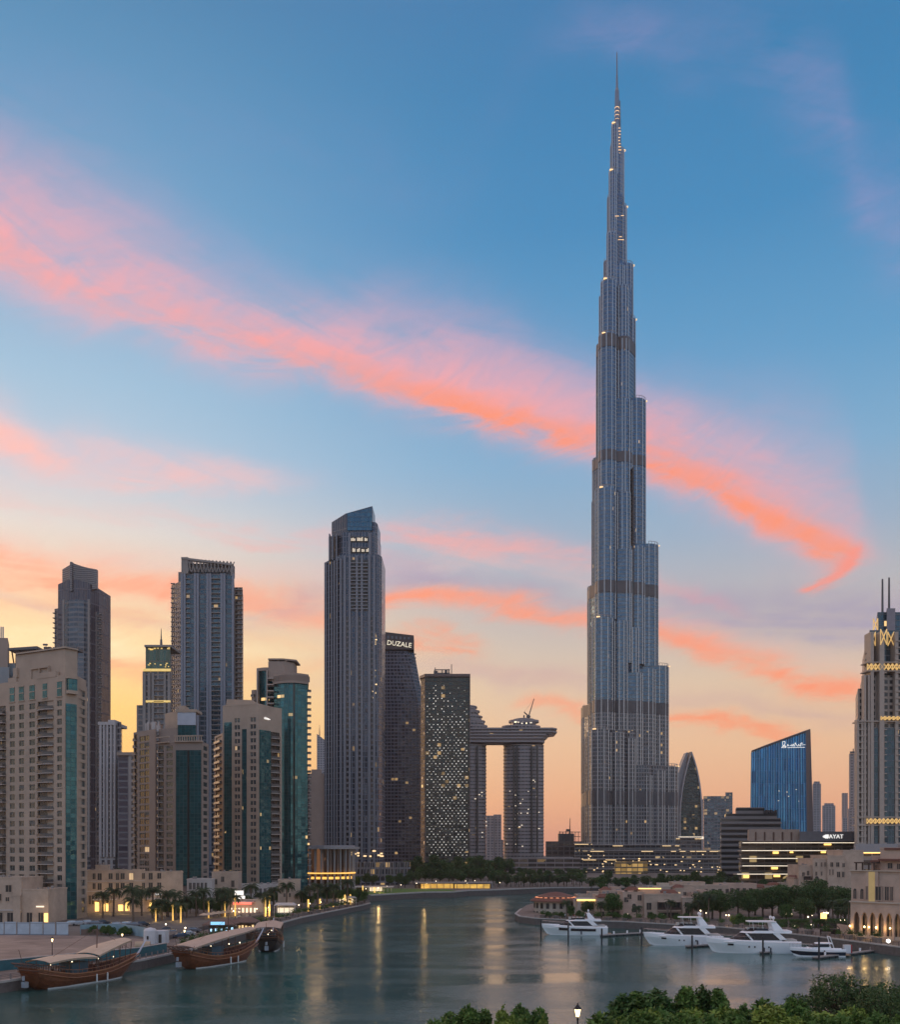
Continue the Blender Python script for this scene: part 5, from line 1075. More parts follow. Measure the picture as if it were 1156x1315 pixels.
def t_podium():
    D = 930; t = thing('podium_building', 'low glazed terraces with warm strip lights around the foot of the tallest tower', 'podium', (*P2(800,D), LZ))
    F = fac('podium_glass', 5, 3.6, .10, .35, (.03,.035,.045), (.07,.075,.085), (.17,.155,.15), lit=.015, ls=.5, lc=(1,.7,.35), gm=.4, seed=151)
    rows = [(655,735,1101,-10,30),(655,960,1116,-22,12),(735,955,1103,0,40),(748,930,1092,8,40),(756,872,1085,14,30),(738,760,1083,10,12),(868,900,1076,20,20)]
    led = MB(); lt = MB()
    for x0, x1, y, d, dep in rows:
        slab_tower(t, 'terrace', rect(x0,x1,D+d,dep), LZ, pz(y,D+d), F, STONEG)
        led.box(px(x0-1,D+d),px(x1+1,D+d),D+d-2,D+d+.2,pz(y,D+d),pz(y,D+d)+.9)
        if d >= 0:
            x = x0
            while x < x1:
                L_ = R.uniform(4,18)
                if R.random() < .5: lt.box(px(x,D+d),px(min(x+L_,x1),D+d),D+d-2.3,D+d-1.8,pz(y+1.2,D+d),pz(y+.5,D+d))
                x += L_+R.uniform(1,6)
    rel(led, 'ledge', mat('podium_ledge', (.33,.30,.29), .6, var=.1), t); rel(lt, 'strip_light', GLOWW, t)
    b = MB(); lights(b, 60, 745, 955, D-23, 1097, 1122, .8); rel(b, 'window_lights', GLOWW, t)
    b = MB(); b.prism(rect(655,745,D-60,20), LZ, pz(1101,D-60)); rel(b, 'front_hall', fac('hall_glass', 8, 4, .06, .35, (.05,.045,.04), (.10,.08,.07), (.26,.22,.21), lit=.06, ls=.3, gm=.2, seed=152), t)
    t = thing('entrance_pavilion', 'golden lit glass entrance pavilion at the foot of the tallest tower', 'pavilion', (*P2(808,D-60), LZ))
    b = MB(); b.prism(rect(790,832,D-60,18), LZ, pz(1106,D-60)); rel(b, 'hall', fac('gold_hall', 5, 4, .12, .3, (.10,.07,.03), (.22,.15,.06), (.2,.15,.1), lit=1.0, ls=.35, lc=(1,.6,.18), gm=.1, seed=153), t)
    b = MB()
    for y in (1124,1130): b.box(px(786,D-62),px(836,D-62),D-63,D-60,pz(y+.8,D-60),pz(y,D-60))
    rel(b, 'light_band', GLOWY, t)
    D = 1000; t = thing('building_shell', 'dark unfinished block with bare steel roof frames, left of the tallest tower', 'building', (*P2(725,D), LZ))
    slab_tower(t, 'body', rect(701,748,D,26), LZ, pz(1080,D), fac('shell_grid', 6, 4.5, .2, .3, (.03,.025,.025), (.07,.06,.06), (.12,.10,.095), lit=.006, gm=.1, seed=154), STONEG)
    b = MB()
    for x in range(719,747,4):
        b.tube((*P2(x,D+2),pz(1080,D)),(*P2(x,D+2),pz(1066+R.random()*3,D)),.35,n=4)
    for y in (1074,1068): b.box(px(718,D),px(746,D),D+1.5,D+2.5,pz(y,D)-.4,pz(y,D)+.3)
    b.box(px(718,D),px(738,D),D+2.6,D+10,pz(1080,D),pz(1070,D)); rel(b, 'steel_frame', M_DKSTEEL, t)
    c = thing('tower_crane', 'thin crane with a leaning jib above the dark unfinished block', 'crane', (*P2(732,D+14), pz(1080,D)))
    b = MB(); X, Y = P2(732,D+14); b.tube((X,Y,pz(1081,D)),(X,Y,pz(1064,D)),.8,n=4); b.tube((X,Y,pz(1066,D)),(px(734.5,D),Y,pz(1050,D)),.5,.3,n=4); b.box(X-4,X,Y-1,Y+1,pz(1067,D),pz(1064,D)); rel(b, 'jib', M_DKSTEEL, c)
t_podium()
# ------------------------------------------------------------------ trees
BARK = mat('tree_bark', (.10,.075,.055), .9, var=.3, scale=3)
def leaf_mat(name, c):
    return mat(name, c, .6, var=.45, scale=1.1, spec=.25)
LEAF_A = leaf_mat('leaf_dark_green', (.055,.095,.028)); LEAF_B = leaf_mat('leaf_mid_green', (.06,.115,.028)); LEAF_C = leaf_mat('leaf_lime_green', (.18,.24,.04))
PALMG = leaf_mat('palm_green', (.045,.07,.03)); LEAF_F = leaf_mat('leaf_fresh_green', (.10,.17,.035))
def leafquad(b, c, s, rr):
    n = Vector((rr.gauss(0,1), rr.gauss(0,1), rr.gauss(0,1)+.5)).normalized(); t = n.orthogonal().normalized(); t.rotate(Matrix.Rotation(rr.uniform(0,6.3), 3, n)); u = n.cross(t)
    c = Vector(c); l, w = s*rr.uniform(.7,1.3), s*rr.uniform(.3,.5)
    b.face([c-t*l, c-u*w+t*l*.1, c+t*l, c+u*w+t*l*.1], 0, [(0,0)]*4)
def broad_tree(name, h, r, leaf, n, s, seed, shape='round', trunk=.35, lobes=16, label='tree', lm2=None):
    rr = random.Random(seed); t = thing(name, label, 'tree', (0,0,-500)); th = h*trunk
    tb = MB(); tb.tube((0,0,0), (rr.uniform(-.2,.2),0,th), r*.075, r*.05, 7)
    cb = MB(); L_ = []
    for i in range(lobes):
        if shape == 'round':
            a = rr.uniform(0, 2*pi); q = sqrt(rr.random())*r*.72; z = th+(h-th)*rr.uniform(.12,.86); k = sin(pi*min(1, max(.12,(z-th*.8)/(h-th*.7)))); q *= max(.35, k)
            lr = r*rr.uniform(.26,.42)
        elif shape == 'flat':
            a = rr.uniform(0, 2*pi); q = sqrt(rr.random())*r*.9; z = h*(.42+.50*sqrt(max(0,1-(q/r)**2))*rr.uniform(.45,1.05)); lr = r*rr.uniform(.13,.24)
        elif shape == 'cone':
            f = (i+.5)/lobes; a = rr.uniform(0, 2*pi); z = h*(.12+.84*f); q = r*(1-f**1.5)*.75*rr.uniform(.3,1.2); lr = r*(.20+.22*(1-f))*rr.uniform(.7,1.2)
        else:  # 'shoots'
            a = rr.uniform(0, 2*pi); q = sqrt(rr.random())*r*.8; z = h*rr.uniform(.45,.8); lr = r*rr.uniform(.18,.32)
        L_.append((q*cos(a), q*sin(a), z, lr))
    for (x, y, z, lr) in L_:
        tb.tube((0,0,th*rr.uniform(.7,1)), (x*.8,y*.8,z-lr*.3), r*.03, r*.01, 5)
        m_ = int(n/lobes*(lr/(r*.32))**1.6)+8
        for _ in range(m_):
            d = Vector((rr.gauss(0,1), rr.gauss(0,1), rr.gauss(0,1))).normalized()*lr*rr.uniform(.35,1.05)**.6
            d.z *= (.55 if shape == 'flat' else 1.25 if shape == 'cone' else .85)
            leafquad(cb, (x+d.x, y+d.y, z+d.z), s, rr)
        if shape in ('shoots', 'cone') and rr.random() < .8:
            hh = lr*rr.uniform(.6, 1.3)
            for k in range(26 if shape == 'shoots' else 16):
                f = k/26; leafquad(cb, (x+rr.gauss(0,.1)*lr+.2*lr*f, y+rr.gauss(0,.1)*lr, z+lr*.6+hh*f), s*(1.1-.5*f), rr)
    tb.build('trunk', BARK, t); c = cb.build('crown', leaf, t); return t
def palm_tree(h, fr_n, seed, lit=False, label='palm'):
    rr = random.Random(seed); t = thing('palm_tree', label, 'palm tree', (0,0,-500)); b = MB()
    k = 7
    for i in range(k): b.tube((0.1*i/k,0,h*i/k),(.1*(i+1)/k,0,h*(i+1)/k), .30-.012*i, .26-.012*i, 7)
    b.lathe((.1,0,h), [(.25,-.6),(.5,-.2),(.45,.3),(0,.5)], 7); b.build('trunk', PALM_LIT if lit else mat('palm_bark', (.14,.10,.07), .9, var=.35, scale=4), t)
    c = MB()
    for i in range(fr_n):
        a = 2*pi*i/fr_n*2.4+rr.uniform(-.2,.2); el = rr.uniform(-.25,1.25); L_ = rr.uniform(2.7,3.6); pts = []
        x = z = 0; e = el
        for k in range(9): pts.append((x, z)); x += L_/8*cos(e); z += L_/8*sin(e); e -= .23+.05*rr.random()
        ca, sa = cos(a), sin(a)
        for k in range(1, 9):
            (x0, z0), (x1, z1) = pts[k-1], pts[k]; w = .55*sin(pi*(.15+.8*k/9.0))
            for sd in (-1, 1):
                for j in range(2):
                    f = j*.5; xa = x0+(x1-x0)*f; za = z0+(z1-z0)*f; xb = xa+(x1-x0)*.34; zb = za+(z1-z0)*.34; tx = xb+.22
                    P = lambda q, y, zz: (.1+q*ca-y*sa, q*sa+y*ca, h+.2+zz)
                    c.face([P(xa,0,za), P(xb,0,zb), P(tx,sd*w,zb-.32*w-.1), P(tx-.12,sd*w,zb-.32*w-.12)], 0, [(0,0)]*4)
    c.build('crown', PALMG, t); return t
PALM_LIT = mat('palm_bark_painted_glow', (.3,.2,.1), .8, var=0, emit=(1,.58,.12), estr=.9)  # warm uplight painted onto the trunk as an even bark glow
TREES = {}
def protos():
    TREES['far'] = [broad_tree('tree', 9, 5.0, LEAF_A, 1500, .40, 1), broad_tree('tree', 8, 4.4, LEAF_B, 1400, .40, 2), broad_tree('tree', 10, 4.6, LEAF_A, 1500, .42, 3, lobes=22)]
    TREES['mid'] = [broad_tree('tree', 7.5, 4.2, LEAF_A, 3200, .26, 4, lobes=20), broad_tree('tree', 6.5, 3.6, LEAF_B, 3000, .25, 5, lobes=18), broad_tree('shrub', 3.0, 2.4, LEAF_B, 1500, .22, 6, trunk=.1, lobes=12)]
    TREES['palm'] = [palm_tree(6.0, 38, 1), palm_tree(7.0, 36, 2), palm_tree(4.8, 38, 3)]
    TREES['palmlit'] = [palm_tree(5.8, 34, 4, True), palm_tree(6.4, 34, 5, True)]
    TREES['cone'] = [broad_tree('tree', 9, 2.8, LEAF_F, 7500, .26, 7, 'cone', lobes=34), broad_tree('tree', 9, 3.2, LEAF_B, 8500, .26, 8, 'cone', lobes=38)]
    TREES['shoot'] = [broad_tree('tree', 10, 3.4, LEAF_F, 6500, .30, 9, 'shoots', lobes=20), broad_tree('tree', 10, 3.0, LEAF_C, 6000, .30, 10, 'shoots', lobes=16)]
    TREES['flat'] = [broad_tree('tree', 13, 7.5, LEAF_A, 24000, .22, 11, 'flat', lobes=110, trunk=.35)]
    TREES['limed'] = [broad_tree('tree', 10, 3.6, LEAF_C, 8000, .28, 12, 'round', lobes=20)]
protos()
USED = set()
def plant(kind, i, x, D, label, z=LZ, sc_=1.0, group=None, X=None):
    p = TREES[kind][i % len(TREES[kind])]; loc = (px(x, D) if X is None else X, D, z)
    r = dup(p, loc, R.uniform(0, 6.28), label, sc_*R.uniform(.94,1.06) if kind not in ('flat',) else sc_)
    if group: r['group'] = group
    return r
# ------------------------------------------------------------------ lamps
LAMPG = mat('lamp_glass', (1,.85,.6), .4, var=0, emit=(1,.72,.34), estr=4.5); LAMPG2 = mat('globe_glass', (1,.95,.85), .4, var=0, emit=(1,.80,.52), estr=4)
IRON = mat('black_iron', (.03,.03,.032), .5, .5, var=.1)
def lantern_proto():
    t = thing('street_lamp', 'lamp', 'street lamp', (0,0,-500))
    b = MB(); b.lathe((0,0,0), [(.22,0),(.2,.25),(.09,.5),(.065,3.6),(.10,3.7),(.05,3.9)], 8); b.build('post', IRON, t)
    b = MB(); b.prism([(.13*cos(a),.13*sin(a)) for a in [pi/4+pi/2*i for i in range(4)]], 3.9, 4.55, 0, top_poly=[(.27*cos(a),.27*sin(a)) for a in [pi/4+pi/2*i for i in range(4)]]); g = b.build('lantern_glass', LAMPG, t)
    b = MB(); b.lathe((0,0,4.55), [(.36,0),(.30,.08),(.10,.32),(.05,.36),(.05,.48),(0,.52)], 8)
    for i in range(4): a = pi/4+pi/2*i; b.tube((.135*cos(a),.135*sin(a),3.88),(.285*cos(a),.285*sin(a),4.56),.022,n=4)
    b.build('cap', IRON, t); return t
def multi_proto(n=3):
    t = thing('street_lamp', 'lamp', 'street lamp', (0,0,-500)); b = MB(); b.lathe((0,0,0), [(.22,0),(.2,.3),(.08,.6),(.07,3.9),(.11,4.0),(0,4.3)], 8)
    gl = []
    for i in range(n):
        a = 2*pi*i/n+.3; x, y = .75*cos(a), .75*sin(a); b.tube((0,0,3.8),(x,y,3.95),.04,n=4); b.tube((x,y,3.95),(x,y,4.15),.03,n=4); gl.append((x,y))
    b.build('post', mat('cream_post', (.35,.3,.24), .6, var=.1), t)
    for x, y in gl: g = MB(); g.lathe((x,y,4.35), [(0,-.26),(.18,-.18),(.26,0),(.18,.18),(0,.26)], 8); g.build('globe', LAMPG2, t)
    return t
def globe_proto():
    t = thing('street_lamp', 'lamp', 'street lamp', (0,0,-500)); b = MB(); b.lathe((0,0,0), [(.16,0),(.14,.2),(.05,.4),(.045,3.0)], 6); b.build('post', IRON, t)
    g = MB(); g.lathe((0,0,3.2), [(0,-.25),(.17,-.17),(.25,0),(.17,.17),(0,.25)], 8); g.build('globe', LAMPG2, t); return t
def bollard_proto():
    t = thing('light_bollard', 'bollard', 'bollard', (0,0,-500)); b = MB(); b.lathe((0,0,0), [(.1,0),(.08,.9)], 6); b.build('post', IRON, t)
    g = MB(); g.lathe((0,0,1.0), [(0,-.12),(.14,0),(0,.12)], 6); g.build('globe', LAMPG2, t); return t
LP = {'lantern': lantern_proto(), 'multi': multi_proto(), 'globe': globe_proto(), 'bollard': bollard_proto()}
def lamp(kind, X, D, z, label, s=1.0, group=None):
    r = dup(LP[kind], (X, D, z), R.uniform(0,1.5), label, s)
    if group: r['group'] = group
    return r
def glow(X, D, z, e, col=(1,.62,.22), r=.6):
    l = bpy.data.lights.new('lamp_light', 'POINT'); l.energy = e; l.color = col; l.shadow_soft_size = r; l.specular_factor = .12
    o = bpy.data.objects.new('lamp_light', l); C.objects.link(o); o.location = (X, D, z); return o

# ------------------------------------------------------------------ people (tiny at this distance)
def person_proto(seed, c1, c2, pose=0):
    """one continuous skinned body"""
    rr = random.Random(seed)
    J = [(0,0,.95,.15),(0,0,1.15,.14),(0,0,1.38,.16),(0,0,1.5,.06),(0,-.01,1.6,.095),(0,0,1.72,.085)]
    vs = [(x,y,z) for x,y,z,_ in J]; rd = [r for *_, r in J]; ed = [(i,i+1) for i in range(5)]
    def chain(root, pts):
        p = root
        for x,y,z,r in pts: vs.append((x,y,z)); rd.append(r); ed.append((p, len(vs)-1)); p = len(vs)-1
    st = .12*pose
    for s_ in (-1,1):
        chain(0, [(.1*s_,0,.88,.095),(.11*s_,-st*s_,.5,.065),(.11*s_,-st*s_*1.4,.10,.05),(.12*s_,-st*s_*1.4-.12,.04,.045)])
        chain(2, [(.19*s_,0,1.4,.06),(.24*s_,.03*s_*pose,1.12,.045),(.25*s_,-.1,.88,.035),(.25*s_,-.12,.80,.035)])
    me = bpy.data.meshes.new('person'); me.from_pydata(vs, ed, []); o = bpy.data.objects.new('person', me); C.objects.link(o)
    md = o.modifiers.new('skin', 'SKIN'); ss = me.skin_vertices[0].data
    for i, r in enumerate(rd): ss[i].radius = (r, r*.8)
    ss[0].use_root = True; o.modifiers.new('sub', 'SUBSURF').levels = 1
    dg = bpy.context.evaluated_depsgraph_get(); m2 = bpy.data.meshes.new_from_object(o.evaluated_get(dg)); C.objects.unlink(o); bpy.data.objects.remove(o)
    sk = mat('skin_tone', (.30,.18,.12), .6, var=0); m2.materials.clear()
    for m_ in (mat('shirt_%d' % seed, c1, .9, var=0), mat('trousers_%d' % seed, c2, .9, var=0), sk, mat('dark_hair', (.02,.015,.01), .7, var=0)): m2.materials.append(m_)
    for p in m2.polygons:
        z = p.center.z; x = abs(p.center.x); p.material_index = 3 if z > 1.68 else 2 if z > 1.46 or (x > .2 and z < 1.05) else 0 if z > .93 else 1; p.use_smooth = True
    n = bpy.data.objects.new('person', m2); C.objects.link(n); n.location = (0,0,-500); return tag(n, 'person', 'person')
PEOPLE = [person_proto(1,(.5,.5,.5),(.05,.06,.1),1), person_proto(2,(.05,.05,.07),(.08,.07,.06),0), person_proto(3,(.3,.08,.06),(.04,.04,.05),1)]
def person(i, X, D, z, label, group=None):
    o = PEOPLE[i % 3].copy(); C.objects.link(o); o.location = (X, D, z); o.rotation_euler = (0,0,R.uniform(0,6.28)); o['label'] = label
    if group: o['group'] = group
    return o
# ------------------------------------------------------------------ wooden dhows
def plank_mat(name, c):
    M = bpy.data.materials.new(name); M.use_nodes = True; nt = M.node_tree; N = nt.nodes; L = nt.links; b = N['Principled BSDF']
    tc = N.new('ShaderNodeTexCoord'); w = N.new('ShaderNodeTexWave'); w.wave_type = 'BANDS'; w.bands_direction = 'Z'; w.inputs['Scale'].default_value = 1.6; w.inputs['Distortion'].default_value = .6; w.inputs['Detail'].default_value = 2
    n = N.new('ShaderNodeTexNoise'); n.inputs['Scale'].default_value = 1.4; n.inputs['Detail'].default_value = 6; L.new(tc.outputs['Object'], n.inputs['Vector']); L.new(tc.outputs['Object'], w.inputs['Vector'])
    r = N.new('ShaderNodeValToRGB'); r.color_ramp.elements[0].position = .3; r.color_ramp.elements[0].color = (c[0]*.55, c[1]*.5, c[2]*.5, 1); r.color_ramp.elements[1].position = .75; r.color_ramp.elements[1].color = (c[0]*1.25, c[1]*1.2, c[2]*1.1, 1)
    mx = N.new('ShaderNodeMath'); mx.operation = 'MULTIPLY_ADD'; L.new(w.outputs[1], mx.inputs[0]); mx.inputs[1].default_value = .25; L.new(n.outputs[0], mx.inputs[2]); L.new(mx.outputs[0], r.inputs[0])
    L.new(r.outputs[0], b.inputs['Base Color']); b.inputs['Roughness'].default_value = .38
    bp = N.new('ShaderNodeBump'); bp.inputs['Distance'].default_value = .03; L.new(w.outputs[1], bp.inputs['Height']); L.new(bp.outputs[0], b.inputs['Normal']); return M
HULLW = plank_mat('varnished_red_wood', (.17,.052,.02)); DARKW = plank_mat('dark_wood', (.10,.045,.025)); HULLB = plank_mat('black_brown_wood', (.035,.022,.018))
CANVAS = mat('cream_canvas', (.56,.42,.30), .85, var=.12, scale=.8, bump=.02); WHITEB = mat('white_boot_stripe', (.6,.57,.54), .6, var=.1)
def loft(b, secs, mi=0, close=False):
    for s0, s1 in zip(secs, secs[1:]):
        n = len(s0)
        for j in range(n-(0 if close else 1)):
            k = (j+1) % n; q = [s0[j], s1[j], s1[k], s0[k]]; b.face(q, mi if not callable(mi) else mi(j), [(0,0)]*4)
def dhow(label, stern, bow, hull_m, canvas_m, seed, L_=24.0, B=3.2, canopy=((-.44,3.9),(.02,3.9),(.03,4.1),(.42,5.7)), split=True, group='wooden dhows moored at the left quay'):
    rr = random.Random(seed); X, Y = (stern[0]+bow[0])/2, (stern[1]+bow[1])/2
    t = thing('dhow', label, 'dhow', (X, Y, 0), atan2(bow[1]-stern[1], bow[0]-stern[0]), group)
    n = 22; P = []; hb = lambda f: B*max(0, min(1, (1-max(0,(f-.52)/.5)**2.2)))*(.80+.20*min(1, f/.25))
    sheer = lambda f: 1.75+1.5*max(0,(f-.45)/.55)**2+1.35*max(0,(.35-f)/.35)**1.6
    secs = []; stripe = []; rail = []
    for i in range(n+1):
        f = i/n; x = -L_/2+L_*f; h = sheer(f); w = max(.06, hb(f)); fk = max(0, (f-.80)/.2); tr = max(0, (.14-f)/.14)
        kz = -.9+3.4*fk**1.4+1.1*tr**1.5
        prof = []
        for q in (0, .16, .38, .62, .84, 1.0):
            zz = kz+(h-kz)*q; ww = w*(1-(1-q)**2.6)**.72*(.9+.1*q) if q else .03
            prof.append((ww, zz))
        xo = [1.6*fk*q - 1.3*tr*(q-.5) for q in (0,.16,.38,.62,.84,1.0)]
        secs.append([(x+xo[5-j], -p[0], p[1]) for j, p in enumerate(prof[::-1])]+[(x+xo[j], p[0], p[1]) for j, p in enumerate(prof)][1:])
        rail.append((x+xo[5], w, h))
    b = MB(); loft(b, secs, 0); b.face(secs[0][::-1], 0, [(0,0)]*len(secs[0]))
    for a, c in zip(rail, rail[1:]): b.face([(a[0],-a[1]+.05,a[2]-.75),(c[0],-c[1]+.05,c[2]-.75),(c[0],c[1]-.05,c[2]-.75),(a[0],a[1]-.05,a[2]-.75)], 0, [(0,0)]*4)
    hull = b.build('hull', hull_m, t)
    s = MB()
    for a, c in zip(rail, rail[1:]):
        for sd in (-1,1):
            s.tube((a[0],sd*a[1],a[2]),(c[0],sd*c[1],c[2]),.11,n=5); s.tube((a[0],sd*(a[1]+.02),a[2]-.55),(c[0],sd*(c[1]+.02),c[2]-.55),.07,n=4)
    s.build('rub_rail', mat('rail_wood', (.30,.13,.06), .45, var=.2, scale=2), hull)
    s = MB(); wl = []
    for i in range(2, n-1):
        sec = secs[i]; 
        for sd in (0,):
            pts = [p for p in sec if p[1] <= 0]; 
            for p0, p1 in zip(pts, pts[1:]):
                if (p0[2]-.12)*(p1[2]-.12) <= 0 and p0[2] != p1[2]: f = (p0[2]-.12)/(p0[2]-p1[2]); wl.append((p0[0]+(p1[0]-p0[0])*f, p0[1]+(p1[1]-p0[1])*f)); break
    for a, c in zip(wl, wl[1:]):
        for sd in (1,-1): s.face([(a[0],sd*(a[1]-.04),-.05),(c[0],sd*(c[1]-.04),-.05),(c[0],sd*(c[1]-.07),.22),(a[0],sd*(a[1]-.07),.22)], 0, [(0,0)]*4)
    s.build('waterline_stripe', WHITEB, hull)
    # prow and stern ornament
    x1 = L_/2+1.6
    s = MB(); s.hexa([(x1-1.0,-.12,2.6),(x1-.1,-.12,2.9),(x1-.1,.12,2.9),(x1-1.0,.12,2.6),(x1+1.6,-.10,4.6),(x1+2.2,-.10,5.3),(x1+2.2,.10,5.3),(x1+1.6,.10,4.6)]); s.build('prow_board', mat('pale_prow', (.55,.56,.62), .4, var=.05), t)
    s = MB(); xs = -L_/2-1.6
    for k in range(5):
        y = -B*.75+k*B*.375; s.tube((-L_/2+.6,y,sheer(0)-.3),(xs-.3,y*1.1,sheer(0)+.7),.07,n=4)
    for z, xx in ((sheer(0)+.2,xs+.4),(sheer(0)+.7,xs-.3),(sheer(0)-.3,xs+1.0)): s.tube((xx,-B*.85,z),(xx,B*.85,z),.08,n=4)
    for sd in (-1,1):
        for k in range(9): x = -L_/2+.4+k*.55; s.tube((x,sd*B*.85,sheer(.02)-.2-.1*k),(x-.15,sd*B*.92,sheer(0)+.75-.1*k),.05,n=4)
        s.tube((xs,sd*B*.9,sheer(0)+.7),(-L_/2+5.0,sd*B*.97,sheer(.2)+.9),.07,n=4)
    s.tube((xs+.2,0,sheer(0)),(xs-.9,0,sheer(0)+2.7),.05,n=4); s.build('stern_gallery', DARKW, t)
    # canopy
    s = MB(); m_ = 10; edges = []
    segs = [(canopy[0], canopy[1]), (canopy[2], canopy[3])] if split else [(canopy[0], canopy[3])]
    for (f0, z0), (f1, z1) in segs:
        c_s = []
        for i in range(m_+1):
            f = i/m_; x = L_*(f0+(f1-f0)*f); z = z0+(z1-z0)*f+.25*sin(pi*f); w = B*.98*(1 if x < L_*.2 else 1-.45*((x-L_*.2)/(L_*.25)))
            c_s.append([(x,-w,z-.28),(x,-w,z-.1),(x,-w*.55,z+.12),(x,0,z+.2),(x,w*.55,z+.12),(x,w,z-.1),(x,w,z-.28)])
            if i % 2 == 0: edges.append((x, w, z-.2))
        loft(s, [p[::-1] for p in c_s], 0); loft(s, [[(a, q, r-.06) for a, q, r in p] for p in c_s], 0)
    s.build('canopy', canvas_m, t, smooth=False)
    for x, w, z in edges:
        for sd in (-1,1):
            q = MB(); f = x/L_+.5; q.tube((x,sd*min(w,hb(f)*.95),sheer(min(1,max(0,f)))-.7),(x,sd*w*.97,z),.07,n=5); q.build('canopy_post', DARKW, t)
    s = MB(); s.box(-L_*.18,-L_*.02,-1.5,1.5,1.2,3.1,0); s.box(-L_*.19,-L_*.01,-1.6,1.6,3.1,3.2,0); s.build('cabin', mat('cabin_blue_grey', (.05,.10,.13), .5, var=.2), t)
    s = MB()
    for k in range(12):
        x = -L_*.38+k*L_*.062; 
        if -L_*.20 < x < 0: continue
        for sd in (-1,1): s.box(x,x+.5,sd*1.4-.45,sd*1.4+.45,1.1,1.95,0); s.box(x,x+.1,sd*1.4-.45,sd*1.4+.45,1.95,2.35,0)
    s.build('seating', mat('seat_red_brown', (.16,.06,.045), .8, var=.3, scale=2), t)
    s = MB(); 
    for i in range(2, n-3):
        a, c = rail[i], rail[i+1]
        for sd in (-1,1): s.tube((a[0],sd*a[1]*.97,a[2]+.55),(c[0],sd*c[1]*.97,c[2]+.55),.04,n=4); s.tube((a[0],sd*a[1],a[2]),(a[0],sd*a[1]*.97,a[2]+.55),.035,n=4)
    s.build('handrail', mat('rail_wood', (.3,.13,.06)), t)
    for k in (.50,.61): 
        x = -L_/2+L_*k; f = MB(); w = hb(k); f.lathe((x,-w-.08,.15), [(0,0),(.14,.06),(.14,1.15),(0,1.25)], 8); f.build('fender', mat('fender_white', (.7,.7,.68), .5, var=0), t)
    s = MB(); s.box(-L_/2-1.6,-L_/2-.8,-.45,.45,.5,1.3); s.tube((-L_/2-1.5,0,1.5),(-L_/2-1.5,0,2.1),.25,n=8); s.build('engine_box', mat('grey_engine', (.32,.34,.37), .5, var=.1), t)
    s = MB(); s.tube((L_*.12,0,1.5),(L_*.13,0,8.2),.13,.07,6); s.tube((L_*.12,0,7.6),(L_/2+.6,0,3.6),.03,n=3); s.tube((L_*.12,0,7.6),(-L_*.3,0,4.3),.03,n=3); s.build('mast', DARKW, t)
    s = MB(); rr2 = random.Random(seed+5)
    for k in range(9): x = rr2.uniform(-L_*.4,L_*.38); y = rr2.uniform(-1.8,1.8); s.box(x,x+rr2.uniform(.3,.9),y,y+rr2.uniform(.3,.7),1.1,1.1+rr2.uniform(.4,1.3))
    s.build('deck_gear', mat('deck_gear', (.20,.15,.12), .8, var=.5, scale=1.5), t)
    for k in (-.32,-.12,.14,.3): q = MB(); q.lathe((L_*k,0,3.2), [(0,-.14),(.13,0),(0,.14)], 6); q.build('deck_lamp', LAMPG2, t)
    t.scale = (1,1,1.28)
    return t
dhow('red brown dhow nearest the camera at lower left, cream canopy in two pieces', P2(44,173), P2(166,193), HULLW, CANVAS, 1)
dhow('red brown dhow with one long unbroken canopy, right of the nearest dhow', P2(238,203), P2(322,221), HULLW, mat('dusty_canvas', (.50,.37,.28), .85, var=.12, scale=.8), 2, L_=22, canopy=((-.5,3.7),(0,3.9),(0,3.9),(.46,5.6)), split=False)
dhow('black hulled dhow seen end on, behind the dhow with the unbroken canopy', P2(343,236), P2(350,254), HULLB, mat('dusty_canvas', (.5,.4,.35)), 3, L_=19, B=3.3, canopy=((-.48,4.6),(0,4.2),(0,4.2),(.42,4.9)), split=False)
# floating restaurants behind the dhows
def float_rest(label, x0, x1, D, blue):
    t = thing('floating_restaurant', label, 'restaurant boat', (*P2((x0+x1)/2, D), 0)); a, c = px(x0,D), px(x1,D)
    b = MB(); b.hexa([(a+.8,D,-.3),(c-.8,D,-.3),(c-.8,D+6,-.3),(a+.8,D+6,-.3),(a,D-.4,1.5),(c,D-.4,1.5),(c,D+6.4,1.5),(a,D+6.4,1.5)]); rel(b, 'hull', DARKW, t)
    b = MB(); b.box(a-.4,c+.4,D-.8,D+6.8,4.5,4.8); b.hexa([(a-.2,D-.6,4.8),(c+.2,D-.6,4.8),(c+.2,D+6.6,4.8),(a-.2,D+6.6,4.8),(a+1.5,D+1.5,5.9),(c-1.5,D+1.5,5.9),(c-1.5,D+4.5,5.9),(a+1.5,D+4.5,5.9)]); rel(b, 'roof', mat('shingle_brown', (.17,.10,.075), .8, var=.25, scale=2), t)
    b = MB(); k = a
    while k < c: b.tube((k,D-.3,1.5),(k,D-.3,4.5),.1,n=5); k += 1.7
    b.box(a,c,D-.35,D-.25,2.4,2.5); rel(b, 'posts', DARKW, t)
    b = MB(); b.box(a+.6,c-.6,D+2.5,D+5.5,1.5,4.4); rel(b, 'cabin', mat('cabin_dark', (.10,.07,.06), .7, var=.3, scale=1), t)
    b = MB()
    for k in range(5): xx = a+1+(c-a-2)*k/4; b.box(xx,xx+.5,D+2.2,D+2.5,2.6,3.3+R.random()*.5)
    rel(b, 'window_light', mat('blue_white_glow', (.5,.8,1), .5, var=0, emit=(.45,.75,1), estr=1.8) if blue else GLOWW, t)
    if blue: b = MB(); b.box(a+2,c-2,D-.9,D-.8,4.7,5.5); rel(b, 'blue_sign', mat('blue_sign_glow', (.3,.7,1), .5, var=0, emit=(.3,.65,.9), estr=.9), t)
    return t
float_rest('floating restaurant with a brown roof and a blue lit fascia, behind the long canopy dhow', 262, 299, 262, True)
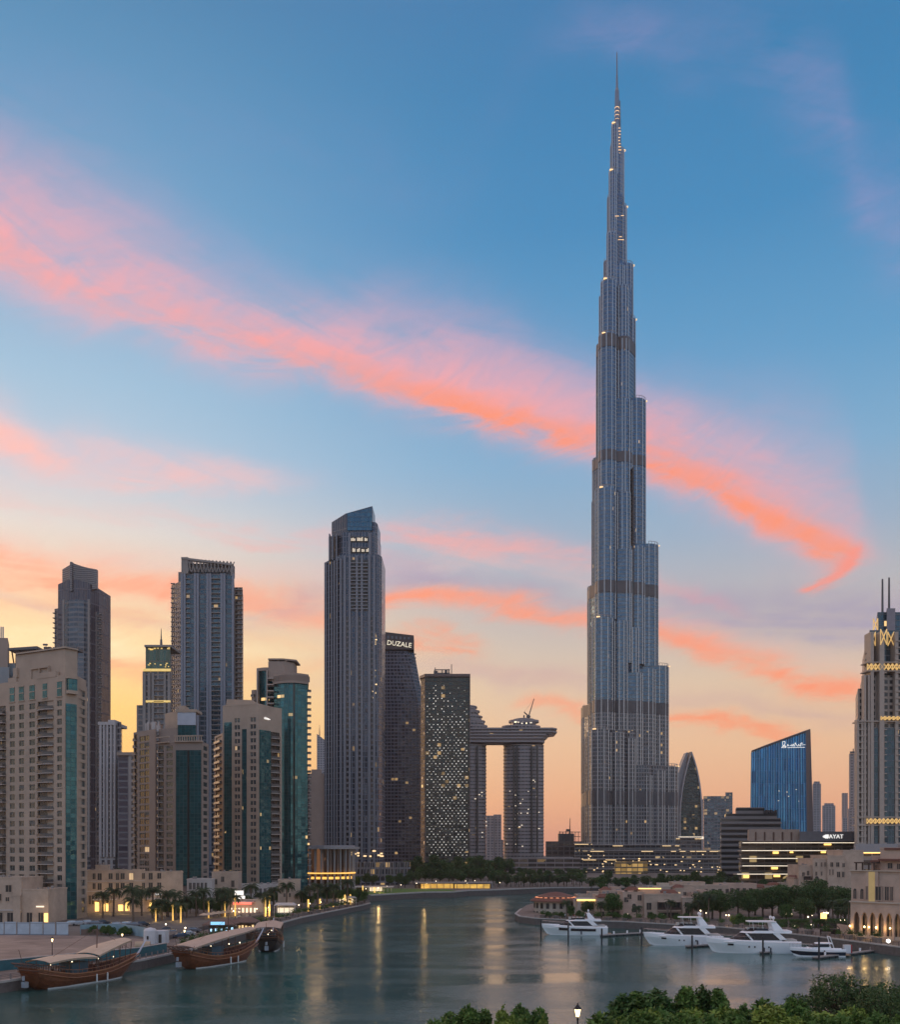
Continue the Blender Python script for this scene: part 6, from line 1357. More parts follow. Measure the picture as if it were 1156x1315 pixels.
float_rest('smaller floating restaurant with warm lights, just right of the one with the blue fascia', 299, 326, 270, False)

# ------------------------------------------------------------------ motor yachts
GEL = mat('white_gelcoat', (.86,.84,.84), .3, var=.03, scale=.5); GELB = mat('navy_hull', (.02,.025,.04), .2, var=.05); YG = mat('yacht_glass', (.008,.008,.014), .25, .0, var=0, spec=.35)
TEAK = mat('teak_deck', (.30,.20,.12), .7, var=.2, scale=2); CHROME = mat('chrome', (.55,.55,.57), .2, .9, var=0)
def yacht(label, bowx, sternx, Dw, Lm, style, yaw, group='white motor yachts moored stern-on by the marina'):
    t = thing('motor_yacht', label, 'yacht', (px((bowx+sternx)/2, Dw), Dw+1, 0), pi+yaw, group)   # +X is forward
    L_ = Lm; B = L_*.125; n = 18; H = L_*.105
    b = MB(); secs = []; top = []; lower = []
    for i in range(n+1):
        f = i/n; x = -L_/2+L_*f; w = B*(1-max(0,(f-.45)/.55)**2.4)*(.93+.07*min(1,f/.2)); w = max(w, .04); h = H*(1+.28*f**2)
        kw = w*(.86-.55*max(0,(f-.5)/.5)); rk = L_*.085*max(0,(f-.7)/.3)
        prof = [(0,-.6+.9*max(0,(f-.8)/.2)),(kw*.9,-.25+.5*max(0,(f-.85)/.15)),(kw,.25+.4*max(0,(f-.85)/.15)),(w*.97,h*.72),(w,h),(w*.93,h+.22),(w*.90,h)]
        xo = [-rk*1.1,-rk*.9,-rk*.7,-rk*.1,0,0,0]
        secs.append([(x+xo[j],-p[0],p[1]) for j, p in reversed(list(enumerate(prof)))]+[(x+xo[j],p[0],p[1]) for j, p in enumerate(prof)][1:]); top.append((x,w,h))
    mi = lambda j: (1 if style == 'small' and j in (3,8) else 0)
    loft(b, secs, mi); b.face(secs[0][::-1], 0, [(0,0)]*len(secs[0]))
    for a, c in zip(top, top[1:]): b.face([(a[0],-a[1]*.91,a[2]),(c[0],-c[1]*.91,c[2]),(c[0],c[1]*.91,c[2]),(a[0],a[1]*.91,a[2])], 0, [(0,0)]*4)
    hull = b.build('hull', [GEL, GELB], t, smooth=False)
    b = MB(); 
    for sd in (-1,1):
        y = lambda f: sd*(B*(1-max(0,(f-.45)/.55)**2.4)*(.93+.07*min(1,f/.2))*.985+.03)
        for f0, f1, z0, z1 in ({'sleek': ((.18,.56,.52,.82),(.60,.74,.56,.84)), 'small': (), 'fly': ((.72,.78,.62,.76),(.55,.565,.5,.64),(.49,.505,.5,.64),(.34,.355,.5,.64))}[style]):
            m_ = 6
            for k in range(m_):
                a, c = f0+(f1-f0)*k/m_, f0+(f1-f0)*(k+1)/m_; Hh = H*(1+.28*a**2)
                b.face([(-L_/2+L_*a,y(a)*1.0,Hh*z0),(-L_/2+L_*c,y(c),Hh*z0),(-L_/2+L_*c,y(c)*1.004,Hh*z1),(-L_/2+L_*a,y(a)*1.004,Hh*z1)], 0, [(0,0)]*4)
    if b.f: b.build('hull_window', YG, hull)
    b = MB(); b.box(-L_/2-1.1,-L_/2+.1,-B*.85,B*.85,.25,.45); b.build('swim_platform', TEAK, t)
    def block(name, x0, x1, y, z0, z1, fr, bk, m_, tap=.82, parent=t, n=6):
        """superstructure with raked ends, rounded nose"""
        b = MB(); bot = []; tp = []
        for sx, xe, sh in ((1,x1,fr),):
            pass
        pts = [(x0,-y),(x1-y*.9,-y),(x1-y*.35,-y*.72),(x1,-y*.25),(x1,y*.25),(x1-y*.35,y*.72),(x1-y*.9,y),(x0,y)]
        tps = [(x0+bk,-y*tap),(x1-y*.9-fr,-y*tap),(x1-y*.35-fr,-y*.62*tap),(x1-fr,-y*.22*tap),(x1-fr,y*.22*tap),(x1-y*.35-fr,y*.62*tap),(x1-y*.9-fr,y*tap),(x0+bk,y*tap)]
        b.prism(pts, z0, z1, 0, top_poly=tps); return b.build(name, m_, parent)
    h = H*1.02
    if style == 'fly' or style == 'sleek':
        lo = (1.0 if style == 'fly' else .82)
        block('deckhouse_base', -L_*.30, L_*.36, B*.86, h, h+.45*lo, L_*.06, 0, GEL)
        block('saloon_window', -L_*.27, L_*.24, B*.80, h+.42*lo, h+1.85*lo, L_*.12, .1, YG, .9)
        block('upper_shell', -L_*.40, L_*.13, B*.90, h+1.8*lo, h+2.3*lo, L_*.05, 0, GEL, .94)
        for sd in (-1,1):     # sculpted side panels that leave an almond window
            b = MB(); 
            for (xa, za, xb, zb, w) in ((-.31,.5,-.22,2.0,1.6),(.015,.3,.085,1.75,.55)):
                b.hexa([(L_*xa-w/2,sd*B*.88-.1,h+za*lo),(L_*xa+w/2,sd*B*.88-.1,h+za*lo),(L_*xa+w/2,sd*B*.88+.1,h+za*lo),(L_*xa-w/2,sd*B*.88+.1,h+za*lo),(L_*xb-w/2,sd*B*.82-.1,h+zb*lo),(L_*xb+w/2,sd*B*.82-.1,h+zb*lo),(L_*xb+w/2,sd*B*.82+.1,h+zb*lo),(L_*xb-w/2,sd*B*.82+.1,h+zb*lo)])
            b.build('side_panel', GEL, t)
        block('flybridge_screen', -L_*.16, L_*.10, B*.78, h+2.2*lo, h+2.75*lo, L_*.05, .3, YG, .94)
        b = MB()
        for k in range(4): b.box(-L_*.12+k*1.1,-L_*.12+k*1.1+.7,-1,1,h+2.25*lo,h+2.9*lo)
        b.build('flybridge_seat', mat('cream_seat', (.5,.46,.42), .8, var=.1), t)
        b = MB()
        for sd in (-1,1): b.hexa([(-L_*.32,sd*B*.85-.12,h+2.2*lo),(-L_*.21,sd*B*.85-.12,h+2.2*lo),(-L_*.21,sd*B*.85+.12,h+2.2*lo),(-L_*.32,sd*B*.85+.12,h+2.2*lo),(-L_*.235,sd*B*.62-.1,h+4.1*lo),(-L_*.18,sd*B*.62-.1,h+4.1*lo),(-L_*.18,sd*B*.62+.1,h+4.1*lo),(-L_*.235,sd*B*.62+.1,h+4.1*lo)])
        b.box(-L_*.235,-L_*.18,-B*.62,B*.62,h+3.95*lo,h+4.15*lo); b.build('radar_arch', GEL, t)
        b = MB()
        if style == 'fly':
            b.prism([(-L_*.24,-B*.75),(L_*.02,-B*.75),(L_*.06,-B*.4),(L_*.06,B*.4),(L_*.02,B*.75),(-L_*.24,B*.75)], h+4.0, h+4.18, bottom=True)
            for sd in (-1,1): b.tube((L_*.0,sd*B*.68,h+2.5),(L_*.01,sd*B*.68,h+4.0),.05,n=5); b.tube((-L_*.1,sd*B*.70,h+2.5),(-L_*.09,sd*B*.70,h+4.0),.05,n=5)
            b.build('hardtop', GEL, t)
        for k, (x, y, s_) in enumerate(((-.215,-.5,.36),(-.215,.5,.36)) if style == 'fly' else ((-.21,0,.3),)):
            d = MB(); d.tube((L_*x,B*y,h+4.1*lo),(L_*x,B*y,h+4.5*lo),.1,n=6); d.lathe((L_*x,B*y,h+4.5*lo+s_), [(0,-s_),(s_*.8,-s_*.7),(s_,0),(s_*.7,s_*.7),(0,s_)], 10); d.build('radar_dome', GEL, t)
        b = MB(); b.tube((-L_*.2,0,h+4.1*lo),(-L_*.2,0,h+5.3*lo),.04,n=4); b.tube((-L_*.2,-.5,h+4.8*lo),(-L_*.2,.5,h+4.8*lo),.04,n=4); b.build('antenna', CHROME, t)
        b = MB(); b.box(-L_*.46,-L_*.33,-B*.7,B*.7,h+.02,h+.5); b.build('aft_sofa', mat('cream_seat', (.5,.46,.42)), t)
        # tender on the foredeck for the flybridge yachts
    else:
        block('deckhouse', -L_*.24, L_*.26, B*.8, h, h+.65, L_*.1, 0, GEL); block('saloon_window', -L_*.2, L_*.17, B*.72, h+.6, h+1.25, L_*.12, .2, YG, .85); block('roof', -L_*.26, L_*.05, B*.72, h+1.2, h+1.42, .2, 0, GEL, .9)
        b = MB()
        for sd in (-1,1): b.tube((-L_*.30,sd*B*.75,h),(-L_*.22,sd*B*.6,h+2.6),.09,n=5)
        b.tube((-L_*.22,-B*.6,h+2.6),(-L_*.22,B*.6,h+2.6),.09,n=5); b.build('radar_arch', GEL, t)
    t.scale = (1,1,1.18)
    b = MB()
    for sd in (-1,1):
        pr = None
        for i in range(9, n+1):
            a = top[i]; p = (a[0]-.1, sd*a[1]*.93, a[2]+.95)
            b.tube((p[0],p[1],a[2]+.1),p,.025,n=3)
            if pr: b.tube(pr, p, .03, n=3)
            pr = p
    b.build('bow_rail', CHROME, t)
    for k, f in enumerate((.40,.33)[:(2 if style == 'fly' else 1)]):
        b = MB(); x = -L_/2+L_*f; 
        b.lathe((x,(B*.99+.18),.25), [(0,0),(.16,.08),(.16,1.0),(0,1.1)], 8, 0); b.build('fender', mat('fender_navy', (.015,.015,.03), .6, var=0), t)
    return t
yacht('sleek low white yacht with a dark ribbon of hull windows, leftmost of the yachts', 697, 780, 283, 19.0, 'sleek', -.10)
yacht('white flybridge yacht between the sleek yacht and the one with two radar domes', 830, 926, 252, 20.0, 'fly', -.10)
yacht('largest white flybridge yacht with two white radar domes on its hardtop', 911, 1024, 234, 22.0, 'fly', -.07)
yacht('small white sports boat with a navy band along its hull, rightmost of the boats', 1018, 1084, 226, 12.5, 'small', -.04)
# pontoons and piles
PONT = mat('pontoon_grey', (.30,.27,.25), .8, var=.15, scale=1); PILE = mat('black_pile', (.018,.018,.022), .6, var=.2)
def pontoon(label, a, c, w=1.6):
    t = thing('pontoon', label, 'pontoon', (a[0], a[1], 0)); fr = frame(a, c); L0 = hypot(c[0]-a[0], c[1]-a[1])
    b = MB(); b.fbox(fr, 0, L0, -w, 0, .35, .6); rel(b, 'deck', PONT, t)
    b = MB(); k = 0
    while k < L0-1: b.fbox(fr, k+.1, k+2.3, -w+.1, -.1, -.3, .35); k += 2.6
    rel(b, 'float', mat('dark_float', (.03,.03,.03), .8, var=.1), t)
    b = MB()
    for k in range(1, int(L0/5)+1): b.fbox(fr, k*5-.2, k*5+.2, -w+.1, -w+.4, .6, 1.35)
    if b.f: rel(b, 'service_post', GEL, t)
pontoon('pontoon finger between the sleek yacht and the next yacht', P2(775,277), P2(842,287)); pontoon('short pontoon beside the stern of the second yacht', P2(884,246), P2(916,250), 1.2)
pontoon('short pontoon in front of the largest yacht', P2(980,231), P2(1024,236), 1.2); pontoon('long pontoon beside the small sports boat', P2(1050,220), P2(1128,236), 1.4)
for x, y0, y1, lb in ((695,1181,1203,'leftmost black mooring pile, at the bow of the sleek yacht'),(730,1186,1208,'black mooring pile standing before the middle of the sleek yacht'),(773,1192,1213,'black mooring pile at the end of the pontoon finger'),
      (824,1190,1214,'black mooring pile just left of the second yacht bow'),(889,1201,1224,'thick black mooring pile before the stern of the second yacht'),(980,1202,1230,'black mooring pile in front of the largest yacht'),(1052,1203,1232,'rightmost black mooring pile, before the small sports boat')):
    D = pd(y1); X = px(x, D); t = thing('mooring_pile', lb, 'pile', (X, D, 0), 0, 'black mooring piles in the marina')
    b = MB(); b.tube((0,0,-1.5),(0,0,pz(y0,D)-.3),.22,n=8); b.build('shaft', PILE, t); b = MB(); b.lathe((0,0,pz(y0,D)-.3), [(.26,0),(.26,.15),(0,.5)], 8); b.build('cap', PILE, t)
t = thing('dock_kiosk', 'small white and red service box on the long pontoon', 'box', (*P2(1089,229), .6))
b = MB(); b.box(-1.0,.5,-.5,.5,0,1.9); b.build('cabinet', mat('white_cabinet', (.65,.65,.66), .5, var=.05), t); b = MB(); b.box(.52,.85,-.5,.5,0,1.9); b.build('red_panel', mat('red_panel', (.35,.03,.03), .5, var=0), t)
# ------------------------------------------------------------------ low buildings
def low_building(name, label, cat, A, B_, dep, z0, z1, wall, wins=(), parapet=.6, group=None, roof=None):
    """A,B: front corners (world); wins: (u0,u1,z0,z1,kind) metres along the front"""
    t = thing(name, label, cat, (A[0], A[1], z0), 0, group); fr = frame(A, B_); L0 = hypot(B_[0]-A[0], B_[1]-A[1])
    return t, fr, L0
class House:
    def __init__(s, name, label, cat, A, B_, z0, wall, group=None):
        s.t = thing(name, label, cat, (A[0], A[1], z0), 0, group); s.fr = frame(A, B_); s.L = hypot(B_[0]-A[0], B_[1]-A[1]); s.z0 = z0; s.w = MB(); s.wall = wall; s.ex = {}
    def U(s, x): return u_of(s.fr, x)
    def mass(s, u0, u1, d0, d1, z0, z1, par=.5):
        s.w.fbox(s.fr, u0, u1, d0, d1, s.z0+z0, s.z0+z1)
        if d1-d0 > 4 and u1-u0 > 4:
            e = s.part('roof_equipment', STONEG); r2 = random.Random(int(u0*7+z1*3))
            for _ in range(int((u1-u0)/3.5)+1):
                a, d, w = r2.uniform(u0+.6,u1-1.6), r2.uniform(d0+1,d1-1.6), r2.uniform(.5,1.1); e.fbox(s.fr, a, a+w, d, d+w*.8, s.z0+z1-.02, s.z0+z1+r2.uniform(.6,1.3))
        if par:
            for a in ((u0-.1,u1+.1,d1-.3,d1+.1),(u0-.1,u1+.1,d0-.1,d0+.3),(u0-.1,u0+.3,d0+.3,d1-.3),(u1-.3,u1+.1,d0+.3,d1-.3)): s.w.fbox(s.fr, *a, s.z0+z1, s.z0+z1+par)
    def part(s, n, m_): return s.ex.setdefault(n, (MB(), m_))[0]
    def win(s, u0, u1, z0, z1, d=0.0, lit=False, arch=False, frame_=True):
        t = MB(); fr = (*s.fr[:2], *s.fr[2:]); z0 += s.z0; z1 += s.z0
        t.fbox(s.fr, u0, u1, d+.02, d+.08, z0, z1, 1)
        if arch:
            n = 6; r = (u1-u0)/2; c = (u0+u1)/2; P = lambda u, z: (s.fr[0]+s.fr[2]*u+s.fr[4]*(d+.08), s.fr[1]+s.fr[3]*u+s.fr[5]*(d+.08), z)
            pts = [P(c-r, z1)]+[P(c+r*cos(pi-pi*k/n)*(1), z1+r*1.25*sin(pi*k/n)**.8) for k in range(1,n)]+[P(c+r, z1)]; t.face(pts[::-1], 1, [(0,0)]*len(pts))
        if frame_:
            for q in ((u0-.12,u0,z0-.1,z1+.1),(u1,u1+.12,z0-.1,z1+.1),(u0-.2,u1+.2,z0-.25,z0-.1)) + (() if arch else ((u0-.12,u1+.12,z1,z1+.12),)): t.fbox(s.fr, q[0], q[1], d-.05, d+.16, q[2], q[3], 0)
            t.fbox(s.fr, (u0+u1)/2-.04, (u0+u1)/2+.04, d+.08, d+.12, z0, z1, 0)
        rel(t, 'window', [s.wall, M_WLIT if lit else M_DOOR], s.t)
    def done(s):
        rel(s.w, 'wall', s.wall, s.t)
        for n, (b, m_) in s.ex.items(): rel(b, n, m_, s.t)
        return s.t
TILE = mat('clay_roof_tile', (.16,.065,.045), .8, var=.3, scale=3); WOODD = mat('dark_pergola_wood', (.07,.04,.03), .8, var=.3, scale=3)
SAND1 = mat('sand_render', (.46,.35,.27), .9, var=.22, scale=.3, bump=.02); SAND2 = mat('pink_render', (.50,.355,.275), .9, var=.2, scale=.3, bump=.02); SAND3 = mat('cream_render', (.50,.41,.33), .9, var=.12, scale=.3)
RAILB = mat('thin_rail', (.10,.09,.085), .5, .4, var=0)
# left low block at the frame edge
h = House('low_building', 'low beige building at the left edge with dark doorways and a golden lit entrance', 'low building', P2(-30,292), P2(62,291), LZ, SAND1)
U = h.U
h.mass(0, U(27.5), -14, 0, 0, pz(1128,292)-LZ); h.mass(U(27.5), U(61.5), -13, -.3, 0, pz(1143,292)-LZ); h.mass(U(18), U(27), -1, .5, 0, pz(1150,292)-LZ, .3)
for x0, x1 in ((-4,3.5),(9.5,17),(22,28),(34,41),(49,55)): h.win(U(x0),U(x1),.1,3.0,0 if x0 < 27 else -.3)
for x0, x1, z0, z1 in ((-2,2,6.6,8.6),(7.5,15,9.2,11.2),(-6,-2,9.2,11.2),(7.5,12,6.4,7.6)): h.win(U(x0),U(x1),z0,z1)
b = h.part('entrance_glow', GLOWY); b.fbox(h.fr, U(56.5), U(61), -.28, -.1, LZ+.2, LZ+2.8)
b = h.part('sign_light', GLOWC); b.fbox(h.fr, U(46), U(56), -.28, -.1, LZ+4.6, LZ+5.0)
b = h.part('ledge', PALE); b.fbox(h.fr, 0, U(27.5), 0, .25, LZ+3.6, LZ+3.9)
h.done()
glow(px(60,288), 287, LZ+2.5, 260)
# three storey block behind the palms
h = House('low_building', 'three storey beige block with square windows behind the palms, between the two beige towers', 'low building', P2(111,336), P2(240,346), LZ, SAND1); U = h.U
h.mass(0, U(186), -16, 0, 0, pz(1117,338)-LZ-.5); h.mass(U(186), U(235), -14, -.6, 0, pz(1121,340)-LZ); h.mass(U(122), U(140), -10, -1, 14, 16.2, .2)
for fl, (z0, z1) in enumerate(((8.2,10.2),(11.6,13.6))):
    for k, x in enumerate((119,125.5,139.5,149,155,166,182.5,191,202)): h.win(U(x),U(x+(5 if k%3 else 3.6)),z0-(.3 if k%2 else 0),z1,0 if x < 186 else -.6, lit=(fl==1 and k in (5,)))
for x in (114,118): h.win(U(x),U(x+2.6),3.0,6.0)
g = h.part('shopfront_glow', GLOWY); 
for x0, x1 in ((122,127),(131,134),(136,139),(152,158),(161,166),(192,196),(198,200),(203,209)): g.fbox(h.fr, U(x0), U(x1), .02, .12, LZ+.5, LZ+R.uniform(2.6,4.0))
a = h.part('awning', PALE); 
for x0, x1 in ((119,150),(186,213)): a.fbox(h.fr, U(x0), U(x1), 0, 2.0, LZ+4.4, LZ+4.7)
g = h.part('shop_sign', M_SIGN); g.fbox(h.fr, U(199), U(208), .2, .4, LZ+5.8, LZ+6.5)
l = h.part('ledge', PALE); l.fbox(h.fr, 0, U(186), 0, .25, LZ+7.3, LZ+7.55); l.fbox(h.fr, 0, U(186), 0, .25, LZ+10.8, LZ+11.0)
h.done()
for x, e in ((125,300),(137,260),(156,380),(196,380),(206,320)): glow(px(x,330), 331, LZ+3, e)
# podium pieces between the towers
def podium(label, x0, x1, D, ytop, wins, wall=SAND1, z=LZ, dep=12, extra=None):
    h = House('low_building', label, 'low building', P2(x0,D), P2(x1,D+1), z, wall); U = h.U; H_ = pz(ytop,D)-z; h.mass(0, h.L, -dep, 0, 0, H_)
    for w in wins: h.win(U(w[0]),U(w[1]),w[2],w[3],0,lit=(len(w)>4))
    if extra: extra(h)
    return h.done()
podium('cream two storey podium with columns at the foot of the taupe tower', 240, 272, 362, 1130, [(243+k*5,246+k*5,7,9.5) for k in range(5)]+[(243+k*5,246+k*5,2.5,5) for k in range(5)], PALE)
podium('beige stepped podium between the taupe tower and the lettered tower', 272, 306, 372, 1121, [(275,279,8.5,10.5),(284,288,9.5,11.5),(297,301,7.5,10),(276,280,4,6),(290,294,4,6.2)])
podium('pale long podium under the lettered beige tower', 305, 357, 384, 1137, [(309+k*6,312+k*6,4.5,6.5) for k in range(7)], PALE)
podium('small pale cube building with four square windows, right of the lettered tower', 357, 385, 366, 1131, [(363,366,7.5,9),(370,373,7.5,9),(364,366.5,4,5.4),(371,373.5,4,5.4)])
# restaurant row with the bright sign
h = House('restaurant', 'restaurant front with a bright white sign over a red and pink lit awning', 'restaurant', P2(292,338), P2(338,338), 1.95, SAND3); U = h.U
h.mass(0, h.L, -10, 0, 0, 5.2)
g = h.part('white_sign', M_SIGN); g.fbox(h.fr, U(302), U(313), .2, .6, 9.0, 10.6); g.fbox(h.fr, U(306), U(315), .3, .6, 7.8, 8.8)
g = h.part('red_sign', mat('red_sign_glow', (1,.2,.15), .5, var=0, emit=(1,.16,.12), estr=1.2)); g.fbox(h.fr, U(300), U(324), .8, 1.2, 5.9, 6.5)
a = h.part('awning', mat('pink_awning', (.55,.32,.28), .8, var=.1)); a.fbox(h.fr, U(298), U(328), 0, 2.6, 6.6, 6.9)
g = h.part('window_glow', GLOWC); 
for k in range(7): g.fbox(h.fr, U(296+k*5), U(298.4+k*5), .05, .15, 2.6, 4.6)
h.done(); glow(px(310,332), 332, 6, 420, (1,.75,.6)); glow(px(300,332), 332, 4, 260)
def umbrella_kiosk(label, x0, x1, D, z, ht=3.6):
    t = thing('terrace_pavilion', label, 'pavilion', (*P2((x0+x1)/2, D), z)); a, c = px(x0,D), px(x1,D); b = MB(); b.hexa([(a,D,z+ht),(c,D,z+ht),(c,D+5,z+ht),(a,D+5,z+ht),(a+1,D+1,z+ht+.8),(c-1,D+1,z+ht+.8),(c-1,D+4,z+ht+.8),(a+1,D+4,z+ht+.8)]); rel(b, 'roof', PALE, t)
    b = MB()
    for k in range(5): X = a+.3+(c-a-.6)*k/4; b.tube((X,D+.2,z),(X,D+.2,z+ht),.1,n=5)
    b.box(a+.5,c-.5,D+3,D+4.5,z,z+ht-.3); rel(b, 'posts', PALE, t); b = MB(); b.box(a+1,c-1,D+2.9,D+3,z+1,z+2.6); rel(b, 'counter_light', GLOWC, t)
umbrella_kiosk('white roofed terrace pavilion on the promenade right of the red lit restaurant', 351, 379, 336, 1.95)
umbrella_kiosk('low dark roofed terrace pavilion near the tip of the promenade', 432, 458, 398, 1.95, 3.0)
# round hall with the golden band
D = 520; t = thing('round_hall', 'round hall with a wide flat grey roof and a golden lit band at its foot', 'hall', (*P2(418,D), LZ))
cx, cy = px(416,D), D+17; ring = lambda r, n=28: [(cx+r*cos(2*pi*k/n), cy+r*sin(2*pi*k/n)) for k in range(n)]
b = MB(); b.prism(ring(17.5), pz(1090,D), pz(1087,D), bottom=True); b.prism(ring(15), pz(1087,D), pz(1085,D)); rel(b, 'roof', mat('grey_roof', (.30,.29,.31), .5, .2, var=.1), t)
b = MB(); b.prism(ring(13), LZ, pz(1090,D)); rel(b, 'drum', fac('hall_drum', 4.0, 30, .16, .01, (.06,.035,.025), (.12,.07,.05), (.24,.20,.19), lit=.5, ls=.12, lc=(1,.45,.2), seed=161), t)
b = MB()
for k in range(14): a = pi+pi*k/13; b.tube((cx+14.5*cos(a),cy+14.5*sin(a),LZ),(cx+14.5*cos(a),cy+14.5*sin(a),pz(1090,D)),.55,n=6)
rel(b, 'column', mat('grey_roof', (.3,.29,.31)), t)
b = MB(); b.prism(ring(15.3), pz(1122,D), pz(1120.5,D), bottom=True); b.prism(ring(13.2), pz(1129,D), pz(1126,D)); rel(b, 'golden_band', mat('golden_band', (1,.6,.2), .5, var=0, emit=(1,.52,.10), estr=1.3), t)
# hotel podium at the foot of the slate skyscraper
D = 600; t = thing('podium_building', 'dark glazed podium with slanted struts at the foot of the slate skyscraper', 'podium', (*P2(487,D), LZ))
b = MB(); b.prism([P2(444,D),P2(522,D),P2(526,D+6),(px(526,D),D+20),(px(444,D),D+20)], LZ, pz(1107,D)); rel(b, 'body', fac('strut_podium', 3, 4.2, .2, .3, (.03,.035,.045), (.07,.07,.08), (.19,.18,.19), lit=.04, ls=.4, seed=162), t)
b = MB()
for k in range(20): x = 446+k*4; b.tube((px(x,D),D-.6,pz(1126,D)),(px(x+R.uniform(-2,3),D),D-.6,pz(1107,D)),.3,n=4)
rel(b, 'strut', STONEG, t)
# yellow lit pavilion on the far bank
D = 548; t = thing('waterside_pavilion', 'long low pavilion on the far bank with a glowing golden wall', 'pavilion', (*P2(582,D), LZ))
b = MB(); b.box(px(533,D),px(632,D),D,D+9,LZ,pz(1134,D)-.6); rel(b, 'body', mat('brown_wall', (.12,.08,.05), .8, var=.3), t)
b = MB(); b.box(px(541,D),px(582,D),D-1.4,D-.4,pz(1141.5,D),pz(1134.5,D)); b.box(px(584,D),px(629,D),D-1.4,D-.4,pz(1142.5,D),pz(1135,D)); 
def golden_wall_mat():
    M = bpy.data.materials.new('golden_backlit_panel'); M.use_nodes = True; N = M.node_tree.nodes; L = M.node_tree.links; bs = N['Principled BSDF']; bs.inputs['Base Color'].default_value = (.5,.3,.08,1)
    g = N.new('ShaderNodeNewGeometry'); w = N.new('ShaderNodeTexNoise'); w.inputs['Scale'].default_value = .35; w.inputs['Detail'].default_value = 4; L.new(g.outputs['Position'], w.inputs['Vector'])
    m_ = N.new('ShaderNodeMapRange'); L.new(w.outputs[0], m_.inputs[0]); m_.inputs[1].default_value = .3; m_.inputs[2].default_value = .7; m_.inputs[3].default_value = .35; m_.inputs[4].default_value = .85
    bs.inputs['Emission Color'].default_value = (1,.56,.10,1); L.new(m_.outputs[0], bs.inputs['Emission Strength']); return M
rel(b, 'golden_wall', golden_wall_mat(), t)
b = MB(); b.box(px(532,D),px(633,D),D-2.5,D+10,pz(1133.6,D),pz(1132.6,D)); b.box(px(631,D),px(633,D),D-3,D-1,LZ-1,pz(1133,D)); 
for k in range(12): b.tube((px(536+k*8.5,D),D-2,LZ),(px(536+k*8.5,D),D-2,pz(1133.5,D)),.18,n=5)
rel(b, 'roof', STONEG, t)
D = 470; t = thing('lawn_cafe', 'small flat roofed cafe with lit counters on the lawn', 'cafe', (*P2(488,D+26), LZ)); D += 26
b = MB(); b.box(px(458,D),px(472,D),D,D+7,LZ,pz(1139,D)); rel(b, 'wall', mat('brown_wall', (.12,.08,.05)), t); b = MB(); b.box(px(456,D),px(505,D),D-2,D+7,pz(1139,D),pz(1138,D)); 
for k in range(7): b.tube((px(473+k*5,D),D-1.5,LZ),(px(473+k*5,D),D-1.5,pz(1139,D)),.15,n=5)
rel(b, 'roof', PALE, t); b = MB(); b.box(px(474,D),px(490,D),D+3,D+3.4,LZ+.5,LZ+2.8); rel(b, 'counter_light', GLOWC, t)
# ------------------------------------------------------------------ marina village on the right
def villa(label, x0, x1, D, z, blocks, wall=SAND1, yaw=0, roofs=(), balconies=(), wins=(), extra=None, name='villa', cat='villa'):
    h = House(name, label, cat, P2(x0,D), P2(x1,D+yaw), z, wall); U = h.U
    for (a, c, d0, d1, ytop, par) in blocks: h.mass(U(a), U(c), d0, d1, 0, pz(ytop,D)-z, par)
    for (a, c, d0, d1, y) in roofs:
        r = h.part('tiled_roof', TILE); zz = pz(y,D); G = lambda u, d, zq: (h.fr[0]+h.fr[2]*u+h.fr[4]*d, h.fr[1]+h.fr[3]*u+h.fr[5]*d, zq)
        u0, u1 = U(a)-.5, U(c)+.5; q0, q1 = d0-.5, d1+.5; r.hexa([G(u0,q1,zz),G(u1,q1,zz),G(u1,q0,zz),G(u0,q0,zz),G(u0+1.2,q1-1.6,zz+1.2),G(u1-1.2,q1-1.6,zz+1.2),G(u1-1.2,q0+1.6,zz+1.2),G(u0+1.2,q0+1.6,zz+1.2)])
    for (a, c, d, y0, y1) in balconies:       # balcony hollow: its shade painted as a dark back, slab, posts, timber rail
        zb, zt = pz(y1,D), pz(y0,D); k = h.part('loggia', M_DOOR); k.fbox(h.fr, U(a), U(c), d+.02, d+.10, zb, zt)
        w = h.part('balcony', wall); w.fbox(h.fr, U(a)-.15, U(c)+.15, d, d+1.5, zb-.25, zb); w.fbox(h.fr, U(a)-.15, U(c)+.15, d, d+1.3, zt, zt+.2)
        p = h.part('balcony_post', WOODD); n = max(2, int((U(c)-U(a))/1.5))
        for i in range(n+1): u = U(a)+(U(c)-U(a))*i/n; p.fbox(h.fr, u-.07, u+.07, d+1.2, d+1.35, zb, zt)
        p.fbox(h.fr, U(a), U(c), d+1.3, d+1.4, zb+.85, zb+.95); p.fbox(h.fr, U(a), U(c), d+1.3, d+1.36, zb+.1, zb+.75)
    for w in wins: h.win(U(w[0]), U(w[1]), pz(w[3],D)-z, pz(w[2],D)-z, w[4], lit=(len(w) > 5 and w[5] == 1), arch=(len(w) > 5 and w[5] == 2))
    if extra: extra(h)
    return h.done()
MZ = 2.2
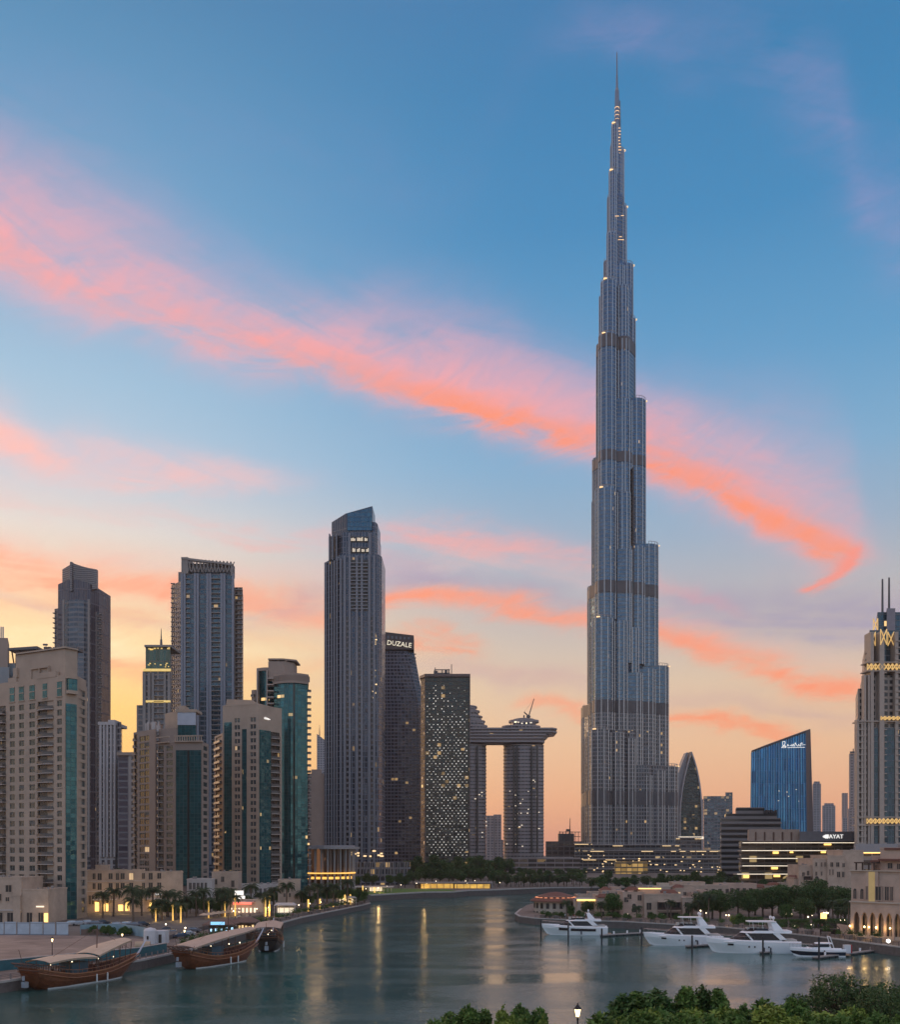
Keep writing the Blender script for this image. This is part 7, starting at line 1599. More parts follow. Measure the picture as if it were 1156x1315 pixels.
def domed(h):
    D = 345; c = (px(717,D), D+9); b = h.part('domed_roof', TILE); n = 20
    for r0, r1, z0, z1 in ((9.4,9.2,pz(1158,D),pz(1156.5,D)),(9.2,7.5,pz(1156.5,D),pz(1154,D)),(6.8,6.0,pz(1154,D),pz(1150.5,D)),(6.0,2.2,pz(1150.5,D),pz(1147,D)),(2.2,0.01,pz(1147,D),pz(1146,D))):
        b.lathe((c[0],c[1],0), [(r0,z0),(r1,z1)], n)
    b = h.part('drum', SAND3); b.prism([(c[0]+7.8*cos(2*pi*i/n), c[1]+7.8*sin(2*pi*i/n)) for i in range(n)], MZ, pz(1157,D)); b.prism([(c[0]+6.2*cos(2*pi*i/n), c[1]+6.2*sin(2*pi*i/n)) for i in range(n)], pz(1155,D), pz(1151,D))
    o = h.part('opening', M_DOOR)
    for i in range(n):
        a = 2*pi*(i+.5)/n
        if sin(a) < .2:
            for (za, zb) in ((pz(1176,D),pz(1171,D)),(pz(1167,D),pz(1160,D))):
                f = (c[0]+7.75*cos(a), c[1]+7.75*sin(a), -sin(a), cos(a), cos(a), sin(a)); o.fbox(f, -.55, .55, 0, .12, za, zb)
    g = h.part('eave_light', mat('red_eave_glow', (1,.4,.2), .5, var=0, emit=(1,.35,.15), estr=.7))
    for i in range(n): a = 2*pi*i/n; g.box(c[0]+6.9*cos(a)-.5, c[0]+6.9*cos(a)+.5, c[1]+6.9*sin(a)-.3, c[1]+6.9*sin(a)+.3, pz(1153.6,D), pz(1152.8,D))
villa('round beige pavilion with a low domed tile roof on the tip of the marina quay', 708, 738, 345, MZ, [(709,735,-16,-8,1163,.3)], SAND3, extra=domed, name='round_pavilion', cat='pavilion')
def canopy_glow(h):
    D = 338; g = h.part('lit_cornice', GLOWY); g.fbox(h.fr, h.U(741), h.U(766), .05, .3, pz(1156.6,D), pz(1154.2,D)); c = h.part('canopy', PALE); c.fbox(h.fr, h.U(740), h.U(767), -5, .4, pz(1154.2,D), pz(1153.4,D))
    p = h.part('column', SAND3)
    for x in (742,750,764): p.fbox(h.fr, h.U(x), h.U(x)+1, -.6, .2, MZ, pz(1156.6,D))
villa('open terrace building with columns and a yellow lit cornice, right of the domed pavilion', 738, 768, 338, MZ, [(740,767,-8,-2.5,1157,.2)], SAND3, extra=canopy_glow)
villa('beige villa with a covered timber balcony and red tiled eaves, right of the yellow cornice', 768, 802, 332, MZ, [(768,802,-12,-1,1150,.3),(768,780,-1,.3,1154,.3),(797,803,-1,0,1148,.3)], SAND1,
      roofs=[(768,781,-3,.3,1152)], balconies=[(781,795,-1,1157,1167),(782,795,-1,1170,1179)], wins=[(770,777,1158,1166,.3),(770,776,1170,1179,.3)])
def lit_top(x0, x1, D, y):
    def f(h): g = h.part('lit_cornice', GLOWY); g.fbox(h.fr, h.U(x0), h.U(x1), .1, .35, pz(y+1.3,D), pz(y,D))
    return f
villa('tall narrow villa block with an arched doorway and a golden lit roof edge', 800, 828, 326, MZ, [(800,828,-12,0,1146,.3),(820,850,-11,-2,1141,.3)], SAND2, wins=[(829-27,807,1152,1158,0),(812,817,1163,1171,0,2),(806,811,1148,1154,0),(819,824,1149,1156,0)], extra=lit_top(820,849,326,1140), roofs=[(806,822,-4,-2,1143)])
villa('long beige villa with a wide dark timber loggia facing the yachts', 828, 884, 324, MZ, [(828,876,-12,-.5,1149,.4),(876,890,-12,.6,1153,.3)], SAND1, balconies=[(845,874,-.5,1158,1168),(847,872,-.5,1171,1179)],
      wins=[(831,837,1159,1168,-.5),(832,837,1171,1180,-.5),(879,884,1158,1164,.6),(880,885,1169,1177,.6,2)], roofs=[(853,872,-6,-3,1147)])
villa('plain beige parapeted block behind the long villa loggia', 850, 935, 372, MZ, [(852,935,-10,0,1138,.5),(868,910,-12,-5,1134,.4)], SAND1, wins=[(905+k*9,909+k*9,1141,1147,0) for k in range(4)]+[(862,866,1142,1148,0)])
villa('long low beige block with small square windows behind the trees', 924, 975, 395, MZ, [(924,972,-9,0,1136,.6)], SAND2, wins=[(930+k*8,934+k*8,1140,1145,0) for k in range(5)])
villa('blank walled beige annex in front of the long low block', 936, 962, 352, MZ, [(936,961,-8,0,1149,.4)], SAND1, wins=[(940,943,1160,1166,0)])
villa('small tiled roof villa behind the trees, left of the lit gazebo', 955, 988, 400, MZ, [(960,988,-8,0,1140,.4)], SAND2, wins=[(965,972,1143,1149,0),(976,980,1143,1148,0)], roofs=[(962,986,-8,0,1139)])
def gaz(h):
    D = 372; g = h.part('lantern_glow', mat('gazebo_glow', (1,.6,.2), .5, var=0, emit=(1,.55,.18), estr=.8)); g.fbox(h.fr, h.U(989), h.U(1011), .05, .2, pz(1153,D), pz(1149.5,D)); r = h.part('cap_roof', TILE); r.lathe((px(1006,D),D+2,pz(1145,D)), [(2.6,0),(1.0,1.4),(0,2)], 8)
villa('open fronted gazebo with an orange lit band among the trees', 988, 1012, 372, MZ, [(988,1012,-7,0,1147,.3)], SAND1, extra=gaz, name='gazebo', cat='gazebo')
# big sand coloured hotel block
D = 380
villa('sand coloured hotel of five storeys with small dark windows, above the trees at right', 1026, 1110, D, MZ,
   [(1030,1046,-16,-3,1112,.5),(1046,1063,-18,-1,1104,.6),(1063,1085,-18,0,1100,.6),(1085,1112,-18,-2,1093,.6),(1026,1034,-14,-5,1128,.4)], SAND1,
   wins=[(x,x+w,y,y+h_,d,k) for x,w,y,h_,d,k in [(1048.5,2.2,1107,5,-1,0),(1055.5,1.8,1107,5.5,-1,0),(1060,1.8,1107,5.5,-1,0),(1048.5,2.2,1119,5,-1,0),(1055.5,1.8,1119,5,-1,0),(1048,5,1128,5,-1,2),(1048,4.6,1140,6,-1,0),(1066.5,3.5,1107,5.5,0,0),(1074,4,1107,5.5,0,0),(1082,3,1108,5,0,0),(1075,4,1119,7,0,0),(1081.5,3,1119,7,0,0),(1065,1.6,1116,7,0,0),(1069,1.6,1116,7,0,0),(1066,4,1137,5,0,0),(1034,3,1120,5,-3,0),(1040,3,1118,6,-3,0),(1039,5,1131,5,-3,0),(1035,3,1140,5,-3,0),(1041,3,1140,4,-3,0)]],
   balconies=[(1055,1062,-1,1131,1138),(1036,1045,-3,1125,1130)], roofs=[(1027,1034,-14,-5,1128)], name='hotel_block', cat='hotel')
# arcade building cut by the right edge
A, B_ = (px(1092.5,250), 250), (122, 229.5)
h = House('arcade_building', 'pink beige arcade building with tall pointed arches along the quay, cut by the right edge', 'arcade building', A, B_, MZ, SAND2); U = h.U
ya = lambda y, x: pz(y, A[1]+(B_[1]-A[1])*U(x)/h.L)-MZ
z1 = ya(1158,1092.5); z2 = ya(1121,1092.5)
h.mass(0, h.L, -14, -3.2, 0, z1, .1); h.mass(0, h.L, -14, -.4, z1, z2, .6)
b = h.part('arcade_wall', SAND2); fr = h.fr; n = 9; pitch = 2.05; r = .72; zs = ya(1178,1097)
G = lambda u, d, z: (fr[0]+fr[2]*u+fr[4]*d, fr[1]+fr[3]*u+fr[5]*d, z+MZ)
b.fbox(fr, 0, .5, -3, 0, MZ, MZ+z1)
for k in range(n+2):
    u0 = .5+k*pitch; u1 = u0+pitch; c = (u0+u1)/2
    b.fbox(fr, u0, u0+pitch/2-r, -.7, 0, MZ, MZ+zs); b.fbox(fr, c+r, u1, -.7, 0, MZ, MZ+zs)
    arch = [(c-r, zs)]+[(c-r*cos(pi*j/12), zs+1.55*(1-abs(cos(pi*j/12))**1.9)**.85+.0) for j in range(1,12)]+[(c+r, zs)]
    for d in (0, -.7):
        for (ua, za), (ub, zb) in zip(arch, arch[1:]): b.face([G(ua,d,za), G(ub,d,zb), G(ub,d,z1), G(ua,d,z1)] if d == 0 else [G(ub,d,zb), G(ua,d,za), G(ua,d,z1), G(ub,d,z1)], 0)
        for ua, ub in ((u0, c-r), (c+r, u1)): b.face([G(ua,d,zs), G(ub,d,zs), G(ub,d,z1), G(ua,d,z1)], 0)
    for (ua, za), (ub, zb) in zip(arch, arch[1:]): b.face([G(ua,0,za), G(ua,-.7,za), G(ub,-.7,zb), G(ub,0,zb)], 0)
    q = h.part('balustrade', SAND3); q.fbox(fr, c-r, c+r, -.35, -.2, MZ+.1, MZ+1.0); q2 = h.part('dark_wall', M_DOOR); q2.fbox(fr, u0+.3, u1-.3, -3.25, -3.1, MZ+.2, MZ+zs+.8)
c_ = h.part('cornice', SAND3); c_.fbox(fr, -.2, h.L, -.4, .45, MZ+z1, MZ+z1+.35); c_.fbox(fr, -.2, h.L, -.4, .3, MZ+z2+.6, MZ+z2+.85)
for k, x in enumerate((1095.5,1104.5)): h.win(U(x), U(x+4), z1+.9, z1+3.0, -.4, arch=True)
h.w.fbox(fr, U(1112), U(1128), -.4, .1, MZ+z1+.35, MZ+z2+.5)
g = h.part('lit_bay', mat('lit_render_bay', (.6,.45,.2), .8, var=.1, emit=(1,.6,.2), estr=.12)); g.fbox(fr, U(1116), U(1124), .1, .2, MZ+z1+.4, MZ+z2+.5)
for x0, x1 in ((1112.5,1115),(1125,1132),(1136,1141),(1143,1146.5)): h.win(U(x0), U(x1), z1+.8, z1+4.2, .1 if x0 < 1128 else -.4)
r_ = h.part('pergola', WOODD); r_.fbox(fr, U(1098), U(1124), -4, .5, MZ+z2+2.6, MZ+z2+2.9)
for x in (1099,1107,1115,1122): r_.fbox(fr, U(x), U(x)+.3, -.2, .1, MZ+z2+.8, MZ+z2+2.6)
h.mass(U(1106), U(1128), -14, -6, z2, ya(1108,1106), .4); h.mass(U(1124), U(1160), -14, -3, z2, ya(1090,1124), .4); h.mass(U(1100), U(1122), -16, -9, z2, ya(1100,1100), .3)
rt = h.part('tiled_roof', TILE)
for x0, x1, y, d in ((1124,1165,1105,-1.6),(1130,1170,1091,-2.6),(1106,1118,1107,-5)): rt.fbox(fr, U(x0), U(x1), -14, d, MZ+ya(y,x0), MZ+ya(y,x0)+.5)
for x0, x1, y0, y1, d in ((1134,1140,1115,1108,-3),(1146,1150,1116,1109,-3),(1110,1113,1117,1111,-6)): h.win(U(x0), U(x1), ya(y0,x0), ya(y1,x0), d)
h.done()
for k, (x, e) in enumerate(((1093,120),(1112,120),(1128,160),(1140,120))): u = U(x); glow(fr[0]+fr[2]*u+fr[4]*.6, fr[1]+fr[3]*u+fr[5]*.6, MZ+3.0, e)
LP['wall'] = None
for k, x in enumerate((1092.5,1111,1117,1126,1144)):
    u = U(x); t = thing('wall_lantern', ('warm wall lantern on the arcade, %s of its row' % ('leftmost','second from the left','middle one','fourth from the left','rightmost')[k]), 'lantern', (fr[0]+fr[2]*u+fr[4]*.35, fr[1]+fr[3]*u+fr[5]*.35, MZ+3.1), 0, 'lanterns on the arcade')
    b = MB(); b.lathe((0,0,0), [(0,-.28),(.2,-.15),(.22,.15),(0,.3)], 8); b.build('glass', LAMPG, t); b = MB(); b.lathe((0,0,.3), [(.25,0),(0,.2)], 8); b.build('cap', IRON, t)
# ------------------------------------------------------------------ left quay pieces
t = thing('retaining_wall', 'teal painted retaining wall along the quay behind the dhows', 'wall', (-85.5, 185, 1.9)); b = MB(); c_ = MB()
wl = [(-108,132),(-97,160),(-85.5,185),(-66.6,209),(-64,219)]
for p0, p1 in zip(wl, wl[1:]): f = frame(p0, p1); L0 = hypot(p1[0]-p0[0], p1[1]-p0[1]); b.fbox(f, 0, L0, .02, .3, 1.9, 3.85); c_.fbox(f, 0, L0, -.1, .42, 3.85, 4.0)
rel(b, 'face', mat('teal_paint', (.03,.12,.14), .7, var=.25, scale=.8), t); rel(c_, 'coping', mat('pale_kerb', (.42,.38,.35)), t)
for s0, seg in enumerate((SHORE[0:4], SHORE[3:8], SHORE[7:12])):
    lb = ('black railing along the quay beside the nearest dhow','black railing along the promenade behind the end on dhow','black railing round the curved tip of the promenade')[s0]
    t = thing('railing', lb, 'railing', (seg[0][0]-.6, seg[0][1], 1.9), 0, 'railings along the water'); b = MB(); q = MB()
    for p0, p1 in zip(seg, seg[1:]):
        f = frame(p0, p1); L0 = hypot(p1[0]-p0[0], p1[1]-p0[1]); k = 0
        while k < L0: b.fbox(f, k, k+.22, -.55, -.33, 2.15, 3.15); k += 2.4
        for z in (2.45, 2.75, 3.0): q.fbox(f, 0, L0, -.47, -.42, z, z+.06)
    rel(b, 'post', mat('stone_post', (.24,.20,.185), .8, var=.2), t); rel(q, 'rail', RAILB, t)
# hoarding
HO = mat('hoarding_blue_white', (.42,.48,.54), .6, var=.15, scale=.5); 
for k, (xa, xb, D) in enumerate(((-16,5,250),(5.5,21,250),(22,38,250),(38.5,55,249.5),(55.5,71,249),(72,88,248.5))):
    lb = ('cut by the left edge','second from the left edge','third from the left edge','fourth from the left edge','fifth from the left edge','last one before the brown gap')[k]
    t = thing('hoarding_fence', 'pale blue white hoarding panel behind the sand plot, '+lb, 'fence', (*P2(xa,D), LZ), 0, 'blue white hoarding panels'); A_, B2 = P2(xa,D), P2(xb-.4,D); f = frame(A_, B2); L0 = hypot(B2[0]-A_[0], B2[1]-A_[1])
    b = MB(); b.fbox(f, .1, L0, -.06, 0, LZ+.25, LZ+3.2+.15*(k%2)); rel(b, 'panel', HO, t); b = MB(); b.fbox(f, 0, .12, -.12, .05, LZ, LZ+3.4); b.fbox(f, .1, L0, 0, .05, LZ+2.95, LZ+3.05); b.fbox(f, 0, L0, -.3, .3, LZ, LZ+.25); rel(b, 'frame', mat('hoarding_frame', (.2,.22,.25), .6, var=.1), t)
t = thing('hoarding_fence', 'long curving blue hoarding with rusty stains, right of the brown gap', 'fence', (*P2(105,250), LZ)); b = MB(); pr = [P2(103,251), P2(130,254), P2(160,252), P2(184,244), P2(190,238)]
for p0, p1 in zip(pr, pr[1:]): f = frame(p0, p1); b.fbox(f, 0, hypot(p1[0]-p0[0], p1[1]-p0[1]), -.1, 0, LZ, LZ+2.5)
rel(b, 'panel', mat('hoarding_teal', (.22,.32,.36), .7, var=.35, scale=.4), t); b = MB(); b.box(-.2,5,0,.3,0,1.4); b.build('base', mat('brown_block', (.16,.11,.09), .9, var=.2), t)
t = thing('site_cabin', 'white site cabin with a round turret and a dark doorway on the quay', 'cabin', (*P2(198,226), LZ)); b = MB(); b.box(-2.2,2.6,0,3,0,3.0); b.lathe((-.8,-.5,0), [(1.5,0),(1.5,3.2),(1.2,3.6),(0,3.9)], 12); b.build('wall', mat('white_cabin', (.55,.55,.56), .7, var=.12), t); b = MB(); b.box(1.0,1.7,-.06,0,.2,2.2); b.box(-1.1,-.7,-2.06,-1.98,1.2,2.0); b.build('door', M_DOOR, t)
t = thing('storage_tank', 'tan cylindrical tank lying on the quay beside the white cabin', 'tank', (*P2(183,213), LZ)); b = MB(); b.tube((-1.6,0,.95),(1.5,.6,.95),.85,n=14); b.build('barrel', mat('tan_tank', (.45,.33,.22), .6, var=.12), t); b = MB(); b.box(-1.2,-.8,-.6,.8,0,.3); b.box(.7,1.1,-.5,1.1,0,.3); b.build('cradle', IRON, t)
# cars
def car(label, x, y, col, seed, yaw, z=LZ):
    D = pd(y, z); t = thing('parked_car', label, 'car', (px(x,D), D, z), yaw, 'cars parked by the left buildings'); m_ = mat('car_paint_%d' % seed, col, .25, .3, var=0)
    pr = [(-2.2,.35),(-2.25,.75),(-2.0,.95),(-1.3,1.0),(-.8,1.42),(.7,1.45),(1.3,1.02),(2.1,.88),(2.25,.6),(2.2,.35)]; b = MB(); secs = [[(x_,y_*(.86 if z_ > 1.1 else 1),z_) for x_, z_ in pr] for y_ in (-.85,.85)]; loft(b, secs, 0, True); b.face(secs[0]); b.face(secs[1][::-1]); b.build('body', m_, t)
    b = MB(); b.hexa([(-1.15,-.80,1.02),(1.15,-.80,1.02),(1.15,.80,1.02),(-1.15,.80,1.02),(-.75,-.76,1.38),(.65,-.76,1.38),(.65,.76,1.38),(-.75,.76,1.38)]); b.build('windows', M_WGLASS, t)
    for wx in (-1.35,1.35):
        for sy in (-1,1): b = MB(); b.tube((wx,sy*.72,.33),(wx,sy*.88,.33),.33,n=12); b.build('wheel', mat('tyre', (.02,.02,.02), .9, var=0), t)
    return t
car('white car parked before the three storey block, left one of the pair', 92, 1188, (.5,.5,.5), 1, .2); car('silver car parked before the three storey block, right one of the pair', 102, 1188, (.35,.36,.38), 2, .1)
car('dark blue car parked by the plaza behind the white cabin', 232, 1204, (.06,.09,.14), 3, .5, 1.9); car('grey car parked close to the palms beside the blue car', 222, 1200, (.2,.2,.22), 4, .3, 1.9); car('light car parked under the palms near the hoarding', 150, 1190, (.4,.4,.42), 5, 0)
# lamps
for k, (x, y, lb) in enumerate(((67,1209,'lit lantern lamp behind the canopy of the nearest dhow'),(157,1202,'lit lantern lamp at the end of the sand plot beside the tan tank'),(237,1197,'lit lantern lamp behind the canopy of the second dhow'))):
    D = (193,214,232)[k]; z = (LZ,LZ,1.9)[k]; s = (pz(y,D)+.3-z)/4.2; lamp('lantern', px(x,D), D, z, lb, s, 'lantern lamps along the left quay')
lamp('lantern', px(742,100), 100, LZ, 'lone lit lantern lamp in the foreground between the two groups of treetops', (pz(1302,100)-LZ)/4.1)
MUL = 'globe lamps in the marina gardens'
for x, y, D, kind, lb in ((935,1175,290,'multi','triple globe lamp above the stern of the second yacht'),(1061,1172,290,'multi','triple globe lamp beside the golden shrub at right'),(806,1178,318,'globe','globe lamp before the tall narrow villa'),(853,1176,317,'globe','globe lamp before the dark timber loggia'),
      (900,1169,310,'globe','left one of two globe lamps above the second yacht'),(907,1172,310,'globe','right one of two globe lamps above the second yacht'),(1010,1173,300,'globe','globe lamp left of the twin lamps by the hedge'),(1017,1173,301,'globe','globe lamp right above the radar domes'),(1038,1177,285,'globe','globe lamp at the left of the hedge gap'),(1043,1175,300,'globe','globe lamp behind the hedge gap'),
      (1080,1181,280,'globe','left one of twin globe lamps by the arcade'),(1085,1181,280,'globe','right one of twin globe lamps by the arcade'),(1042,1187,270,'globe','low globe lamp on the quay steps'),(1021,1190,268,'globe','low globe lamp by the stern of the largest yacht')):
    s = (pz(y,D)-MZ)/(4.3 if kind == 'multi' else 3.2); lamp(kind, px(x,D), D, MZ, lb, max(.5, s), MUL)
    if kind == 'multi': glow(px(x,D), D-.5, pz(y,D)+.3, 160)
g_ = thing('wall_lamp', 'bright golden lamp glowing in front of the dark hedge', 'lamp', (px(1058,288), 288, MZ)); b = MB(); b.box(-.8,.8,-.3,.3,pz(1181,288)-MZ,pz(1172,288)-MZ); b.build('glass', mat('gold_lamp_glow', (1,.6,.2), .5, var=0, emit=(1,.6,.18), estr=2.5), g_); b = MB(); b.tube((0,0,0),(0,0,pz(1181,288)-MZ),.15,n=6); b.build('post', IRON, g_)
g_ = thing('quay_light', 'round white floodlight at the quay wall below the arcade', 'lamp', (px(1141,232), 232, MZ)); b = MB(); b.lathe((0,0,.9), [(0,-.5),(.4,-.3),(.5,0),(.4,.3),(0,.5)], 10); b.build('globe', mat('flood_glow', (1,1,1), .5, var=0, emit=(1,.93,.8), estr=4), g_); b = MB(); b.tube((0,0,0),(0,0,.5),.1,n=6); b.build('post', IRON, g_)
# warm points along the promenade
spots = [(238,1195),(213,1188),(300,1172),(330,1170),(345,1168),(362,1166),(384,1166),(398,1162),(412,1163),(428,1160),(441,1158),(452,1157),(470,1150),(486,1152),(497,1149),(515,1146),(535,1139),(548,1140),(560,1131),(598,1131),(610,1130),(642,1147),(600,1147)]
for k, (x, y) in enumerate(spots):
    D = (250,262,318,330,338,345,352,362,372,388,398,404,470,480,500,520,545,548,580,585,590,555,547)[k]; z = 1.9 if D < 420 else LZ
    r = lamp('globe', px(x,D), D, z, 'small warm globe lamp standing along the left promenade and the far lawn', .9, 'globe lamps along the promenade')
for x, D, e in ((300,322,200),(345,330,260),(384,348,260),(412,368,260),(440,396,260),(486,490,500),(545,540,600)): glow(px(x,D), D, 4.5, e)
for k, (x, D) in enumerate(((341,330),(346,331),(358,342),(396,356),(411,365),(428,384),(443,392),(450,400),(466,452),(481,488))):
    lb = 'slim column wrapped in golden light on the promenade'
    t = thing('light_column', lb, 'light column', (px(x,D), D, 1.9 if D < 420 else LZ), 0, 'golden light columns on the promenade'); b = MB(); b.tube((0,0,0),(0,0,R.uniform(2.6,5)),.28,n=6); b.build('shaft', mat('gold_column_glow', (1,.6,.2), .5, var=0, emit=(1,.58,.13), estr=1.2), t); b = MB(); b.box(-.4,.4,-.4,.4,0,.3); b.build('plinth', STONEG, t)
# terrace furniture: parasols and tables near the tip
for k in range(7):
    x, D = 392+k*9.5, 345+k*9; t = thing('parasol', 'closed dark parasol over a table on the promenade terrace', 'parasol', (px(x,D), D, 1.9), 0, 'parasols on the promenade terrace')
    b = MB(); b.tube((0,0,0),(0,0,2.6),.05,n=5); b.build('pole', IRON, t); b = MB(); b.lathe((0,0,2.1), [(1.3,0),(1.25,.08),(0,.7)], 8); b.build('canopy', mat('parasol_dark', (.07,.06,.065), .9, var=.1), t); b = MB(); b.lathe((0,0,0), [(.15,0),(.1,.7),(.6,.72),(.6,.76),(0,.77)], 8); b.build('table', IRON, t)
k = 0
for x, D, z in ((268,250,1.9),(275,252,1.9),(283,256,1.9),(330,296,1.9),(338,300,1.9),(372,338,1.9),(380,341,1.9),(402,352,1.9),(420,372,1.9),(436,385,1.9),(447,392,1.9)):
    person(k, px(x,D), D, z, 'person in %s on the left promenade' % ('a grey shirt and dark trousers','dark clothes','a red shirt and black trousers')[k % 3], 'people on the left promenade'); k += 1
for x, D, lb in ((1025,268,'person in a grey shirt standing by the rail above the largest yacht'),(1045,276,'person in dark clothes by the hedge behind the sports boat'),(1051,277,'person in a red shirt beside the person by the hedge'),(1056,276,'person in a grey shirt left of the curved gate'),(1083,252,'person in dark clothes against the pale wall by the arcade'),(1024,262,'person in a red shirt near the stern of the largest yacht')):
    person(k, px(x,D), D, MZ, lb); k += 1
# ------------------------------------------------------------------ right quay: rails, walls, steps
t = thing('railing', 'long thin railing on the marina quay behind the yachts', 'railing', (55,307,MZ)); b = MB(); q = MB()
qs = [(28,322),(40,314),(55,307),(80,285),(95,257),(105,227),(112,206)]
for p0, p1 in zip(qs, qs[1:]):
    f = frame(p0, p1); L0 = hypot(p1[0]-p0[0], p1[1]-p0[1]); k = 0
    while k < L0: b.fbox(f, k, k+.1, -.5, -.4, MZ, MZ+1.05); k += 1.8
    for z in (.45, .75, 1.0): q.fbox(f, 0, L0, -.48, -.43, MZ+z, MZ+z+.05)
rel(b, 'post', RAILB, t); rel(q, 'rail', RAILB, t)
kb = MB()
for p0, p1 in zip(tip[1:12], tip[2:12]): f = frame(p0, p1); kb.fbox(f, 0, hypot(p1[0]-p0[0], p1[1]-p0[1]), -.6, .12, MZ-.2, MZ+.12)
struct(kb.build('quay_edge', mat('pale_kerb', (.42,.38,.35))))
t = thing('garden_wall', 'low pale pink wall between the hedge and the arcade', 'wall', (*P2(1076,262), MZ)); b = MB(); A_, B2 = P2(1075,266), P2(1093,258); f = frame(A_, B2); b.fbox(f, 0, hypot(B2[0]-A_[0],B2[1]-A_[1]), -.4, 0, MZ, MZ+2.4); rel(b, 'wall', SAND2, t)
t = thing('marina_gate', 'arched metal gate structure on the quay left of the pale pink wall', 'gate', (*P2(1066,258), MZ)); b = MB(); pr = None
for j in range(11):
    a = pi*j/10; p = (-2.6*cos(a), 0, 1.6+1.2*sin(a)); 
    if pr: b.tube(pr, p, .08, n=5)
    pr = p
b.tube((-2.6,0,0),(-2.6,0,1.6),.08,n=5); b.tube((2.6,0,0),(2.6,0,1.6),.08,n=5); b.build('frame', IRON, t); b = MB(); b.box(-2.5,2.5,-.04,.04,.2,1.6); b.build('panel', M_DOOR, t)
for k, (xa, xb, D, hh) in enumerate(((985,1012,286,2.2),(1014,1040,284,2.4),(1044,1060,282,2.6),(1062,1088,280,2.8),(955,980,296,2.2))):
    lb = ('clipped dark hedge above the largest yacht','clipped dark hedge right of the radar domes','short clipped hedge beside the golden lamp','clipped hedge left of the arcade','clipped hedge behind the triple globe lamp')[k]
    rr = random.Random(40+k); t = thing('hedge', lb, 'hedge', (px((xa+xb)/2,D), D, MZ)); W_ = (px(xb,D)-px(xa,D))/2; b = MB()
    for _ in range(2600): leafquad(b, (rr.uniform(-W_,W_), rr.uniform(-1.2,1.2), hh*rr.random()**.6), .17, rr)
    b.build('foliage', LEAF_B, t); b = MB(); b.box(-W_*.9,W_*.9,-.8,.8,0,hh*.6); b.build('stems', BARK, t)

# ------------------------------------------------------------------ more of the marina village behind the front villas
rr = random.Random(77)
SPEC = [(742,772,352,1150,'low beige villa roof showing behind the yellow cornice terrace'),(774,800,350,1144,'beige villa block behind the covered timber balcony'),(835,862,352,1139,'stepped beige villa behind the timber loggia villa'),
 (868,892,346,1141,'small beige villa block with twin windows above the right end of the loggia'),(890,912,338,1148,'narrow beige villa half hidden by palms above the second yacht'),(990,1022,392,1138,'beige villa with a flat roof above the gazebo'),
 (1012,1034,372,1142,'pale villa wing at the left foot of the sand coloured hotel')]
for i, (x0, x1, D, y, lb) in enumerate(SPEC):
    w = x1-x0; ws = []
    for k in range(int(w/7)): ws.append((x0+3+k*7, x0+6+k*7, y+4, y+8.5, 0, 1 if rr.random() < .18 else 0)); ws.append((x0+3+k*7, x0+6+k*7, y+13, y+18, 0, 1 if rr.random() < .2 else 0))
    villa(lb, x0, x1, D, MZ, [(x0,x1,-9,0,y,.4),(x0+w*.5,x1-1,-7,-2,y-4,.3)], (SAND1,SAND2,SAND3)[i%3], wins=ws, roofs=[(x0+1,x0+w*.4,-6,-.5,y-1)] if i % 2 else [])
# quay clutter
pl = thing('planter', 'p', 'planter', (0,0,-500)); b = MB(); b.prism([(.7*cos(a),.7*sin(a)) for a in [2*pi*i/8 for i in range(8)]], 0, .7, top_poly=[(.85*cos(a),.85*sin(a)) for a in [2*pi*i/8 for i in range(8)]]); b.build('pot', mat('stone_pot', (.25,.2,.17), .8, var=.2), pl)
b = MB()
for _ in range(260): leafquad(b, (rr.gauss(0,.4), rr.gauss(0,.4), .9+abs(rr.gauss(0,.5))), .16, rr)
b.build('foliage', LEAF_B, pl)
bn = thing('bench', 'b', 'bench', (0,0,-500)); b = MB(); b.box(-1,1,-.25,.25,.42,.48); b.build('seat', WOODD, bn); b = MB(); b.box(-1,1,.2,.26,.5,.9); b.build('backrest', WOODD, bn)
for x in (-.8,.7): b = MB(); b.box(x,x+.1,-.22,.24,0,.42); b.build('leg', IRON, bn)
def along(path, n, off, z):
    L_ = []; tot = sum(hypot(b_[0]-a_[0], b_[1]-a_[1]) for a_, b_ in zip(path, path[1:])); 
    for i in range(n):
        d = tot*(i+.5)/n+rr.uniform(-1,1)
        for a_, b_ in zip(path, path[1:]):
            l = hypot(b_[0]-a_[0], b_[1]-a_[1])
            if d <= l: f = frame(a_, b_); L_.append((f[0]+f[2]*d-f[4]*off, f[1]+f[3]*d-f[5]*off)); break
            d -= l
    return L_
for i, (X, Y) in enumerate(along(SHORE[3:11], 34, 3.4, 1.9)): r = dup(pl, (X,Y,1.9), rr.uniform(0,6), 'round stone planter with green leaves along the left promenade', rr.uniform(1.0,1.5)); r['group'] = 'planters along the left promenade'
for i, (X, Y) in enumerate(along(SHORE[3:11], 18, 2.2, 1.9)): r = dup(bn, (X,Y,1.9), rr.uniform(0,6), 'dark wooden bench facing the water on the left promenade'); r['group'] = 'benches on the left promenade'
for i, (X, Y) in enumerate(along([(28,322),(40,314),(55,307),(80,285),(95,257),(103,236)], 26, 3.0, MZ)): r = dup(pl, (X,Y,MZ), rr.uniform(0,6), 'round stone planter with green leaves on the marina quay behind the yachts', rr.uniform(1.0,1.6)); r['group'] = 'planters on the marina quay'
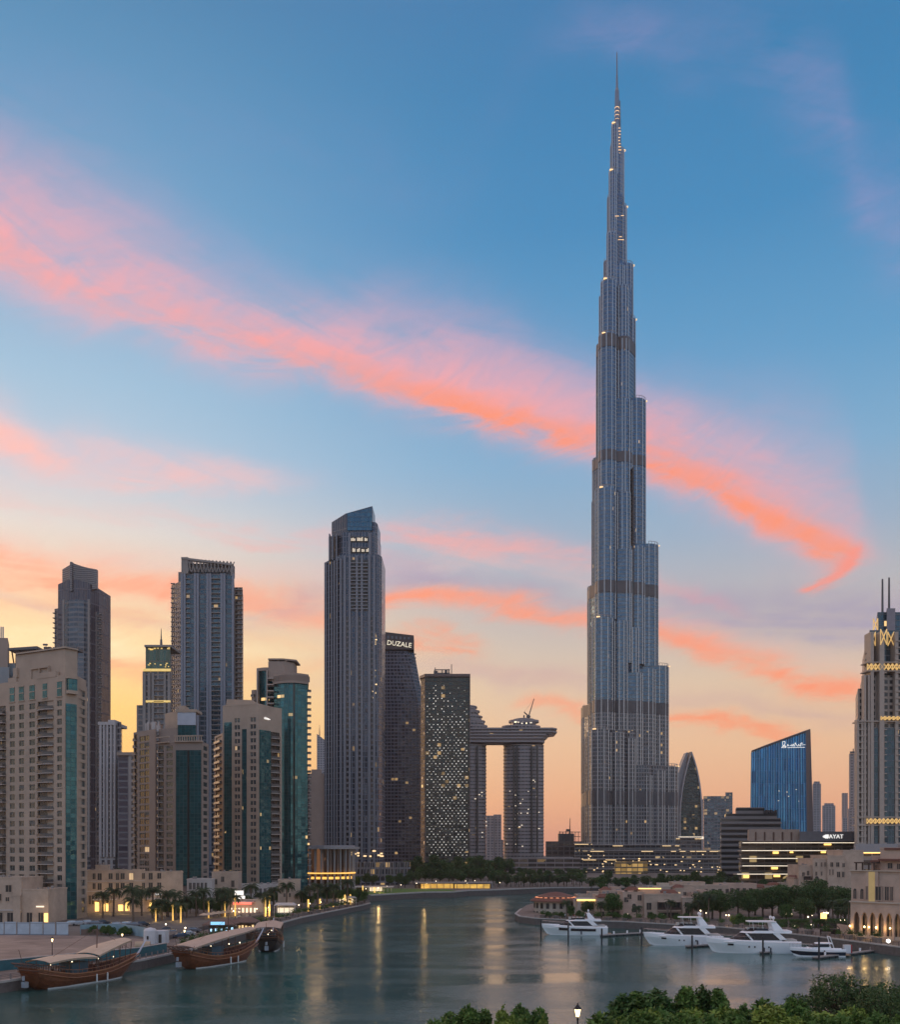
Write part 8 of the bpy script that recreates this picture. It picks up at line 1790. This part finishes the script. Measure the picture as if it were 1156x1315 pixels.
for i in range(46):
    D = rr.uniform(285,405); xs_ = {0:(300,340),1:(330,380),2:(380,440)}[0 if D < 325 else 1 if D < 360 else 2]; x = rr.uniform(*xs_)
    person(i, px(x,D), D, LZ if D > 380 and x < 400 else 1.95, 'person in %s on the crowded lit part of the left promenade' % ('a grey shirt','dark clothes','a red shirt')[i % 3], 'people on the lit promenade')
for i in range(16): x = rr.uniform(690,760); D = rr.uniform(318,328); person(i, px(x,D)+3, D, MZ, 'person in %s on the quay before the domed pavilion' % ('a grey shirt','dark clothes','a red shirt')[i % 3], 'people before the domed pavilion')
for k, (x, y) in enumerate(((112,1187),(122,1188),(131,1187),(163,1189),(172,1190),(182,1189),(241,1201),(248,1197),(214,1197))): car(('light','grey','dark')[k % 3]+' parked car in the row before the low beige blocks', x, y, ((.45,.45,.46),(.2,.2,.22),(.05,.06,.08))[k % 3], 10+k % 3, rr.uniform(-.2,.4), 1.95 if x > 200 else LZ)
# flags of terraces: open parasols in cream on the restaurant terrace
for k in range(8):
    x, D = 262+k*6.2, 306+k*3; t = thing('parasol', 'cream open parasol in the row before the red lit restaurant', 'parasol', (px(x,D), D, 1.95), 0, 'cream parasols before the red lit restaurant'); b = MB(); b.tube((0,0,0),(0,0,2.8),.05,n=5); b.build('pole', IRON, t); b = MB(); b.lathe((0,0,2.3), [(1.7,0),(1.65,.08),(0,.8)], 8); b.build('canopy', CANVAS, t)
for p in (pl, bn):
    for c in list(p.children): bpy.data.objects.remove(c)
    bpy.data.objects.remove(p)
# ------------------------------------------------------------------ planting
G1 = 'palms along the left promenade'
for k, (x, D) in enumerate(((132,312),(146,318),(171,306),(182,322),(196,310),(208,300),(216,316),(226,304),(240,312),(252,318),(262,322),(288,330),(296,338),(322,344),(336,350),(352,354),(368,352),(388,366),(398,372),(408,366),(420,384),(428,380),(446,396))):
    plant('palm', k, x, D, 'date palm with a shaggy dark crown in the row along the left promenade', LZ, 1.15, G1)
plant('palm', 1, 171, 296, 'largest date palm with the widest crown, in front of the three storey block', LZ, 1.35)
plant('palm', 0, 285, 318, 'tall date palm just left of the red lit restaurant', LZ, 1.3)
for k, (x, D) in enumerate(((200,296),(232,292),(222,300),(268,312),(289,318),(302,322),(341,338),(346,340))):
    plant('palmlit', k, x, D, 'date palm with its trunk glowing golden on the left promenade', 1.95 if D < 300 else LZ, .85, 'palms with golden glowing trunks')
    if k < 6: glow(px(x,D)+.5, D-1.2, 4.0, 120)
for k, (x, D) in enumerate(((136,254),(141,252),(158,250),(163,252),(118,255))): plant('mid', 2, x, D-4, 'wild grey green shrub growing against the curving blue hoarding', LZ, .8, 'shrubs by the hoarding')
for k, (x, D, z) in enumerate(((122,392,9),(134,400,9),(150,398,10),(163,396,9),(176,402,9),(141,395,9))): plant('far', k, x, D, 'dark tree showing above the roof of the three storey block', LZ+4, .95, 'trees above the low roofs')
for k in range(34):
    x = 205+k*8+R.uniform(-3,3); D = (314 if x < 240 else 330 if x < 290 else 346 if x < 350 else 372 if x < 400 else 400)+R.uniform(-4,6)
    plant('mid', k % 2, x, D, 'dense dark tree filling the gaps between the palms on the left promenade', LZ, R.uniform(.55,.85), 'trees between the promenade palms')
# lagoon far bank
for k in range(26):
    x = 530+k*8.8+R.uniform(-3,3); D = 600+R.uniform(-12,20)
    if 533 < x < 632: D += 10
    plant('far', k, x, D, 'round green tree in the front row on the far bank of the lagoon', LZ, R.uniform(.95,1.3)*(.75 if x > 645 else 1), 'front row of trees on the far bank')
for k in range(26):
    x = 525+k*9+R.uniform(-3,3); D = 680+R.uniform(-15,25); plant('far', k+1, x, D, 'dark tree in the back row beyond the far bank, below the office towers', LZ+2, R.uniform(1.2,1.65)*(1.15 if 600 < x < 650 else .5 if x > 655 else 1), 'back row of trees beyond the far bank')
for k in range(9): plant('far', k, 640+k*11, 572+R.uniform(-2,2), 'small pale trunked tree at the waterline below the tallest tower', LZ, .72, 'small trees at the far waterline')
for k, x in enumerate((450,458,470,478,500,512,520)): plant('far', k, x, 560+R.uniform(-10,20), 'dark tree behind the lawn near the round hall', LZ, .8, 'trees behind the lawn')
for k in range(16): plant('far', k, 758+k*12+R.uniform(-3,3), 520+R.uniform(-20,40), 'dark tree between the marina villas and the foot of the tallest tower', MZ, R.uniform(.8,1.05), 'trees behind the villas')
for k in range(15): plant('far', k+2, 925+k*9+R.uniform(-3,3), 440+R.uniform(-18,10), 'dark tree behind the marina village below the lit mall', MZ, R.uniform(.75,1.0), 'trees below the mall')
for k in range(12): plant('palm', k, 640+k*9.5+R.uniform(-3,3), 566, 'slender date palm at the far waterline below the tallest tower', LZ, .9, 'palms at the far waterline')
for k, (x, D) in enumerate(((706,322),(728,318),(746,322),(772,318),(792,318),(818,318),(838,316),(862,314),(880,310),(890,308))): plant('palm' if k % 2 else 'mid', k if k % 2 else 2, x, D, ('date palm' if k % 2 else 'bushy green shrub')+' on the quay strip before the marina villas', MZ, .75 if k % 2 else .8, 'plants before the marina villas')
# marina garden
lab = 'leafy dark tree in the marina garden between the villas and the arcade'
for k, (x, D, s) in enumerate(((905,312,1.0),(915,318,1.1),(925,312,1.0),(970,335,1.15),(980,325,1.1),(992,330,1.2),(1004,322,1.1),(1016,330,1.25),(1028,320,1.15),(1040,330,1.2),(1052,320,1.15),(1064,326,1.25),(1076,312,1.15),(1086,318,1.2),(948,340,.9),(1000,345,1.2),(1050,345,1.3),(1085,300,.9),(1034,300,.8),(1010,300,.75),(962,318,.8))):
    plant('mid', k % 2, x, D, lab, MZ, s*1.2, 'trees in the marina garden')
for k, (x, D, s) in enumerate(((897,306,1.0),(910,304,1.1),(1080,296,.95),(1070,300,1.05),(1090,290,1.0),(888,316,.9))): plant('palm', k, x, D, 'date palm in the marina garden with an arching crown', MZ, s*.95, 'palms in the marina garden')
plant('mid', 1, 788, 322, 'round bushy tree before the covered timber balcony', MZ, 1.15); plant('mid', 0, 755, 328, 'dark bushy tree between the domed pavilion and the balcony villa', MZ, .72); plant('mid', 1, 733, 326, 'small round tree before the domed pavilion', MZ, .55)
plant('mid', 2, 948, 290, 'pale green pointed shrub right of the triple globe lamp', MZ, 1.3)
for k, (x, D, lb) in enumerate(((722,322,'clipped round shrub at the foot of the domed pavilion'),(768,318,'low shrub under the balcony villa'),(806,314,'low shrub before the arched doorway'),(850,314,'low shrub before the timber loggia'),(870,312,'low shrub at the right end of the timber loggia'))): plant('mid', 2, x, D, lb, MZ, .7)
for x, D, lb in ((857,312,'bare slim tree before the timber loggia'),):
    rr = random.Random(5); t = thing('bare_tree', lb, 'tree', (px(x,D), D, MZ)); b = MB(); b.tube((0,0,0),(.1,0,3.2),.14,.1,6)
    for k in range(16): a = rr.uniform(0,6.28); q = rr.uniform(.8,1.8); b.tube((.1,0,rr.uniform(2,3.2)),(q*cos(a),q*sin(a),rr.uniform(4,6.2)),.05,.015,4)
    b.build('trunk', mat('pale_bark', (.22,.18,.15), .9, var=.2), t)
# foreground tree tops
def fore(kind, i, x, ytop, D, label, hproto, extra=1.0, group=None):
    p = TREES[kind][i]; s = (pz(ytop, D)-LZ)/max(v_.co.z for c_ in p.children for v_ in c_.data.vertices); r = dup(p, (px(x,D), D, LZ), R.uniform(0,6), label, (s*extra, s*extra, s))
    if group: r['group'] = group
F1 = 'foreground tree tops along the bottom edge'
for kind, i, x, y, D, lb, hp, ex in (
  ('shoot',0,588,1294,92,'leftmost foreground treetop with rounded leafy clumps',11.2,1.0),('shoot',0,612,1292,94,'foreground treetop just right of the leftmost one',11.2,.85),
  ('shoot',1,655,1292,92,'foreground treetop with upright shoots in the middle group, left one',11.2,.8),('shoot',0,683,1291,93,'foreground treetop with the tallest upright shoots in the middle group',11.2,.9),('shoot',1,703,1305,90,'low foreground treetop at the right end of the middle group',11.2,.7),
  ('cone',1,800,1276,88,'dense conical dark green treetop, first right of the lantern lamp',13,1.25),('cone',0,818,1274,90,'conical treetop touching the first one right of the lantern',13,1.2),('cone',1,845,1270,86,'broad conical treetop, third right of the lantern lamp',13,1.3),
  ('cone',0,882,1268,88,'narrow pointed treetop left of the twin slim spires',13,.95),('cone',1,903,1264,90,'tallest of the narrow pointed treetops in the bottom middle right',13,.8),('cone',0,922,1270,89,'right one of the slim pointed treetop spires',13,.85),
  ('shoot',1,945,1300,84,'low lime green treetop between the spires and the large dark tree',11.2,1.0),('shoot',0,975,1290,86,'bright leafy treetop left of the large dark tree',11.2,1.0),('shoot',0,1000,1276,86,'tall leafy treetop leaning on the left of the large dark tree',11.2,1.0),
  ('limed',0,1030,1300,80,'yellow green treetop in front of the large dark tree',9.6,1.1),('limed',0,1065,1296,80,'brightest yellow green treetop in the lower right corner group',9.6,1.1),('flat',0,1095,1250,96,'large dark spreading tree at the lower right with a flat domed crown',12.4,1.1),
  ('flat',0,1150,1268,88,'dark spreading treetop cut by the right edge',12.4,.9),('shoot',0,1120,1304,78,'low green treetop at the bottom right',11.2,1.0)):
    fore(kind, i, x, y-3, D, lb, hp, ex*(1.25 if kind == 'cone' else 1), F1)
for k, x in enumerate((572,630,640,792,812,833,858,872,895,915,935,960,985,1010,1045,1075,1105,1130,1150)):
    fore(('shoot','limed','shoot')[k % 3], 0, x, (1303 if x < 700 else 1290)+R.uniform(-4,6), 78+R.uniform(-3,3), 'low leafy treetop filling the bottom edge between the taller foreground trees', 1, 1.0, 'low filler treetops along the bottom edge')
for ks in TREES.values():
    for p in ks:
        for c in list(p.children): bpy.data.objects.remove(c)
        bpy.data.objects.remove(p)
for p in list(LP.values()):
    if p:
        for c in list(p.children): bpy.data.objects.remove(c)
        bpy.data.objects.remove(p)
for p in PEOPLE: bpy.data.objects.remove(p)
# ------------------------------------------------------------------ dusk haze
M = bpy.data.materials.new('haze'); M.use_nodes = True; nt = M.node_tree; nt.nodes.remove(nt.nodes['Principled BSDF'])
v = nt.nodes.new('ShaderNodeVolumePrincipled'); v.inputs['Color'].default_value = (.95, .86, .82, 1); v.inputs['Density'].default_value = 0.00006; v.inputs['Anisotropy'].default_value = .2
nt.links.new(v.outputs[0], nt.nodes['Material Output'].inputs['Volume'])
b = MB(); b.box(-3200, 3200, -80, 3200, -3, 900); hz = b.build('haze', M); stuff(hz)
